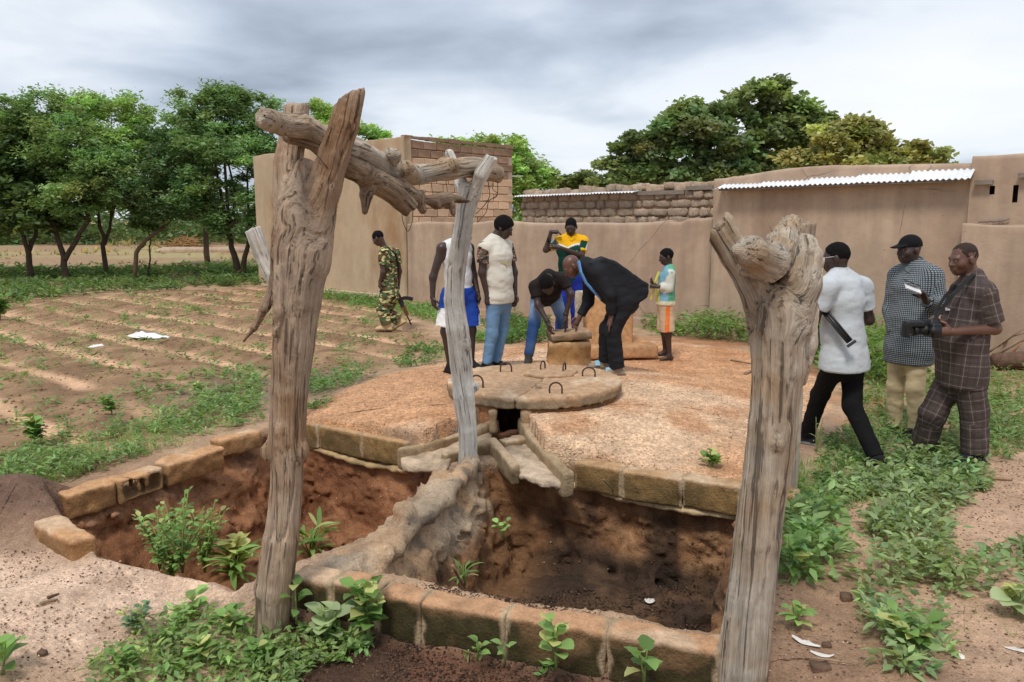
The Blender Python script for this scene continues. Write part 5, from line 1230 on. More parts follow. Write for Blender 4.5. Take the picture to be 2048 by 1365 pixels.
# --- man in the dark suit
Y = G(1222, 746, .19)[1]
pr = Person('man in a black suit leaning over with one hand on his knee', Y, dict(head=(1143,533,.05), neck=(1170,530,.03), shL=(1196,544,-.15), shR=(1180,546,.19), elL=(1220,590,-.20), wrL=(1223,634,-.15), elR=(1177,602,.24), wrR=(1160,634,.20),
     hiL=(1250,608,-.08), hiR=(1248,606,.11), knL=(1226,662,-.08), anL=(1234,736,-.05), knR=(1214,660,.12), anR=(1212,722,.2)), (-.72, -.12, -.68), 1, 1.0)
Y = pr.Y
pr.body({'L': ((-.25, -.1, -1), (1, 0, 0), .15, .3), 'R': ((-.5, 0, -.85), (0, -1, -.2), .7)})
ax = norm(pr.J['che']-pr.J['pel']); J = pr.J
def jacket(D):
    cu = [plane(J['pel']-ax*.10, -ax)]; pr.torso(D, .024, cuts=cu, loose=.012)
    fl_ = np.array([P(x, y, Y)[[0, 2]] for x, y in ((1178,524),(1204,514),(1228,522),(1256,541),(1298,571),(1290,592),(1272,606),(1244,606),(1210,580))])
    sl, p_ = D.sub(np.array([fl_[:, 0].min()-.06, Y-.28, fl_[:, 1].min()-.06]), np.array([fl_[:, 0].max()+.06, Y+.32, fl_[:, 1].max()+.06]))
    d2 = sd_poly(p_[..., [0, 2]].astype(float), fl_)+.03; dy = np.abs(p_[..., 1]-Y-.02)-.16; dd = np.sqrt(np.maximum(d2, 0)**2+np.maximum(dy, 0)**2)+np.minimum(np.maximum(d2, dy), 0)-.03; D.put(sl, dd.astype(np.float32), .035)
    for q in 'LR': p_ = J['wr'+q]; pr.arm(D, q, .026, .04, f1=1.0); e = J['el'+q]; D.cap(e, p_, .046, .036, .03, None, 1, [plane(e+(p_-e)*.90, p_-e)], infl=.014)
    D.cap(J['neck'], J['neck']-ax*.03, .062, .075, .03, infl=.012)
pr.wear('jacket', M_suit, jacket, None, .014)
trousers(pr, M_suit, .04, .016, .012, 1.0, None, 'trousers', .016, .01)
M_bshirt = cloth('blue_shirt', lin(104, 150, 206))
strap('shirt_front', pr.root, [P(1157,522,Y-.07), P(1162,545,Y-.10), P(1172,566,Y-.09), P(1190,586,Y-.07), P(1208,603,Y-.04)], .03, .02, M_bshirt, [V3(-.9,-.4,0), V3(-.8,-.4,-.4), V3(-.7,-.4,-.6), V3(-.5,-.4,-.8), V3(-.5,-.4,-.8)])
for q, d in (('L', (-1, -.15, 0)), ('R', (-1, 0, 0))): pr.shoe(q, d, lin(150, 138, 122), lin(120, 106, 92)); 
for q, c_ in (('L', (-1, -.15)), ('R', (-1, 0))):
    a = J['an'+q]; strap('shoe_strap', pr.root, [a+V3(-.10, -.055, -.045), a+V3(-.10, -.03, -.008), a+V3(-.10, .02, -.004), a+V3(-.10, .05, -.04)], .05, .012, cloth('pale_blue_strap', lin(150, 196, 214)), [V3(0,-1,.3), V3(-.2,-.3,1), V3(-.2,.3,1), V3(0,1,.3)])
# --- man in the yellow and green shirt
Y = 11.15
pr = Person('man in a yellow and green team shirt standing with folded arms by the wall', Y, dict(head=(1142,454,-.05), neck=(1142,474,0), shR=(1114,486,0), shL=(1166,483,0), elR=(1092,500,-.08), wrR=(1102,464,-.12), elL=(1163,511,-.10), wrL=(1120,496,-.24),
     hiR=(1129,560,0), hiL=(1153,560,0), knR=(1124,622,-.04), anR=(1121,690,0), knL=(1154,622,-.02), anL=(1158,690,0)), (-.15, -.9, -.38), 2, .98, fixY=11.15)
Y = pr.Y
pr.body({'R': ((1, .1, -.05), (0, .1, -1), .55), 'L': ((-1, .0, .15), (0, 1, 0), .6)}); pr.hair(.005, .07, -.02)
J = pr.J
def team(V):
    c = np.broadcast_to(np.array(lin(24, 66, 58)), V.shape).copy(); x = (V-J['che'])@pr.lat_s; z = V[:, 2]-J['che'][2]
    yk = -.015-.045*np.exp(-((x-.05)/.07)**2)+.02*0
    c[z > yk-.022] = lin(232, 232, 224); c[z > yk] = lin(236, 176, 30)
    for q in 'LR':
        t = along(pr, V, 'sh'+q, 'el'+q); ab = norm(J['el'+q]-J['sh'+q]); off = V-J['sh'+q]; rad = np.linalg.norm(off-np.outer(off@ab, ab), axis=1); sg = -1 if q == 'L' else 1
        on = (t > .12) & (rad < .085) & ((x*sg) > .13); c[on] = lin(24, 66, 58)
        st = norm(np.cross(ab, V3(0, -1, 0))); sd = (off@st); c[on & (np.abs(off@norm(V3(0, -1, 0)-np.dot(V3(0, -1, 0), ab)*ab)-.035) < .016)] = lin(232, 232, 224)
        c[on & (t > .62)] = lin(236, 190, 40)
    return c
shirt(pr, M_team, -.02, .74, .016, colfn=team)
def cuff(V): return np.broadcast_to(np.array(lin(34, 52, 150)), V.shape)
trousers(pr, M_blue, .06, .016, .014, 1.0, cuff)
for q in 'LR': pr.shoe(q, (0, -1, 0), lin(30, 30, 32), lin(60, 60, 60))
strap('collar', pr.root, [J['neck']+V3(a, b, c) for a, b, c in ((.075, .03, .04), (.078, -.03, .03), (.045, -.085, -.005), (.0, -.105, -.035), (-.045, -.085, -.005), (-.078, -.03, .03), (-.075, .03, .04))], .045, .010, cloth('yellow_collar', lin(236, 176, 30)), [V3(a, b, .3) for a, b in ((1, .4), (1, -.4), (.6, -1), (0, -1), (-.6, -1), (-1, -.4), (-1, .4))])
print_poly(pr, 'badge', [(.05, .135), (.058, .12), (.075, .112), (.092, .12), (.10, .135), (.10, .152), (.05, .152)], M_white, .03)
# --- barefoot boy
Y = G(1328, 720, .10)[1]
pr = Person('barefoot boy in a pale green and blue cardigan and beige shorts', Y, dict(head=(1332,514,0), neck=(1338,536,0), shL=(1340,548,-.10), shR=(1334,546,.11), elL=(1337,577,-.13), wrL=(1317,574,-.14), elR=(1324,574,.12), wrR=(1309,570,.06),
     hiL=(1332,612,-.055), hiR=(1329,611,.055), knL=(1336,668,-.06), anL=(1339,712,-.06), knR=(1328,664,.06), anR=(1331,703,.06)), (-.95, -.12, -.22), 2, .80, hs=1.12, chest=.155, h=.010)
Y = pr.Y
pr.body({'L': ((-1, .1, .1), (0, .8, -.4), .8), 'R': ((-.6, -.4, .5), (0, -.4, .8), .9)}, bare_feet={'L': (-1, -.05, 0), 'R': (-1, .0, 0)}); pr.hair(.009, .07, -.035)
J = pr.J
def knit(V):
    f = (V-J['pel'])@norm(V3(-1, 0, 0)); z = V[:, 2]-J['pel'][2]; c = np.broadcast_to(np.array(lin(98, 172, 138)), V.shape).copy(); c[f > -.01] = lin(126, 172, 190)
    c[z < .075] = lin(222, 212, 182); n = fbm(V, 8, 2); c *= (1-.12*sstep(0, .5, n))[:, None]
    c[(np.abs(f-.115) < .012) & (z > .05)] = lin(206, 196, 90)
    for q in 'LR':
        for a, b in (('sh', 'el'), ('el', 'wr')):
            A, B = J[a+q], J[b+q]; ab = B-A; t = np.clip(((V-A)@ab)/(ab@ab), 0, 1); d = np.linalg.norm(V-A-t[:, None]*ab, axis=1); c[d < .072] = lin(206, 204, 192)
    return c
shirt(pr, M_kid, .03, .5, .016, colfn=knit, sl_b={'L': 1.85, 'R': 1.8}, name='cardigan', flare=.012)
def kshort(V):
    c = np.broadcast_to(np.array(lin(206, 182, 150)), V.shape).copy(); f = (V-J['hiL'])@V3(1, 0, 0); near = V[:, 1] < J['pel'][1]
    for o in (-.022, .0, .022): c[near & (np.abs(f-o-.008) < .0085)] = lin(238, 124, 60)
    return c
trousers(pr, M_kid, .07, .016, .02, .46, kshort, 'shorts', .010, .006)
strap('cardigan_placket', pr.root, [P(1318,544,Y-.05), P(1311,562,Y-.09), P(1307,580,Y-.08), P(1302,600,Y-.06)], .035, .012, cloth('yellow_trim', lin(204, 192, 84)), [V3(-1,-.5,0)]*4)
# --- man with a folded-stock rifle, seen from behind
Y = 6.5
pr = Person('man in a pale grey polo shirt and black trousers striding left, seen from behind', Y, dict(head=(1671,516,.04), neck=(1678,549,.03), shL=(1652,577,-.14), shR=(1724,575,.14), elL=(1628,640,-.12), wrL=(1618,622,.12), elR=(1738,640,.16), wrR=(1700,650,.36),
     hiL=(1670,728,-.08), hiR=(1706,728,.09), knL=(1640,790,.16), anL=(1614,868,.34), knR=(1704,812,-.06), anR=(1752,915,-.30)), (-.85, .42, -.12), 2, 1.0, h=.010)
Y = pr.Y
pr.body({'L': ((-.3, .9, .2), (0, 0, -1), .9), 'R': ((-.8, .3, 0), (0, 0, -1), .8)}); pr.hair(.003, .06, -.03)
def poloc(V):
    c = np.broadcast_to(np.array(lin(196, 201, 205)), V.shape).copy()
    for q in 'LR': t = along(pr, V, 'sh'+q, 'el'+q); 
    return c
shirt(pr, M_polo, -.03, .66, .024, .014, colfn=poloc, loose=.014, flare=.046)
trousers(pr, M_blk2, -.01, .008, .006, 1.0)
strap('collar', pr.root, [pr.J['neck']+V3(*a) for a in ((-.06, .04, .05), (-.072, -.02, .04), (-.03, -.075, .03), (.03, -.07, .03), (.07, -.01, .04), (.06, .05, .05))], .05, .012, cloth('polo_collar', lin(192, 197, 200)), [V3(-1,.2,.4), V3(-1,-.3,.4), V3(-.3,-1,.4), V3(.3,-1,.4), V3(1,-.1,.4), V3(1,.3,.4)])
for q, d, pt in (('L', (-.85, .35, 0), -.1), ('R', (-.95, .15, 0), .28)): pr.shoe(q, d, lin(36, 36, 38), lin(150, 152, 154), pt)
M_glass = mat('glasses_arm', lin(190, 190, 185), .3, 0, 1, 0, spec=.6)
V_, F_ = tube([pr.at(-.078, -.005, .012), pr.at(-.076, .05, .012), pr.at(-.06, .10, .008)], .0028, 6); put('glasses_arm', V_, F_, pr.root, M_glass)
rf = empty('rifle', P(1672, 655, Y-.22), 'folding black rifle stock sticking out under the arm of the man in the polo', 'rifle')
ra, rb_ = P(1640, 612, Y-.12), P(1703, 688, Y-.27); rd = norm(rb_-ra); ru = norm(V3(.6, 0, .7)-np.dot(V3(.6, 0, .7), rd)*rd); rw_ = np.cross(rd, ru); RM = np.stack([rd, rw_, ru], 1); L_ = np.linalg.norm(rb_-ra)
MB().tube([ra+ru*.018, rb_+ru*.018-rd*.02], .009, 8).tube([ra-ru*.018, rb_-ru*.018-rd*.02], .009, 8).box(ra+rd*L_*.5, (L_*.9, .008, .03), RM).obj('stock', M_gun, rf, True, rf.location)
MB().box(rb_, (.022, .03, .075), RM).obj('butt_plate', M_gun, rf, False, rf.location)
MB().box(ra-rd*.12, (.3, .04, .065), RM).obj('receiver', M_gun, rf, False, rf.location)
strap('sling', rf, [P(1628,640,Y-.2), P(1620,668,Y-.22), P(1613,700,Y-.22), P(1618,714,Y-.22), P(1630,708,Y-.22), P(1638,690,Y-.2), P(1636,650,Y-.18)], .028, .005, M_strap, [V3(-.7,-.7,0), V3(-.6,-.8,0), V3(-.4,-.7,-.3), V3(0,-.4,-.9), V3(.4,-.6,-.6), V3(.7,-.6,0), V3(.7,-.7,0)])
# --- man in the cap
Y = 7.35
pr = Person('man in a black cap, small-check shirt and khaki trousers holding a phone', Y, dict(head=(1818,500,.0), neck=(1826,532,.02), shR=(1796,552,.14), shL=(1866,554,-.12), elR=(1782,622,.14), wrR=(1790,668,.02), elL=(1880,612,-.18), wrL=(1851,602,-.36),
     hiR=(1800,702,.06), hiL=(1836,702,-.07), knR=(1791,772,.08), anR=(1790,850,.12), knL=(1830,776,-.10), anL=(1832,858,-.08)), (-.93, -.30, -.02), 2, 1.0, h=.0105)
Y = pr.Y
pr.body({'L': ((-.55, -.3, .75), (-.7, -.2, -.55), .75), 'R': ((0, -.3, -1), (1, 0, 0), .5)})
shirt(pr, M_check, -.10, .9, .024, .014, sl_b={'L': 1.88, 'R': 1.9}, loose=.014, flare=.012)
trousers(pr, M_khaki, .05, .008, .006, 1.0, None, 'trousers', .016, .0)
M_cap = cloth('black_cap', lin(24, 24, 26))
def cap(D):
    c = pr.J['head']; D.ell(pr.at(0, -.012, .04), pr.hax, np.array([.085, .106, .092])*pr.hk, .0, cuts=[(pr.at(0, 0, .028), -pr.hax[2])])
    D.cap(pr.at(0, .085, .036), pr.at(0, .165, .022), .012, .008, .02, pr.hax[0], 6.0)
pr.wear('cap', M_cap, cap, None, .0, .008)
strap('collar', pr.root, [pr.J['neck']+V3(*a) for a in ((.06, .05, .06), (.08, -.01, .05), (.045, -.07, .0), (-.02, -.09, -.05), (-.06, -.075, -.035), (-.085, -.01, .03), (-.05, .06, .06))],   .05, .012, cloth('check_collar', lin(104, 112, 116)), [V3(.8,.5,.4), V3(1,-.2,.4), V3(.4,-1,.4), V3(-.3,-1,.3), V3(-.6,-.8,.3), V3(-1,-.2,.4), V3(-.7,.6,.4)])
for q, d in (('L', (-.9, -.4, 0)), ('R', (-.9, -.3, 0))): pr.shoe(q, d, lin(34, 32, 32), lin(24, 24, 24))
ph = empty('phone', P(1824, 576, Y-.42), 'white phone in an open brown flip case held by the man in the cap', 'phone')
pu = norm(V3(-.75, 0, .28)); pn = norm(V3(.25, -.55, .8)-np.dot(V3(.25, -.55, .8), pu)*pu); pw = np.cross(pn, pu); PM = np.stack([pu, pw, pn], 1)
M_phone = mat('white_phone', lin(236, 236, 236), .3, 0, 1, 0, spec=.5); M_case = mat('brown_case', lin(74, 50, 36), .6, .15, 20, .1)
MB().box(P(1826, 578, Y-.43), (.13, .068, .012), PM).obj('handset', M_phone, ph, False, ph.location)
MB().box(P(1823, 568, Y-.40)+pn*.01, (.135, .07, .005), PM@np.array(Matrix.Rotation(.5, 3, 'X'))).obj('flip_cover', M_case, ph, False, ph.location)
# --- photographer
Y = 6.65
pr = Person('photographer in a brown plaid tunic suit holding a camera at the right edge', Y, dict(head=(1926,519,.0), neck=(1946,556,.0), shL=(1968,588,-.18), shR=(1924,584,.18), elL=(1990,658,-.22), wrL=(1906,664,-.26), elR=(1900,650,.16), wrR=(1874,645,-.05),
     hiL=(1936,746,-.09), hiR=(1910,744,.10), knL=(1948,824,-.10), anL=(1949,905,-.10), knR=(1866,826,.10), anR=(1848,890,.22)), (-.95, -.20, -.12), 1, 1.04, belly=.05, chest=.185, h=.0105)
Y = pr.Y
pr.body({'L': ((-1, .1, 0), (0, .9, .2), .7), 'R': ((-.6, -.6, .3), (0, -.3, -1), .8)}); pr.hair(.0008, .045, .0, mat('cropped_hair', lin(52, 38, 32), .8, .15, 40, .1))
shirt(pr, M_plaid, -.10, .86, .024, .020, loose=.012, flare=.03, name='tunic')
trousers(pr, M_plaid, .04, .022, .016, 1.0, None, 'trousers', .016, .006)
for q, d in (('L', (-.9, -.3, 0)), ('R', (-1, .0, 0))): pr.shoe(q, d, lin(26, 30, 44), lin(60, 56, 50))
J = pr.J
print_poly(pr, 'pocket_square', [(-.02, .125), (.05, .135), (.055, .145), (-.005, .15)], M_white, .045)
cm = empty('photo_camera', P(1864, 662, Y-.25), 'black camera with a mounted flash held by the photographer', 'camera')
cx, cy_, cz = norm(V3(-1, -.1, -.02)), norm(V3(.1, -1, 0)), Z3; CM = np.stack([cx, cy_, cz], 1); cc = P(1864, 660, Y-.22); M_camb = mat('camera_body', lin(26, 26, 28), .5, .1, 20, .1, 60, .002, spec=.4)
S = SDF(cc-.2, cc+.2, .009); S.box(cc, CM.T, (.04, .07, .055), .015, .01); S.box(cc-[0, 0, -.05], CM.T, (.035, .035, .03), .012, .015); S.cap(cc+cy_*.055, cc+cy_*.06+cx*.03, .03, .028, .01); V, F = S.extract(); cbo = put('camera_body', V, F, cm, M_camb)
V, F = tube([cc+cx*.03, cc+cx*.07, cc+cx*.072, cc+cx*.12, cc+cx*.122, cc+cx*.15], [.036, .036, .032, .032, .038, .038], 16); put('lens', V, F, cbo, M_camb)
S = SDF(cc-.3, cc+.25, .009); q = P(1828, 648, Y-.24); S.box(q, CM.T, (.075, .035, .022), .01, .01); S.box(q+cx*.06-[0, 0, .05], CM.T, (.022, .034, .05), .01, .01); V, F = S.extract(); put('flash', V, F, cbo, M_camb)
strap('neck_strap', cm, [P(1868,642,Y-.24), P(1880,622,Y-.20), P(1905,592,Y-.20), P(1926,570,Y-.16), P(1944,552,Y-.12), P(1958,546,Y-.02)], .028, .005, M_strap, [V3(-.6,-.8,.2), V3(-.6,-.8,.2), V3(-.5,-.8,.3), V3(-.4,-.8,.4), V3(-.2,-.6,.8), V3(.2,-.3,.9)])
strap('neck_strap', cm, [P(1860,642,Y-.12), P(1872,622,Y+.0), P(1892,590,Y+.06), P(1916,568,Y+.06), P(1934,556,Y+.06)], .028, .005, M_strap, [V3(-.8,-.3,.4)]*5)
# ============================================================ leaves, weeds, trees
M_leaf = leaf_mat('leaf'); M_bark = mat('tree_bark', lin(92, 78, 66), .95, .25, 8, .6, 30, .02, spec=.1); M_barkl = mat('pale_bark', lin(120, 98, 78), .95, .25, 8, .5, 30, .02, spec=.1)
LEAF = (np.array([(0, 0, 0), (-.26, .36, .07), (.26, .36, .07), (0, .40, 0), (-.18, .70, .04), (.18, .70, .04), (0, 1, -.06)]), np.array([(0, 3, 1), (0, 2, 3), (1, 3, 4), (3, 2, 5), (3, 6, 4), (3, 5, 6)]))
CARD = (np.array([(-.5, 0, 0), (.5, .0, .05), (.35, 1, .0), (-.3, .9, .08)]), np.array([(0, 1, 2), (0, 2, 3)]))
BLADE = (np.array([(-.5, 0, 0), (.5, 0, 0), (.35, .5, .04), (-.35, .5, .04), (0, 1, -.12)]), np.array([(0, 1, 2), (0, 2, 3), (3, 2, 4)]))
def rand_dirs(n, tilt_lo, tilt_hi, r_=None):
    r_ = r_ or rng; a = r_.uniform(0, 2*math.pi, n); t = r_.uniform(tilt_lo, tilt_hi, n)
    return np.stack([np.cos(a)*np.cos(t), np.sin(a)*np.cos(t), np.sin(t)], 1)
def leaves(pos, d, L_, Wd, tmpl=LEAF, roll=.5):
    n = len(pos); V0, F0 = tmpl; ref = np.broadcast_to(np.array([0, 0, 1.]), d.shape); s = np.cross(d, ref)+1e-6; s /= np.linalg.norm(s, axis=1, keepdims=True); u = np.cross(s, d)
    a = rng.normal(0, roll, n)[:, None]; s2 = s*np.cos(a)+u*np.sin(a); u2 = np.cross(s2, d)
    L_ = np.broadcast_to(L_, (n,))[:, None, None]; Wd = np.broadcast_to(Wd, (n,))[:, None, None]
    V = pos[:, None, :]+V0[None, :, :1]*Wd*s2[:, None]+V0[None, :, 1:2]*L_*d[:, None]+V0[None, :, 2:3]*L_*u2[:, None]
    F = F0[None]+(np.arange(n)*len(V0))[:, None, None]
    return V.reshape(-1, 3), F.reshape(-1, 3), len(V0)
class Green:
    def __init__(s): s.V = []; s.F = []; s.C = []; s.n = 0
    def add(s, pos, d, L_, Wd, col, tmpl=LEAF, roll=.5):
        if len(pos) == 0: return
        V, F, k = leaves(np.asarray(pos), np.asarray(d), L_, Wd, tmpl, roll); s.V.append(V); s.F.append(F+s.n); s.n += len(V); s.C.append(np.repeat(np.asarray(col), k, axis=0))
    def obj(s, name, label=None, cat=None, kind='stuff', parent=None):
        V = np.vstack(s.V); F = np.vstack(s.F); C = np.vstack(s.C)
        if parent is not None: return put(name, V, F, parent, M_leaf, C)
        o = link(name, mesh(name, V, F, M_leaf, True, C)); return tag(o, label, cat, kind=kind)
def cols(n, base, var=.22, hue=.12):
    c = np.array(base)[None]*np.exp(rng.normal(0, var, (n, 1))); c = c*(1+rng.normal(0, hue, (n, 3))*[1, .4, 1]); l_ = c.mean(1, keepdims=True); c = (c*.80+l_*.20)*[1.08, .97, 1.0]; return np.clip(c, .003, .8)
G_MID, G_DRK, G_LIT, G_YEL, G_BLU, G_ACA = lin(98, 142, 58), lin(58, 88, 40), lin(130, 172, 78), lin(150, 160, 62), lin(104, 142, 104), lin(92, 132, 66)
def sample_poly(poly, n):
    lo, hi = poly.min(0), poly.max(0); out = np.zeros((0, 2))
    while len(out) < n:
        q = rng.uniform(lo, hi, (n*3, 2)); out = np.vstack([out, q[in_poly(q, poly)]])
    return out[:n]
def area(poly): x, y = poly[:, 0], poly[:, 1]; return .5*abs(np.dot(x, np.roll(y, -1))-np.dot(y, np.roll(x, -1)))
def gz(p): return np.minimum(hgt(p), np.where((p[:, 0] > BOX_LO[0]) & (p[:, 0] < BOX_HI[0]) & (p[:, 1] < BOX_HI[1]), dig(p), 9))
def weeds(g, poly, dens, hgt_lo=.04, hgt_hi=.16, ll=.06, nl=12, base=G_MID, clump=1.2, thr=-.1, tmpl=LEAF, asp=.55, far=False):
    n = int(area(poly)*dens*1.9); p = sample_poly(poly, n); p3 = np.c_[p, np.zeros(len(p))]
    k = fbm(p3, clump, 2, 40.0)+.25*rng.normal(size=n) > thr-.15; p = p[k]; p3 = p3[k]; z = gz(p); m = len(p)
    if m == 0: return
    hh = rng.uniform(hgt_lo, hgt_hi, m)*(1+.6*fbm(p3, .9, 2, 60.0)); hue = cols(m, np.array(base)*1.3, .18, .10)
    R_ = np.repeat(np.arange(m), nl); N_ = len(R_); t = rng.random(N_)**.7
    rad = rng.random(N_)*.55*hh[R_]*1.1; a = rng.uniform(0, 6.283, N_)
    pos = np.stack([p[R_, 0]+rad*np.cos(a), p[R_, 1]+rad*np.sin(a), z[R_]+hh[R_]*t*.95+.01], 1)
    tl = rng.uniform(-.5, .75, N_); d = np.stack([np.cos(a)*np.cos(tl), np.sin(a)*np.cos(tl), np.sin(tl)], 1)
    L_ = 1.12*ll*rng.uniform(.6, 1.3, N_); g.add(pos, d, L_, L_*asp, np.clip(hue[R_]*np.exp(rng.normal(0, .15, (N_, 1))), 0, .8), tmpl, .6)
def grass(g, poly, dens, h=.10, nb=9, base=G_LIT, thr=-.1, clump=1.5, w=.005):
    n = int(area(poly)*dens); p = sample_poly(poly, n); p3 = np.c_[p, np.zeros(len(p))]; k = fbm(p3, clump, 2, 50.0) > thr; p = p[k]; z = gz(p); m = len(p)
    if m == 0: return
    R_ = np.repeat(np.arange(m), nb); N_ = len(R_); pos = np.c_[p[R_]+rng.normal(0, .02, (N_, 2)), z[R_]]; d = rand_dirs(N_, .45, 1.4); L_ = h*rng.uniform(.5, 1.3, N_)
    g.add(pos, d, L_, np.full(N_, w), cols(m, np.array(base)*1.25)[R_], BLADE, .3)
pp = lambda pts, z=0.0: poly_px(pts, z)
g = Green()
weeds(g, pp([(1640,985),(1760,960),(1900,900),(1990,960),(1900,1050),(1870,1150),(1930,1180),(1890,1260),(1880,1365),(1750,1365),(1745,1250),(1720,1180),(1730,1080),(1780,1010),(1700,1010)], -.05), 130, .05, .17, .056, 15, lin(124, 154, 94), 1.4, -.5, asp=.82)
weeds(g, pp([(1560,1060),(1660,1050),(1665,1130),(1640,1210),(1560,1190)], -.1), 85, .05, .2, .075, 14, lin(110, 150, 80), 1.2, -.5, asp=.8)
weeds(g, pp([(1575,950),(1690,960),(1720,1010),(1640,1060),(1570,1050)], -.03), 80, .03, .11, .045, 12, lin(92, 132, 62), 1.5, -.2)
weeds(g, pp([(1650,880),(1780,830),(2048,800),(2100,860),(2000,930),(1860,960),(1720,960),(1640,930)]), 75, .04, .13, .050, 12, lin(104, 142, 74), 1.1, -.35, asp=.7)
weeds(g, pp([(1960,1130),(2100,1080),(2100,1260),(2010,1240),(1950,1190)], -.05), 45, .04, .12, .065, 11, lin(120, 152, 94), 1.6, .0, asp=.8)
weeds(g, pp([(1690,790),(1900,760),(2100,740),(2100,800),(1900,830),(1700,850)]), 50, .05, .14, .05, 12, lin(104, 142, 66), .9, -.1)
g.obj('weed_carpet', 'leafy green weeds covering the path in front of the three men on the right', 'weeds')
g = Green()
grass(g, pp([(1580,930),(1720,930),(1760,1000),(1640,1040),(1570,1010)], -.02), 260, .09, 9, lin(116, 156, 74), -.2)
grass(g, pp([(1650,880),(1900,850),(2048,830),(2048,900),(1700,960)]), 120, .10, 8, lin(116, 152, 74), -.2)
grass(g, pp([(1560,1000),(1660,1000),(1700,1160),(1620,1220),(1560,1180)], -.1), 70, .08, 7, lin(120, 150, 80), .0)
grass(g, pp([(1720,1150),(1900,1100),(2048,1000),(2048,1365),(1900,1365)], -.1), 14, .06, 7, lin(140, 146, 92), .1)
g.obj('path_grass', 'short grass growing between the weeds beside the thick grey post', 'grass')
g = Green()
weeds(g, pp([(1290,668),(1500,690),(1660,735),(1800,780),(1850,760),(1640,690),(1420,640),(1300,640)]), 34, .14, .40, .085, 18, lin(104, 144, 66), .8, -.45)
weeds(g, pp([(1430,660),(1510,665),(1540,650),(1440,640)]), 40, .3, .5, .10, 20, lin(92, 138, 58), .8, -.9)
weeds(g, pp([(1600,740),(1790,790),(1830,770),(1760,700),(1640,700)]), 24, .25, .48, .10, 22, lin(104, 148, 62), .8, -.6)
weeds(g, pp([(1940,690),(2010,690),(2010,720),(1940,720)]), 30, .3, .5, .12, 18, lin(96, 144, 66), .8, -.9)
g.obj('wall_weeds', 'thick green weeds along the foot of the mud wall', 'weeds')
g = Green()
weeds(g, pp([(640,592),(820,604),(900,632),(1040,660),(1040,690),(960,690),(900,660),(780,620),(640,600)]), 28, .08, .22, .08, 14, lin(100, 142, 66), .8, -.15)
weeds(g, pp([(1000,640),(1090,650),(1090,690),(1010,690)]), 34, .14, .3, .09, 16, lin(84, 126, 52), .8, -.6)
grass(g, pp([(640,590),(840,605),(900,640),(780,625),(650,602)]), 90, .14, 8, lin(128, 166, 84), -.2)
weeds(g, pp([(790,715),(880,690),(890,725),(800,745)]), 55, .05, .13, .06, 13, lin(88, 134, 60), 1, -.5)
weeds(g, pp([(600,770),(700,760),(760,775),(680,800),(600,810)]), 55, .05, .15, .06, 13, lin(96, 140, 70), 1, -.4)
weeds(g, pp([(612,826),(660,822),(660,836),(612,838)]), 90, .03, .07, .05, 12, lin(92, 136, 60), 1, -.9)
g.obj('pad_edge_weeds', 'low weeds along the house wall and the left rim of the gravel pad', 'weeds')
g = Green()
weeds(g, pp([(0,1000),(100,972),(230,932),(330,898),(440,868),(520,846),(520,780),(430,800),(330,840),(200,870),(60,900),(0,920)]), 110, .03, .12, .05, 12, lin(108, 146, 76), 1.2, -.4)
grass(g, pp([(0,1000),(330,900),(520,848),(520,780),(300,850),(0,930)]), 160, .10, 8, lin(122, 160, 78), -.1)
weeds(g, pp([(0,900),(130,850),(300,800),(520,760),(520,800),(300,850),(60,905)]), 22, .03, .12, .055, 12, lin(112, 150, 82), 1.0, .0)
weeds(g, pp([(380,770),(520,740),(520,790),(400,820)]), 50, .03, .10, .05, 11, lin(112, 150, 82), 1.4, -.05)
g.obj('kerb_weeds', 'low weeds along the outside of the left block kerb', 'weeds')
g = Green()
fl = pp([(-400,640),(-300,602),(0,606),(300,590),(540,580),(800,640),(880,690),(760,755),(600,810),(520,820),(300,860),(100,910),(-100,980),(-300,1000)])
weeds(g, pp([(-200,900),(0,830),(200,790),(420,740),(520,730),(520,800),(300,850),(0,930),(-200,980)]), 9, .04, .14, .06, 14, lin(112, 148, 80), .7, -.1)
weeds(g, fl, 2.6, .05, .16, .07, 16, lin(112, 148, 80), .6, -.15); weeds(g, fl, 2.6, .02, .07, .05, 9, lin(124, 150, 90), .5, .0); grass(g, fl, 3.5, .10, 9, lin(130, 160, 88), -.1)
g.obj('field_weeds', 'scattered seedlings and weeds across the furrowed field', 'weeds')
g = Green()
weeds(g, pp([(-300,560),(300,548),(560,548),(560,572),(330,588),(130,598),(-300,620)]), 9, .08, .28, .14, 16, lin(92, 126, 62), .5, -.25)
weeds(g, pp([(-300,545),(560,538),(560,560),(-300,575)]), 7, .10, .3, .16, 14, lin(84, 122, 50), .5, -.2)
g.obj('tree_row_undergrowth', 'green undergrowth beneath the row of trees on the left', 'undergrowth')
g = Green()
grass(g, pp([(-600,480),(330,478),(330,505),(-600,520)]), .8, .5, 10, lin(170, 160, 104), -.2, .12, .05); grass(g, pp([(-600,505),(560,495),(560,540),(-600,545)]), 1.2, .2, 8, lin(146, 150, 90), .0, .2, .03)
g.obj('far_grass', 'dry straw-coloured grass in the open ground behind the trees', 'grass')
g = Green()
weeds(g, pp([(190,1340),(300,1290),(400,1225),(500,1265),(620,1262),(760,1268),(720,1310),(600,1350),(520,1420),(200,1420)], -.2), 120, .03, .12, .047, 14, lin(122, 158, 80), 1.6, -.35, asp=.75)
grass(g, pp([(200,1350),(400,1240),(700,1270),(640,1340),(500,1400),(210,1400)], -.2), 130, .08, 8, lin(118, 152, 70), -.1)
weeds(g, pp([(860,1270),(1010,1275),(1020,1320),(880,1310)], -.2), 30, .02, .06, .04, 10, lin(120, 160, 76), 1.6, -.1)
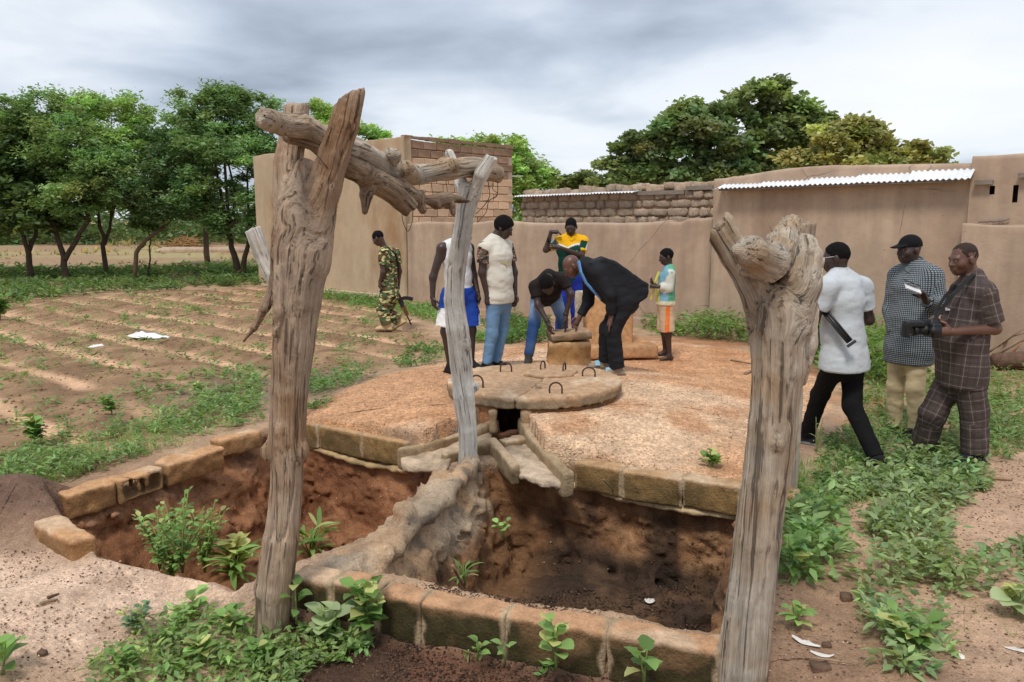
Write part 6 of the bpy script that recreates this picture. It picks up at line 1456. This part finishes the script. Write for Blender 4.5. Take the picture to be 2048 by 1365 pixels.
weeds(g, pp([(1040,1310),(1200,1300),(1230,1350),(1040,1350)], -.2), 26, .02, .06, .045, 10, lin(112, 156, 70), 1.6, -.1)
g.obj('near_weeds', 'leafy weeds at the foot of the tall brown post', 'weeds')
# ------------------------------------------------------------ single plants with their own leaves
def leaf_obj_mat(name, c):
    m = leaf_mat(name, .45, .3); nt = m.node_tree; N = nt.nodes; L = nt.links; a = [n for n in N if n.type == 'ATTRIBUTE'][0]
    oi = N.new('ShaderNodeObjectInfo'); hs = N.new('ShaderNodeHueSaturation'); hs.inputs['Color'].default_value = (*c, 1)
    mr = N.new('ShaderNodeMapRange'); mr.inputs[3].default_value = .62; mr.inputs[4].default_value = 1.35; L.new(oi.outputs['Random'], mr.inputs[0]); L.new(mr.outputs[0], hs.inputs['Value'])
    for l in list(a.outputs['Color'].links): L.new(hs.outputs[0], l.to_socket)
    return m
def leaf_data(name, m, kind='ovate'):
    if kind == 'ovate': pr_ = [(0, .0), (.12, .16), (.30, .30), (.50, .33), (.72, .25), (.90, .10), (1.0, 0)]
    elif kind == 'round': pr_ = [(0, .05), (.08, .26), (.30, .44), (.55, .46), (.78, .36), (.93, .17), (1.0, 0)]
    elif kind == 'lobed': pr_ = [(-.08, .18), (.10, .42), (.30, .40), (.42, .50), (.60, .34), (.80, .22), (1.0, 0)]
    else: pr_ = [(0, .02), (.15, .07), (.40, .09), (.65, .08), (.85, .05), (1.0, 0)]
    V = []; F = []
    for t, w in pr_:
        zc = .10*math.sin(t*2.6)-.16*t*t; V += [(-w, t, zc+.22*w), (0, t, zc), (w, t, zc+.22*w)]
    for i in range(len(pr_)-1):
        a = 3*i; F += [(a, a+1, a+4, a+3), (a+1, a+2, a+5, a+4)]
    return mesh(name, V, F, m, True)
LM = {k: leaf_obj_mat('leaf_'+k, c) for k, c in dict(mid=lin(122, 158, 84), lit=lin(148, 182, 104), dark=lin(90, 126, 66), pale=lin(178, 196, 148), blue=lin(124, 154, 122), yel=lin(186, 188, 120)).items()}
LD = {}
M_stem = mat('plant_stem', lin(120, 140, 74), .7, .15, 20, 0)
def plant(name, base, H, nst, nl, ll, kind, shade, label, spread=.35, lean=(0, 0), seed=1, cat='plant', group=None, top=.25, droop=.2):
    r_ = np.random.default_rng(seed); root = empty(name, base, label, cat, group); b = np.array(base)
    key = (kind, shade)
    if key not in LD: LD[key] = leaf_data('leaf', LM[shade], kind)
    for s in range(nst):
        a = r_.uniform(0, 6.28); sp = spread*r_.uniform(.2, 1)*(0 if nst == 1 else 1); h = H*r_.uniform(.7, 1)
        pts = [b+np.array([0, 0, -.02])]; 
        for t in np.linspace(.2, 1, 5): pts.append(b+np.array([math.cos(a)*sp*h*t**1.4+lean[0]*h*t, math.sin(a)*sp*h*t**1.4+lean[1]*h*t, h*t]))
        V, F = tube(pts, np.linspace(.0055, .002, 6)*(1+H), 5); stm = put('stem', V, F, root, M_stem)
        for i in range(nl):
            t = top+(1-top)*(i+.5)/nl; k = t*5; j = min(int(k), 4); p0 = pts[j]+(pts[j+1]-pts[j])*(k-j); az = i*2.4+r_.uniform(-.5, .5)+a; el = r_.uniform(.0, .5)+.4*t-droop
            d = np.array([math.cos(az)*math.cos(el), math.sin(az)*math.cos(el), math.sin(el)]); L_ = ll*r_.uniform(.65, 1.2)*(1.1-.4*abs(t-.6))
            u, w, dd = frame(d, (0, 0, 1)); side = norm(np.cross(d, Z3)); nn = np.cross(side, d)
            kk = key if r_.random() > .14 else (kind, 'yel')
            if kk not in LD: LD[kk] = leaf_data('leaf', LM['yel'], kind)
            o = link('leaf', LD[kk], stm); M4 = Matrix(((side[0], d[0], nn[0], 0), (side[1], d[1], nn[1], 0), (side[2], d[2], nn[2], 0), (0, 0, 0, 1)))
            o.matrix_local = Matrix.Translation(Vector(p0+d*.015-b))@M4@Matrix.Rotation(r_.uniform(-.4, .4), 4, 'Y')@Matrix.Scale(L_, 4)
    return root
def gp(x, y, z0=-.16):
    q = G(x, y, z0); 
    for _ in range(4): q = G(x, y, float(gz(np.array([q[:2]]))[0]))
    return tuple(q)
plant('leafy_plant', gp(738, 1272), .32, 4, 11, .078, 'lobed', 'mid', 'bushy plant with lobed bright leaves growing against the near kerb', .28, seed=3)
plant('leafy_plant', gp(655, 1290), .20, 3, 5, .10, 'round', 'pale', 'plant with large pale round leaves right of the brown post', .5, seed=4)
plant('seedling', gp(593, 1240), .24, 1, 6, .075, 'ovate', 'mid', 'slim seedling just right of the foot of the brown post', seed=5)
plant('leafy_plant', gp(1112, 1330), .28, 2, 9, .065, 'round', 'lit', 'upright round-leaved plant in front of the near kerb, left of the two', .25, seed=6)
plant('leafy_plant', gp(1165, 1320), .14, 2, 6, .05, 'round', 'lit', 'low round-leaved sprout right beside the upright plant at the kerb', .5, seed=16)
plant('seedling', gp(1288, 1362), .17, 2, 4, .075, 'lobed', 'mid', 'two-stemmed seedling in front of the near kerb, close to the thick grey post', .35, seed=7)
plant('seedling', gp(1010, 1320), .11, 1, 5, .05, 'ovate', 'lit', 'small seedling below the middle of the near kerb', seed=8)
plant('leafy_plant', gp(955, 1315), .09, 2, 5, .05, 'ovate', 'lit', 'tiny sprout left of the seedling below the near kerb', .6, seed=9)
plant('leafy_plant', gp(8, 1350), .16, 2, 5, .12, 'ovate', 'mid', 'leafy plant cut off by the left edge at the bottom', .5, seed=10)
plant('leafy_plant', gp(268, 1270), .16, 7, 12, .036, 'ovate', 'blue', 'bluish plant on the pale sandy ledge', .75, seed=11)
plant('leafy_plant', gp(385, 1235), .14, 2, 6, .08, 'ovate', 'lit', 'pale sprig at the rim of the sandy ledge, right of the bluish plant', .3, seed=12)
plant('leafy_plant', gp(470, 1275), .15, 4, 8, .07, 'ovate', 'mid', 'weed with pointed leaves left of the foot of the brown post', .5, seed=13)
plant('leafy_plant', gp(400, 1320), .14, 5, 8, .068, 'ovate', 'lit', 'spreading weed near the bottom edge, left of the brown post', .7, seed=14)
plant('leafy_plant', gp(520, 1330), .12, 4, 8, .055, 'round', 'mid', 'round-leaved weed near the bottom edge below the brown post', .7, seed=15)
plant('leafy_plant', gp(250, 1350), .12, 4, 8, .06, 'ovate', 'mid', 'weed at the bottom edge below the sandy ledge', .8, seed=25)
for i, (x, y, h) in enumerate(((320, 1135, .42), (365, 1140, .48), (410, 1140, .5), (345, 1160, .36))):
    plant('pit_bush', gp(x, y, -.55), h, 10, 14, .05, 'ovate', 'mid' if i % 2 else 'lit', ('leftmost', 'second', 'tallest right-hand', 'frontmost')[i]+' of the feathery bushes in the left pit', .62, seed=30+i, cat='bush', group='bushes in the left pit', top=.12)
plant('broad_leaf_plant', gp(478, 1150, -.55), .36, 5, 7, .12, 'round', 'yel', 'plant with large yellowish leaves in the pit beside the brown post', .45, seed=40)
plant('grass_tuft', gp(620, 1120, -.6), .30, 9, 4, .22, 'blade', 'mid', 'tuft of broad grass in the left pit, right of the brown post', .6, seed=41, cat='grass')
plant('grass_tuft', gp(470, 1165, -.6), .28, 8, 4, .22, 'blade', 'mid', 'tuft of broad grass in the left pit, left of the brown post', .55, seed=42, cat='grass')
plant('creeper', gp(985, 990, -.1), .16, 4, 9, .05, 'round', 'mid', 'creeper hanging on the right side of the pit divider', .9, seed=43)
plant('creeper', gp(1005, 1070, -.35), .10, 2, 6, .045, 'round', 'lit', 'small sprout low on the pit divider', .7, seed=44)
plant('creeper', gp(930, 1165, -.5), .10, 5, 3, .10, 'blade', 'mid', 'grass sprig at the bottom of the pit divider', .7, seed=45)
plant('leafy_plant', gp(1425, 935, .05), .09, 6, 7, .075, 'ovate', 'mid', 'spreading plant on the gravel behind the right kerb', 1.4, seed=46, droop=.0)
plant('leafy_plant', gp(1580, 1155, -.1), .26, 3, 7, .10, 'ovate', 'mid', 'tall leafy weed hugging the right side of the thick grey post', .3, seed=47)
plant('leafy_plant', gp(1820, 1310, -.1), .16, 6, 9, .08, 'ovate', 'mid', 'glossy leafy clump at the bottom of the weed path', .6, seed=48)
plant('leafy_plant', gp(2030, 1230, -.1), .14, 3, 5, .09, 'round', 'pale', 'broad-leaved plant cut off by the right edge', .6, seed=49)
plant('leafy_plant', gp(1590, 1250, -.12), .10, 3, 5, .07, 'ovate', 'lit', 'small sprig on the bare earth right of the thick grey post', .6, seed=50)
plant('leafy_plant', gp(70, 890, 0), .26, 9, 10, .075, 'lobed', 'mid', 'rounded bush in the field at the left edge, above the kerb', .55, seed=51)
plant('leafy_plant', gp(225, 830, 0), .20, 5, 9, .065, 'lobed', 'mid', 'bushy field plant between the left kerb and the white bag', .5, seed=52)
plant('leafy_plant', gp(395, 790, 0), .14, 5, 8, .06, 'ovate', 'lit', 'low field plant left of the brown post', .7, seed=53)
plant('leafy_plant', gp(0, 640, 0), .5, 9, 12, .12, 'lobed', 'mid', 'large bush in the field cut off by the left edge', .5, seed=54)
plant('dry_stalk', gp(1632, 905, 0), .30, 4, 2, .05, 'blade', 'pale', 'dry pale stalks at the front foot of the man in the polo', .25, seed=55, cat='stalk')
# ------------------------------------------------------------ trees
def tree(label, Y, trunks, lobes, base_col, leaf=.13, dens=260, bark=None, asp=.42, clump=.34, seed=1, name='tree', r0=.10, hue=.12):
    global rng
    rng = np.random.default_rng(seed); ppm = FPX/Y
    b = P(*trunks[0][0], Y); b[2] = float(hgt(np.array([[b[0], b[1]]]))[0])
    root = empty(name, b, label, 'tree'); mb = MB(); tips = []
    for tr in trunks:
        q = [P(x, y, Y+random.uniform(-.15, .15)*(i > 0)) for i, (x, y) in enumerate(tr)]
        if tr is trunks[0]: q[0][2] = b[2]-.05
        q2 = [q[0]]
        for i in range(len(q)-1):
            for t in (.33, .66, 1): q2.append(q[i]+(q[i+1]-q[i])*t+rng.normal(0, .02, 3))
        rr = r0*.8 if tr is trunks[0] else r0*.6
        mb.tube(q2, np.linspace(rr, rr*.6, len(q2)), 8); tips.append((q[-1], rr*.6))
    g = Green(); twigs = MB()
    for (x, y, rx, ry, dy) in lobes:
        c = P(x, y, Y+dy); rx_, ry_ = rx/ppm, ry/ppm; rz_ = min(rx_, 1.6)*.9; rad = np.array([rx_, rz_, ry_])
        tp, r_ = min(tips, key=lambda t: np.linalg.norm(t[0]-c)); mid = (tp+c)/2+rng.normal(0, .15, 3)+[0, 0, .1]
        mb.tube([tp, tp*.6+mid*.4, mid, mid*.4+c*.6, c], np.linspace(r_*.8, r_*.22, 5), 6)
        n_cl = max(8, int(rx_*rz_*ry_*4.2/(clump**3)*.27)); n_cl = min(n_cl, 150)
        u = rng.normal(size=(n_cl, 3)); u /= np.linalg.norm(u, axis=1, keepdims=True); rr = rng.uniform(.3, 1.12, n_cl)**.8
        cc = c+u*rr[:, None]*rad
        for i in range(0, n_cl, 2): s_ = c+(cc[i]-c)*.15; twigs.tube([s_, (s_+cc[i])/2+rng.normal(0, .06, 3), cc[i]], [r_*.20, r_*.12, .008], 4, False)
        per = max(10, int(dens*clump**2*4.5)); R_ = np.repeat(np.arange(n_cl), per); N_ = len(R_)
        sz = clump*rng.uniform(.6, 1.25, n_cl); off = rng.normal(size=(N_, 3))*[.52, .52, .30]*sz[R_][:, None]
        pos = cc[R_]+off; d = rand_dirs(N_, -.7, .55, rng); cl = cols(n_cl, np.array(base_col)*np.array([2.25, 2.1, 1.9]), .20, hue)[R_]*np.exp(rng.normal(0, .18, (N_, 1))); cl = cl*.86+cl.mean(1, keepdims=True)*.14*np.array([1.1, 1.05, .8])
        L_ = leaf*rng.uniform(.6, 1.3, N_); g.add(pos, d, L_, L_*asp, cl, CARD if asp > .2 else CARD, .8)
    mb.obj('trunk', bark or M_bark, root, True, root.location); tw = twigs.obj('twigs', bark or M_bark, root, True, root.location); tw['kind'] = 'stuff'
    o = g.obj('crown', parent=root)
ACA = dict(leaf=.125, dens=420, asp=.36, clump=.32)
tree('broad-leaved dark tree at the left edge of the row', 25, [[(62,560),(58,510),(46,470)],[(57,505),(78,455)]], [(30,330,100,70,0),(100,400,60,50,-.5),(-40,390,90,70,.4),(50,430,90,30,-.6),(-20,300,50,50,0),(115,350,40,40,0)], lin(58, 88, 38), .18, 230, asp=.6, clump=.36, seed=1, r0=.13)
tree('feathery tree with the forked trunk, second in the left row', 24.5, [[(133,572),(128,515),(112,465)],[(130,520),(160,470),(178,440)]], [(85,225,80,40,.6),(150,290,80,55,0),(205,340,60,50,-.4),(75,290,60,50,.4),(140,400,70,40,-.4),(40,260,50,40,.5)], lin(84, 122, 60), seed=2, r0=.14, **ACA)
tree('feathery tree, third in the left row, with the tall bright top', 25.5, [[(212,552),(208,490),(198,440)],[(208,490),(222,440)]], [(225,212,66,30,.5),(250,290,70,50,0),(190,380,70,45,-.3),(175,215,40,30,.5),(270,235,30,22,.4)], lin(100, 140, 62), seed=3, r0=.11, **ACA)
tree('leaning tan-trunked tree in the middle of the left row', 24.8, [[(269,560),(273,505),(290,482),(326,456)]], [(290,320,70,55,0),(310,390,80,45,-.4),(345,430,50,26,-.3),(240,340,50,40,.2)], lin(64, 102, 54), bark=M_barkl, seed=4, r0=.10, **ACA)
tree('thin sapling beside the leaning tan-trunked tree', 25.5, [[(297,548),(300,495),(298,455)]], [(300,440,36,24,0),(285,415,30,24,0)], lin(66, 104, 50), seed=5, r0=.04, **ACA)
tree('big double-trunked tree just left of the tall brown post', 25, [[(480,558),(470,520),(460,480)],[(482,556),(492,515),(498,478)]], [(415,225,75,48,.5),(495,222,70,42,.5),(450,300,95,60,0),(405,385,60,50,-.4),(525,395,55,50,-.4),(475,440,60,30,-.4),(380,290,45,45,.3),(540,300,50,60,.3),(450,185,40,20,.5)], lin(76, 116, 60), seed=6, r0=.16, **ACA)
tree('slim tree half hidden behind the tall brown post', 26, [[(528,553),(524,500),(526,460)]], [(560,320,50,50,0),(545,420,40,40,0)], lin(72, 112, 58), seed=7, r0=.09, **ACA)
tree('dark tree standing further back in the gap of the left row', 33, [[(414,492),(412,450),(415,420)]], [(360,330,60,70,0),(340,400,60,50,0),(420,400,60,40,0),(310,300,40,40,0)], lin(52, 84, 44), .2, 240, clump=.42, seed=8, r0=.16)
tree('yellowish tree poking in at the left edge behind the row', 30, [[(-60,530),(-55,470),(-50,430)]], [(-30,320,50,50,0),(-60,400,70,50,0),(10,430,40,40,0)], lin(104, 118, 44), .2, 230, asp=.6, clump=.4, seed=9, r0=.12)
tree('light green tree behind the plastered side of the house', 34, [[(660,545),(660,470),(665,400)]], [(655,250,55,36,0),(725,275,45,30,0),(620,300,60,50,0),(690,310,60,40,0),(640,215,26,18,0)], lin(104, 144, 64), .17, 300, seed=10, clump=.36, r0=.14)
tree('light green tree between the house and the mud-brick shed', 32, [[(1000,545),(1002,470),(1010,400)]], [(950,292,60,20,0),(1035,310,55,32,0),(1000,350,90,45,0),(1085,355,36,26,0),(1045,400,50,40,0),(900,290,28,16,0)], lin(100, 142, 64), .17, 320, seed=11, clump=.36, r0=.14)
tree('small dark tree far off above the mud-brick shed', 48, [[(1168,520),(1166,440),(1168,400)]], [(1155,360,34,13,0),(1190,372,36,13,0),(1130,372,30,12,0)], lin(72, 92, 42), .26, 220, clump=.5, asp=.6, seed=12, r0=.16)
tree('dark leafy tree on the left of the clump behind the mud building', 37, [[(1385,540),(1380,440),(1370,380)],[(1380,440),(1420,370)]], [(1385,250,70,36,0),(1310,290,66,40,0),(1255,330,46,34,0),(1440,285,50,45,0),(1330,350,90,32,0),(1240,365,50,24,0),(1395,225,36,18,0),(1420,340,70,36,0)], lin(80, 108, 60), .24, 260, asp=.62, clump=.46, seed=13, r0=.24)
tree('tallest tree of the clump behind the mud building', 38, [[(1570,540),(1560,440),(1555,370)],[(1560,430),(1610,350)]], [(1525,200,52,28,0),(1575,240,70,36,0),(1480,230,34,20,0),(1640,245,40,24,0),(1520,290,60,34,0),(1600,300,60,40,0),(1500,345,70,36,0),(1555,180,28,14,0),(1590,360,70,24,0)], lin(86, 114, 60), .24, 240, asp=.62, clump=.44, seed=14, r0=.26)
tree('yellow-green tree on the right of the clump behind the mud building', 31, [[(1720,545),(1722,440),(1710,370)],[(1722,430),(1770,360)]], [(1630,300,56,36,0),(1690,275,60,36,0),(1725,255,30,18,0),(1760,300,56,36,0),(1825,305,52,32,0),(1860,320,30,20,0),(1690,330,100,26,0),(1790,335,80,24,0)], lin(112, 126, 58), .2, 300, asp=.6, clump=.38, seed=15, r0=.2)
# far wood closing the view on the left
rng = np.random.default_rng(77); g = Green()
for i in range(300):
    x = rng.uniform(-700, 640); Yf = rng.uniform(58, 80); zt = rng.uniform(.6, 3.4); c = P(x, 437, Yf); n = 70
    pos = np.c_[c[0]+rng.normal(0, 1.3, n), Yf+rng.normal(0, 1.0, n), np.abs(rng.normal(zt*.6, zt*.5, n))]
    d = rand_dirs(n, -.6, .6, rng); L_ = .42*rng.uniform(.6, 1.3, n); g.add(pos, d, L_, L_*.6, cols(1, lin(92, 122, 64), .25, .15)[np.zeros(n, int)]*np.exp(rng.normal(0, .2, (n, 1))), CARD, .8)
g.obj('far_woodland', 'distant belt of bushes closing the field behind the trees', 'woodland')
rng = np.random.default_rng(7)
# ============================================================ small things lying about
M_bag = mat('plastic_bag', lin(236, 236, 234), .5, .06, 8, .4, 30, .02, spec=.4)
M_stick = mat('dry_stick', lin(150, 126, 102), .9, .25, 12, .4, 60, .004, spec=.15); M_stick2 = mat('red_stick', lin(150, 104, 76), .9, .25, 12, .4, 60, .004, spec=.15)
M_paper = mat('paper_scrap', lin(218, 214, 206), .8, .1, 10, .2, 40, .01)
M_rock = mat('dark_clod', lin(112, 88, 72), .95, .3, 14, .9, 40, .02)
def zat(x, y, z0=0.0): return np.array(gp(x, y, z0))
def crumple(name, c, L_, Wd, H, m, label, cat, seed, az=0.0):
    r_ = np.random.default_rng(seed); n, k = 15, 8; V = []
    for i in range(n):
        for j in range(k):
            u, v = i/(n-1)-.5, j/(k-1)-.5; e = (1-abs(2*u)**2)*(1-abs(2*v)**2)
            V.append((u*L_, v*Wd*(.35+.65*math.sin(math.pi*(i+.6)/n)), .01+H*max(0, e)*(.35+.65*float(vnoise(np.array([[u*3, v*2, seed]]), 2.2)[0])**1)))
    V = np.array(V); V += np.stack([vnoise(V+seed, 14, q*4.0) for q in range(3)], 1)*[.02, .02, .02]; ca, sa = math.cos(az), math.sin(az); V[:, :2] = V[:, :2]@np.array([[ca, sa], [-sa, ca]]); V[:, 2] = np.maximum(V[:, 2], .004)
    F = [(i*k+j, (i+1)*k+j, (i+1)*k+j+1, i*k+j+1) for i in range(n-1) for j in range(k-1)]
    return tag(link(name, mesh(name, V, F, m), None, tuple(c)), label, cat, kind='thing')
crumple('plastic_bag', zat(296, 675), .75, .26, .22, M_bag, 'crumpled white plastic bag lying in the furrows', 'bag', 3, -.25)
crumple('plastic_scrap', zat(193, 696), .26, .10, .07, M_bag, 'small white plastic scrap in the furrows left of the bag', 'litter', 5, .5)
crumple('paper_scrap', zat(1012, 668, .1), .22, .12, .05, M_paper, 'pale flat scrap on the ground behind the man in the cream T-shirt', 'litter', 8, .2)
crumple('paper_scrap', zat(1610, 1290, -.12), .11, .035, .02, M_paper, 'curled pale strip on the earth right of the thick grey post, upper of two', 'litter', 9, -.7)
crumple('paper_scrap', zat(1645, 1312, -.12), .09, .03, .02, M_paper, 'curled pale strip on the earth right of the thick grey post, lower of two', 'litter', 10, -.5)
crumple('paper_scrap', zat(1300, 1205, -.75), .09, .07, .03, M_paper, 'whitish scrap on the floor of the right pit', 'litter', 11, .1)
crumple('paper_scrap', zat(905, 1302, -.2), .06, .03, .02, M_paper, 'tiny white scrap on the dark soil in front of the kerb', 'litter', 12, .4)
crumple('paper_scrap', zat(1910, 1312, -.1), .05, .05, .03, M_paper, 'small pale scrap on the right-hand earth near the bottom', 'litter', 13, .4)
crumple('paper_scrap', zat(2035, 1305, -.1), .14, .025, .02, M_paper, 'thin white strip at the right edge near the bottom', 'litter', 14, -.6)
def stick(a, b, r, m, label, name='stick', bend=.03, cat='stick'):
    a, b = np.array(a, float), np.array(b, float); mid = (a+b)/2+np.array([random.uniform(-1, 1), random.uniform(-1, 1), .4])*bend*np.linalg.norm(b-a)
    q = np.array([a, a*.5+mid*.5, mid, mid*.5+b*.5, b]); V, F = tube(q-a, np.array([1, .95, .85, .75, .5])*r, 6); return tag(link(name, mesh(name, V, F, m), None, tuple(a)), label, cat, kind='thing')
up = np.array([0, 0, .012])
stick(zat(1462, 722, .1)+up, zat(1502, 729, .1)+up, .013, M_stick, 'pale split stick on the gravel left of the thick grey post, upper one')
stick(zat(1490, 750, .1)+up, zat(1512, 741, .1)+up, .022, M_stick, 'short thick stick on the gravel left of the thick grey post, lower one')
stick(zat(1980, 960)+up, zat(2025, 963)+up, .014, M_stick, 'short pale stick on the bare earth at the right')
stick(zat(95, 1200, -.05)+up, zat(118, 1192, -.05)+up, .008, M_rock, 'dark twig on the sandy ledge, near the left edge'); stick(zat(80, 1212, -.05)+up, zat(116, 1203, -.05)+up, .009, M_stick, 'grey twig just below the dark twig on the sandy ledge')
stick(zat(1610, 1320, -.12)+up, zat(1720, 1335, -.12)+up, .005, M_stick, 'long thin bent twig on the earth near the bottom right', bend=.12)
stick(zat(1205, 985, -.3)+[0, -.05, .1], zat(1208, 1010, -.4)+[0, -.05, 0], .006, M_stick, 'thin root hanging from the top of the right pit wall')
stick(zat(905, 1135, -.4)+up, zat(930, 1180, -.5)+up, .010, M_stick, 'thin stick leaning on the divider in the right pit')
# heap of cut branches at the right edge
hb = empty('branch_heap', zat(2020, 745), 'heap of dry cut branches by the wall behind the photographer', 'heap'); hb0 = np.array(hb.location); r_ = np.random.default_rng(5)
for i in range(26):
    x0, x1 = r_.uniform(1975, 2030), r_.uniform(2040, 2130); y0 = r_.uniform(690, 762); d = r_.uniform(10.2, 11.0)
    a, b = P(x0, y0, d), P(x1, y0+r_.uniform(-55, 35), d+r_.uniform(-.5, .6)); a[2] = max(a[2], .04); b[2] = max(b[2], .04)
    m_ = (a+b)/2+r_.normal(0, .05, 3); V, F = tube([a, (a+m_)/2, m_, (b+m_)/2, b], np.linspace(1, .5, 5)*r_.uniform(.008, .028), 6); put('branch', V, F, hb, M_stick if i % 3 else M_stick2)
a, b = P(1985, 757, 10.1), P(2110, 770, 10.1); a[2] = b[2] = .11; V, F = tube([a, (a+b)/2+[0, 0, .02], b], [.10, .11, .10], 10); put('thick_log', V, F, hb, M_rock)
wd = wood('log_stump', [[(1722,704,9.6,.05),(1745,706,9.6,.06),(1768,702,9.6,.05)]], 'dark log end lying in the weeds behind the man in the polo', 'log', M_wood_d, .015)
# straw heap and earth bank far off behind the trees
M_straw = mat('straw', lin(170, 132, 88), .95, .3, 3, .8, 12, .06); r_ = np.random.default_rng(9)
sh_ = empty('straw_heap', G(370, 497), 'far heap of dry brown stalks behind the left tree row', 'heap'); c0 = G(370, 498); mb = MB()
for i in range(160):
    a = c0+np.array([r_.normal(0, .75), r_.normal(0, .5), 0]); h = max(.02, .75*math.exp(-((a[0]-c0[0])/.9)**2)); d = r_.normal(size=3)*[.7, .7, .25]; p_ = a+[0, 0, h*r_.uniform(.1, 1)]; mb.tube([p_-d*.5, p_+d*.5], .02, 4, False)
o = mb.obj('stalks', M_straw, sh_, True, sh_.location); o['kind'] = 'stuff'
S_ = lump_mesh('earth_bank', M_mud, (5.0, 1.6, .5), 3, .06); q = G(385, 505); o = link('earth_bank', S_, None, (q[0]+.6, q[1], .02)); tag(o, 'low pale earth bank beside the far straw heap', 'bank', kind='thing')
# crumbs, clods and pebbles
def crumbs(name, poly, n, lo, hi, colr, label, cat, flat=.7, z=0.0):
    p = sample_poly(poly, n); z = gz(p); s = rng.uniform(lo, hi, n)**1.0; k = 6
    T = np.array([(1, 0, 0), (-1, 0, 0), (0, 1, 0), (0, -1, 0), (0, 0, flat), (0, 0, -flat)], float); Fo = np.array([(0, 2, 4), (2, 1, 4), (1, 3, 4), (3, 0, 4), (2, 0, 5), (1, 2, 5), (3, 1, 5), (0, 3, 5)])
    V = T[None]*(s[:, None, None]*rng.uniform(.6, 1.3, (n, 6, 1))); a = rng.uniform(0, 6.28, n); c_, s_ = np.cos(a)[:, None], np.sin(a)[:, None]
    V = np.stack([V[..., 0]*c_-V[..., 1]*s_, V[..., 0]*s_+V[..., 1]*c_, V[..., 2]], -1)+np.c_[p, z+s*.25][:, None]
    F = (Fo[None]+(np.arange(n)*6)[:, None, None]).reshape(-1, 3); C = np.repeat(np.array(colr)[rng.integers(0, len(colr), n)]*np.exp(rng.normal(0, .2, (n, 1))), 6, axis=0)
    return tag(link(name, mesh(name, V.reshape(-1, 3), F, M_block, False, C)), label, cat, kind='stuff')
crumbs('gravel', PAD, 7000, .003, .010, [lin(206, 152, 114), lin(228, 188, 152), lin(190, 134, 98)], 'loose orange gravel spread over the pad', 'gravel')
crumbs('soil_clods', pp([(560,1240),(850,1225),(1420,1345),(1440,1420),(500,1420)], -.2), 9000, .002, .009, [lin(84, 64, 54), lin(100, 76, 62), lin(70, 54, 46), lin(124, 98, 80)], 'dark crumbly soil along the front of the near kerb', 'soil')
crumbs('earth_crumbs', pp([(1540,1000),(2100,930),(2100,1420),(1500,1420)], -.1), 3600, .002, .009, [lin(146, 114, 94), lin(176, 144, 120), lin(118, 94, 80), lin(204, 174, 148)], 'loose crumbs on the bare earth at the right', 'soil')
crumbs('ledge_grit', pp([(-60,1100),(180,1120),(500,1195),(500,1270),(300,1420),(-60,1420)], -.1), 2000, .002, .009, [lin(150, 120, 100), lin(200, 166, 140), lin(110, 86, 74), lin(222, 190, 160)], 'grit and dark crumbs on the sandy ledge', 'grit')
crumbs('pit_rubble', pp([(1010,1150),(1440,1110),(1430,1250),(1000,1190)], -.6), 1500, .003, .013, [lin(66, 52, 44), lin(86, 66, 53), lin(110, 90, 74)], 'rubble on the floor of the right pit', 'rubble')
crumbs('field_clods', fl, 5000, .006, .022, [lin(150, 120, 94), lin(136, 108, 84), lin(176, 142, 112)], 'clods of earth across the ploughed field', 'soil')
for i, (x, y, s) in enumerate(((1640, 1345, .06), (1690, 1200, .045), (85, 1310, .03), (1560, 1330, .04), (1655, 1295, .03))):
    o = link('clod', lump_mesh('clod', M_rock, (s*1.3, s, s*.9), 50+i, .2*s), None, tuple(zat(x, y, -.1)+[0, 0, s*.3])); tag(o, ('large dark clod at the bottom right of the thick grey post', 'dark clod on bare earth between the weed patches', 'small dark clod on the sandy ledge near the left edge', 'small dark clod close to the foot of the thick grey post', 'small clod beside the curled pale strips')[i], 'clod', kind='thing')
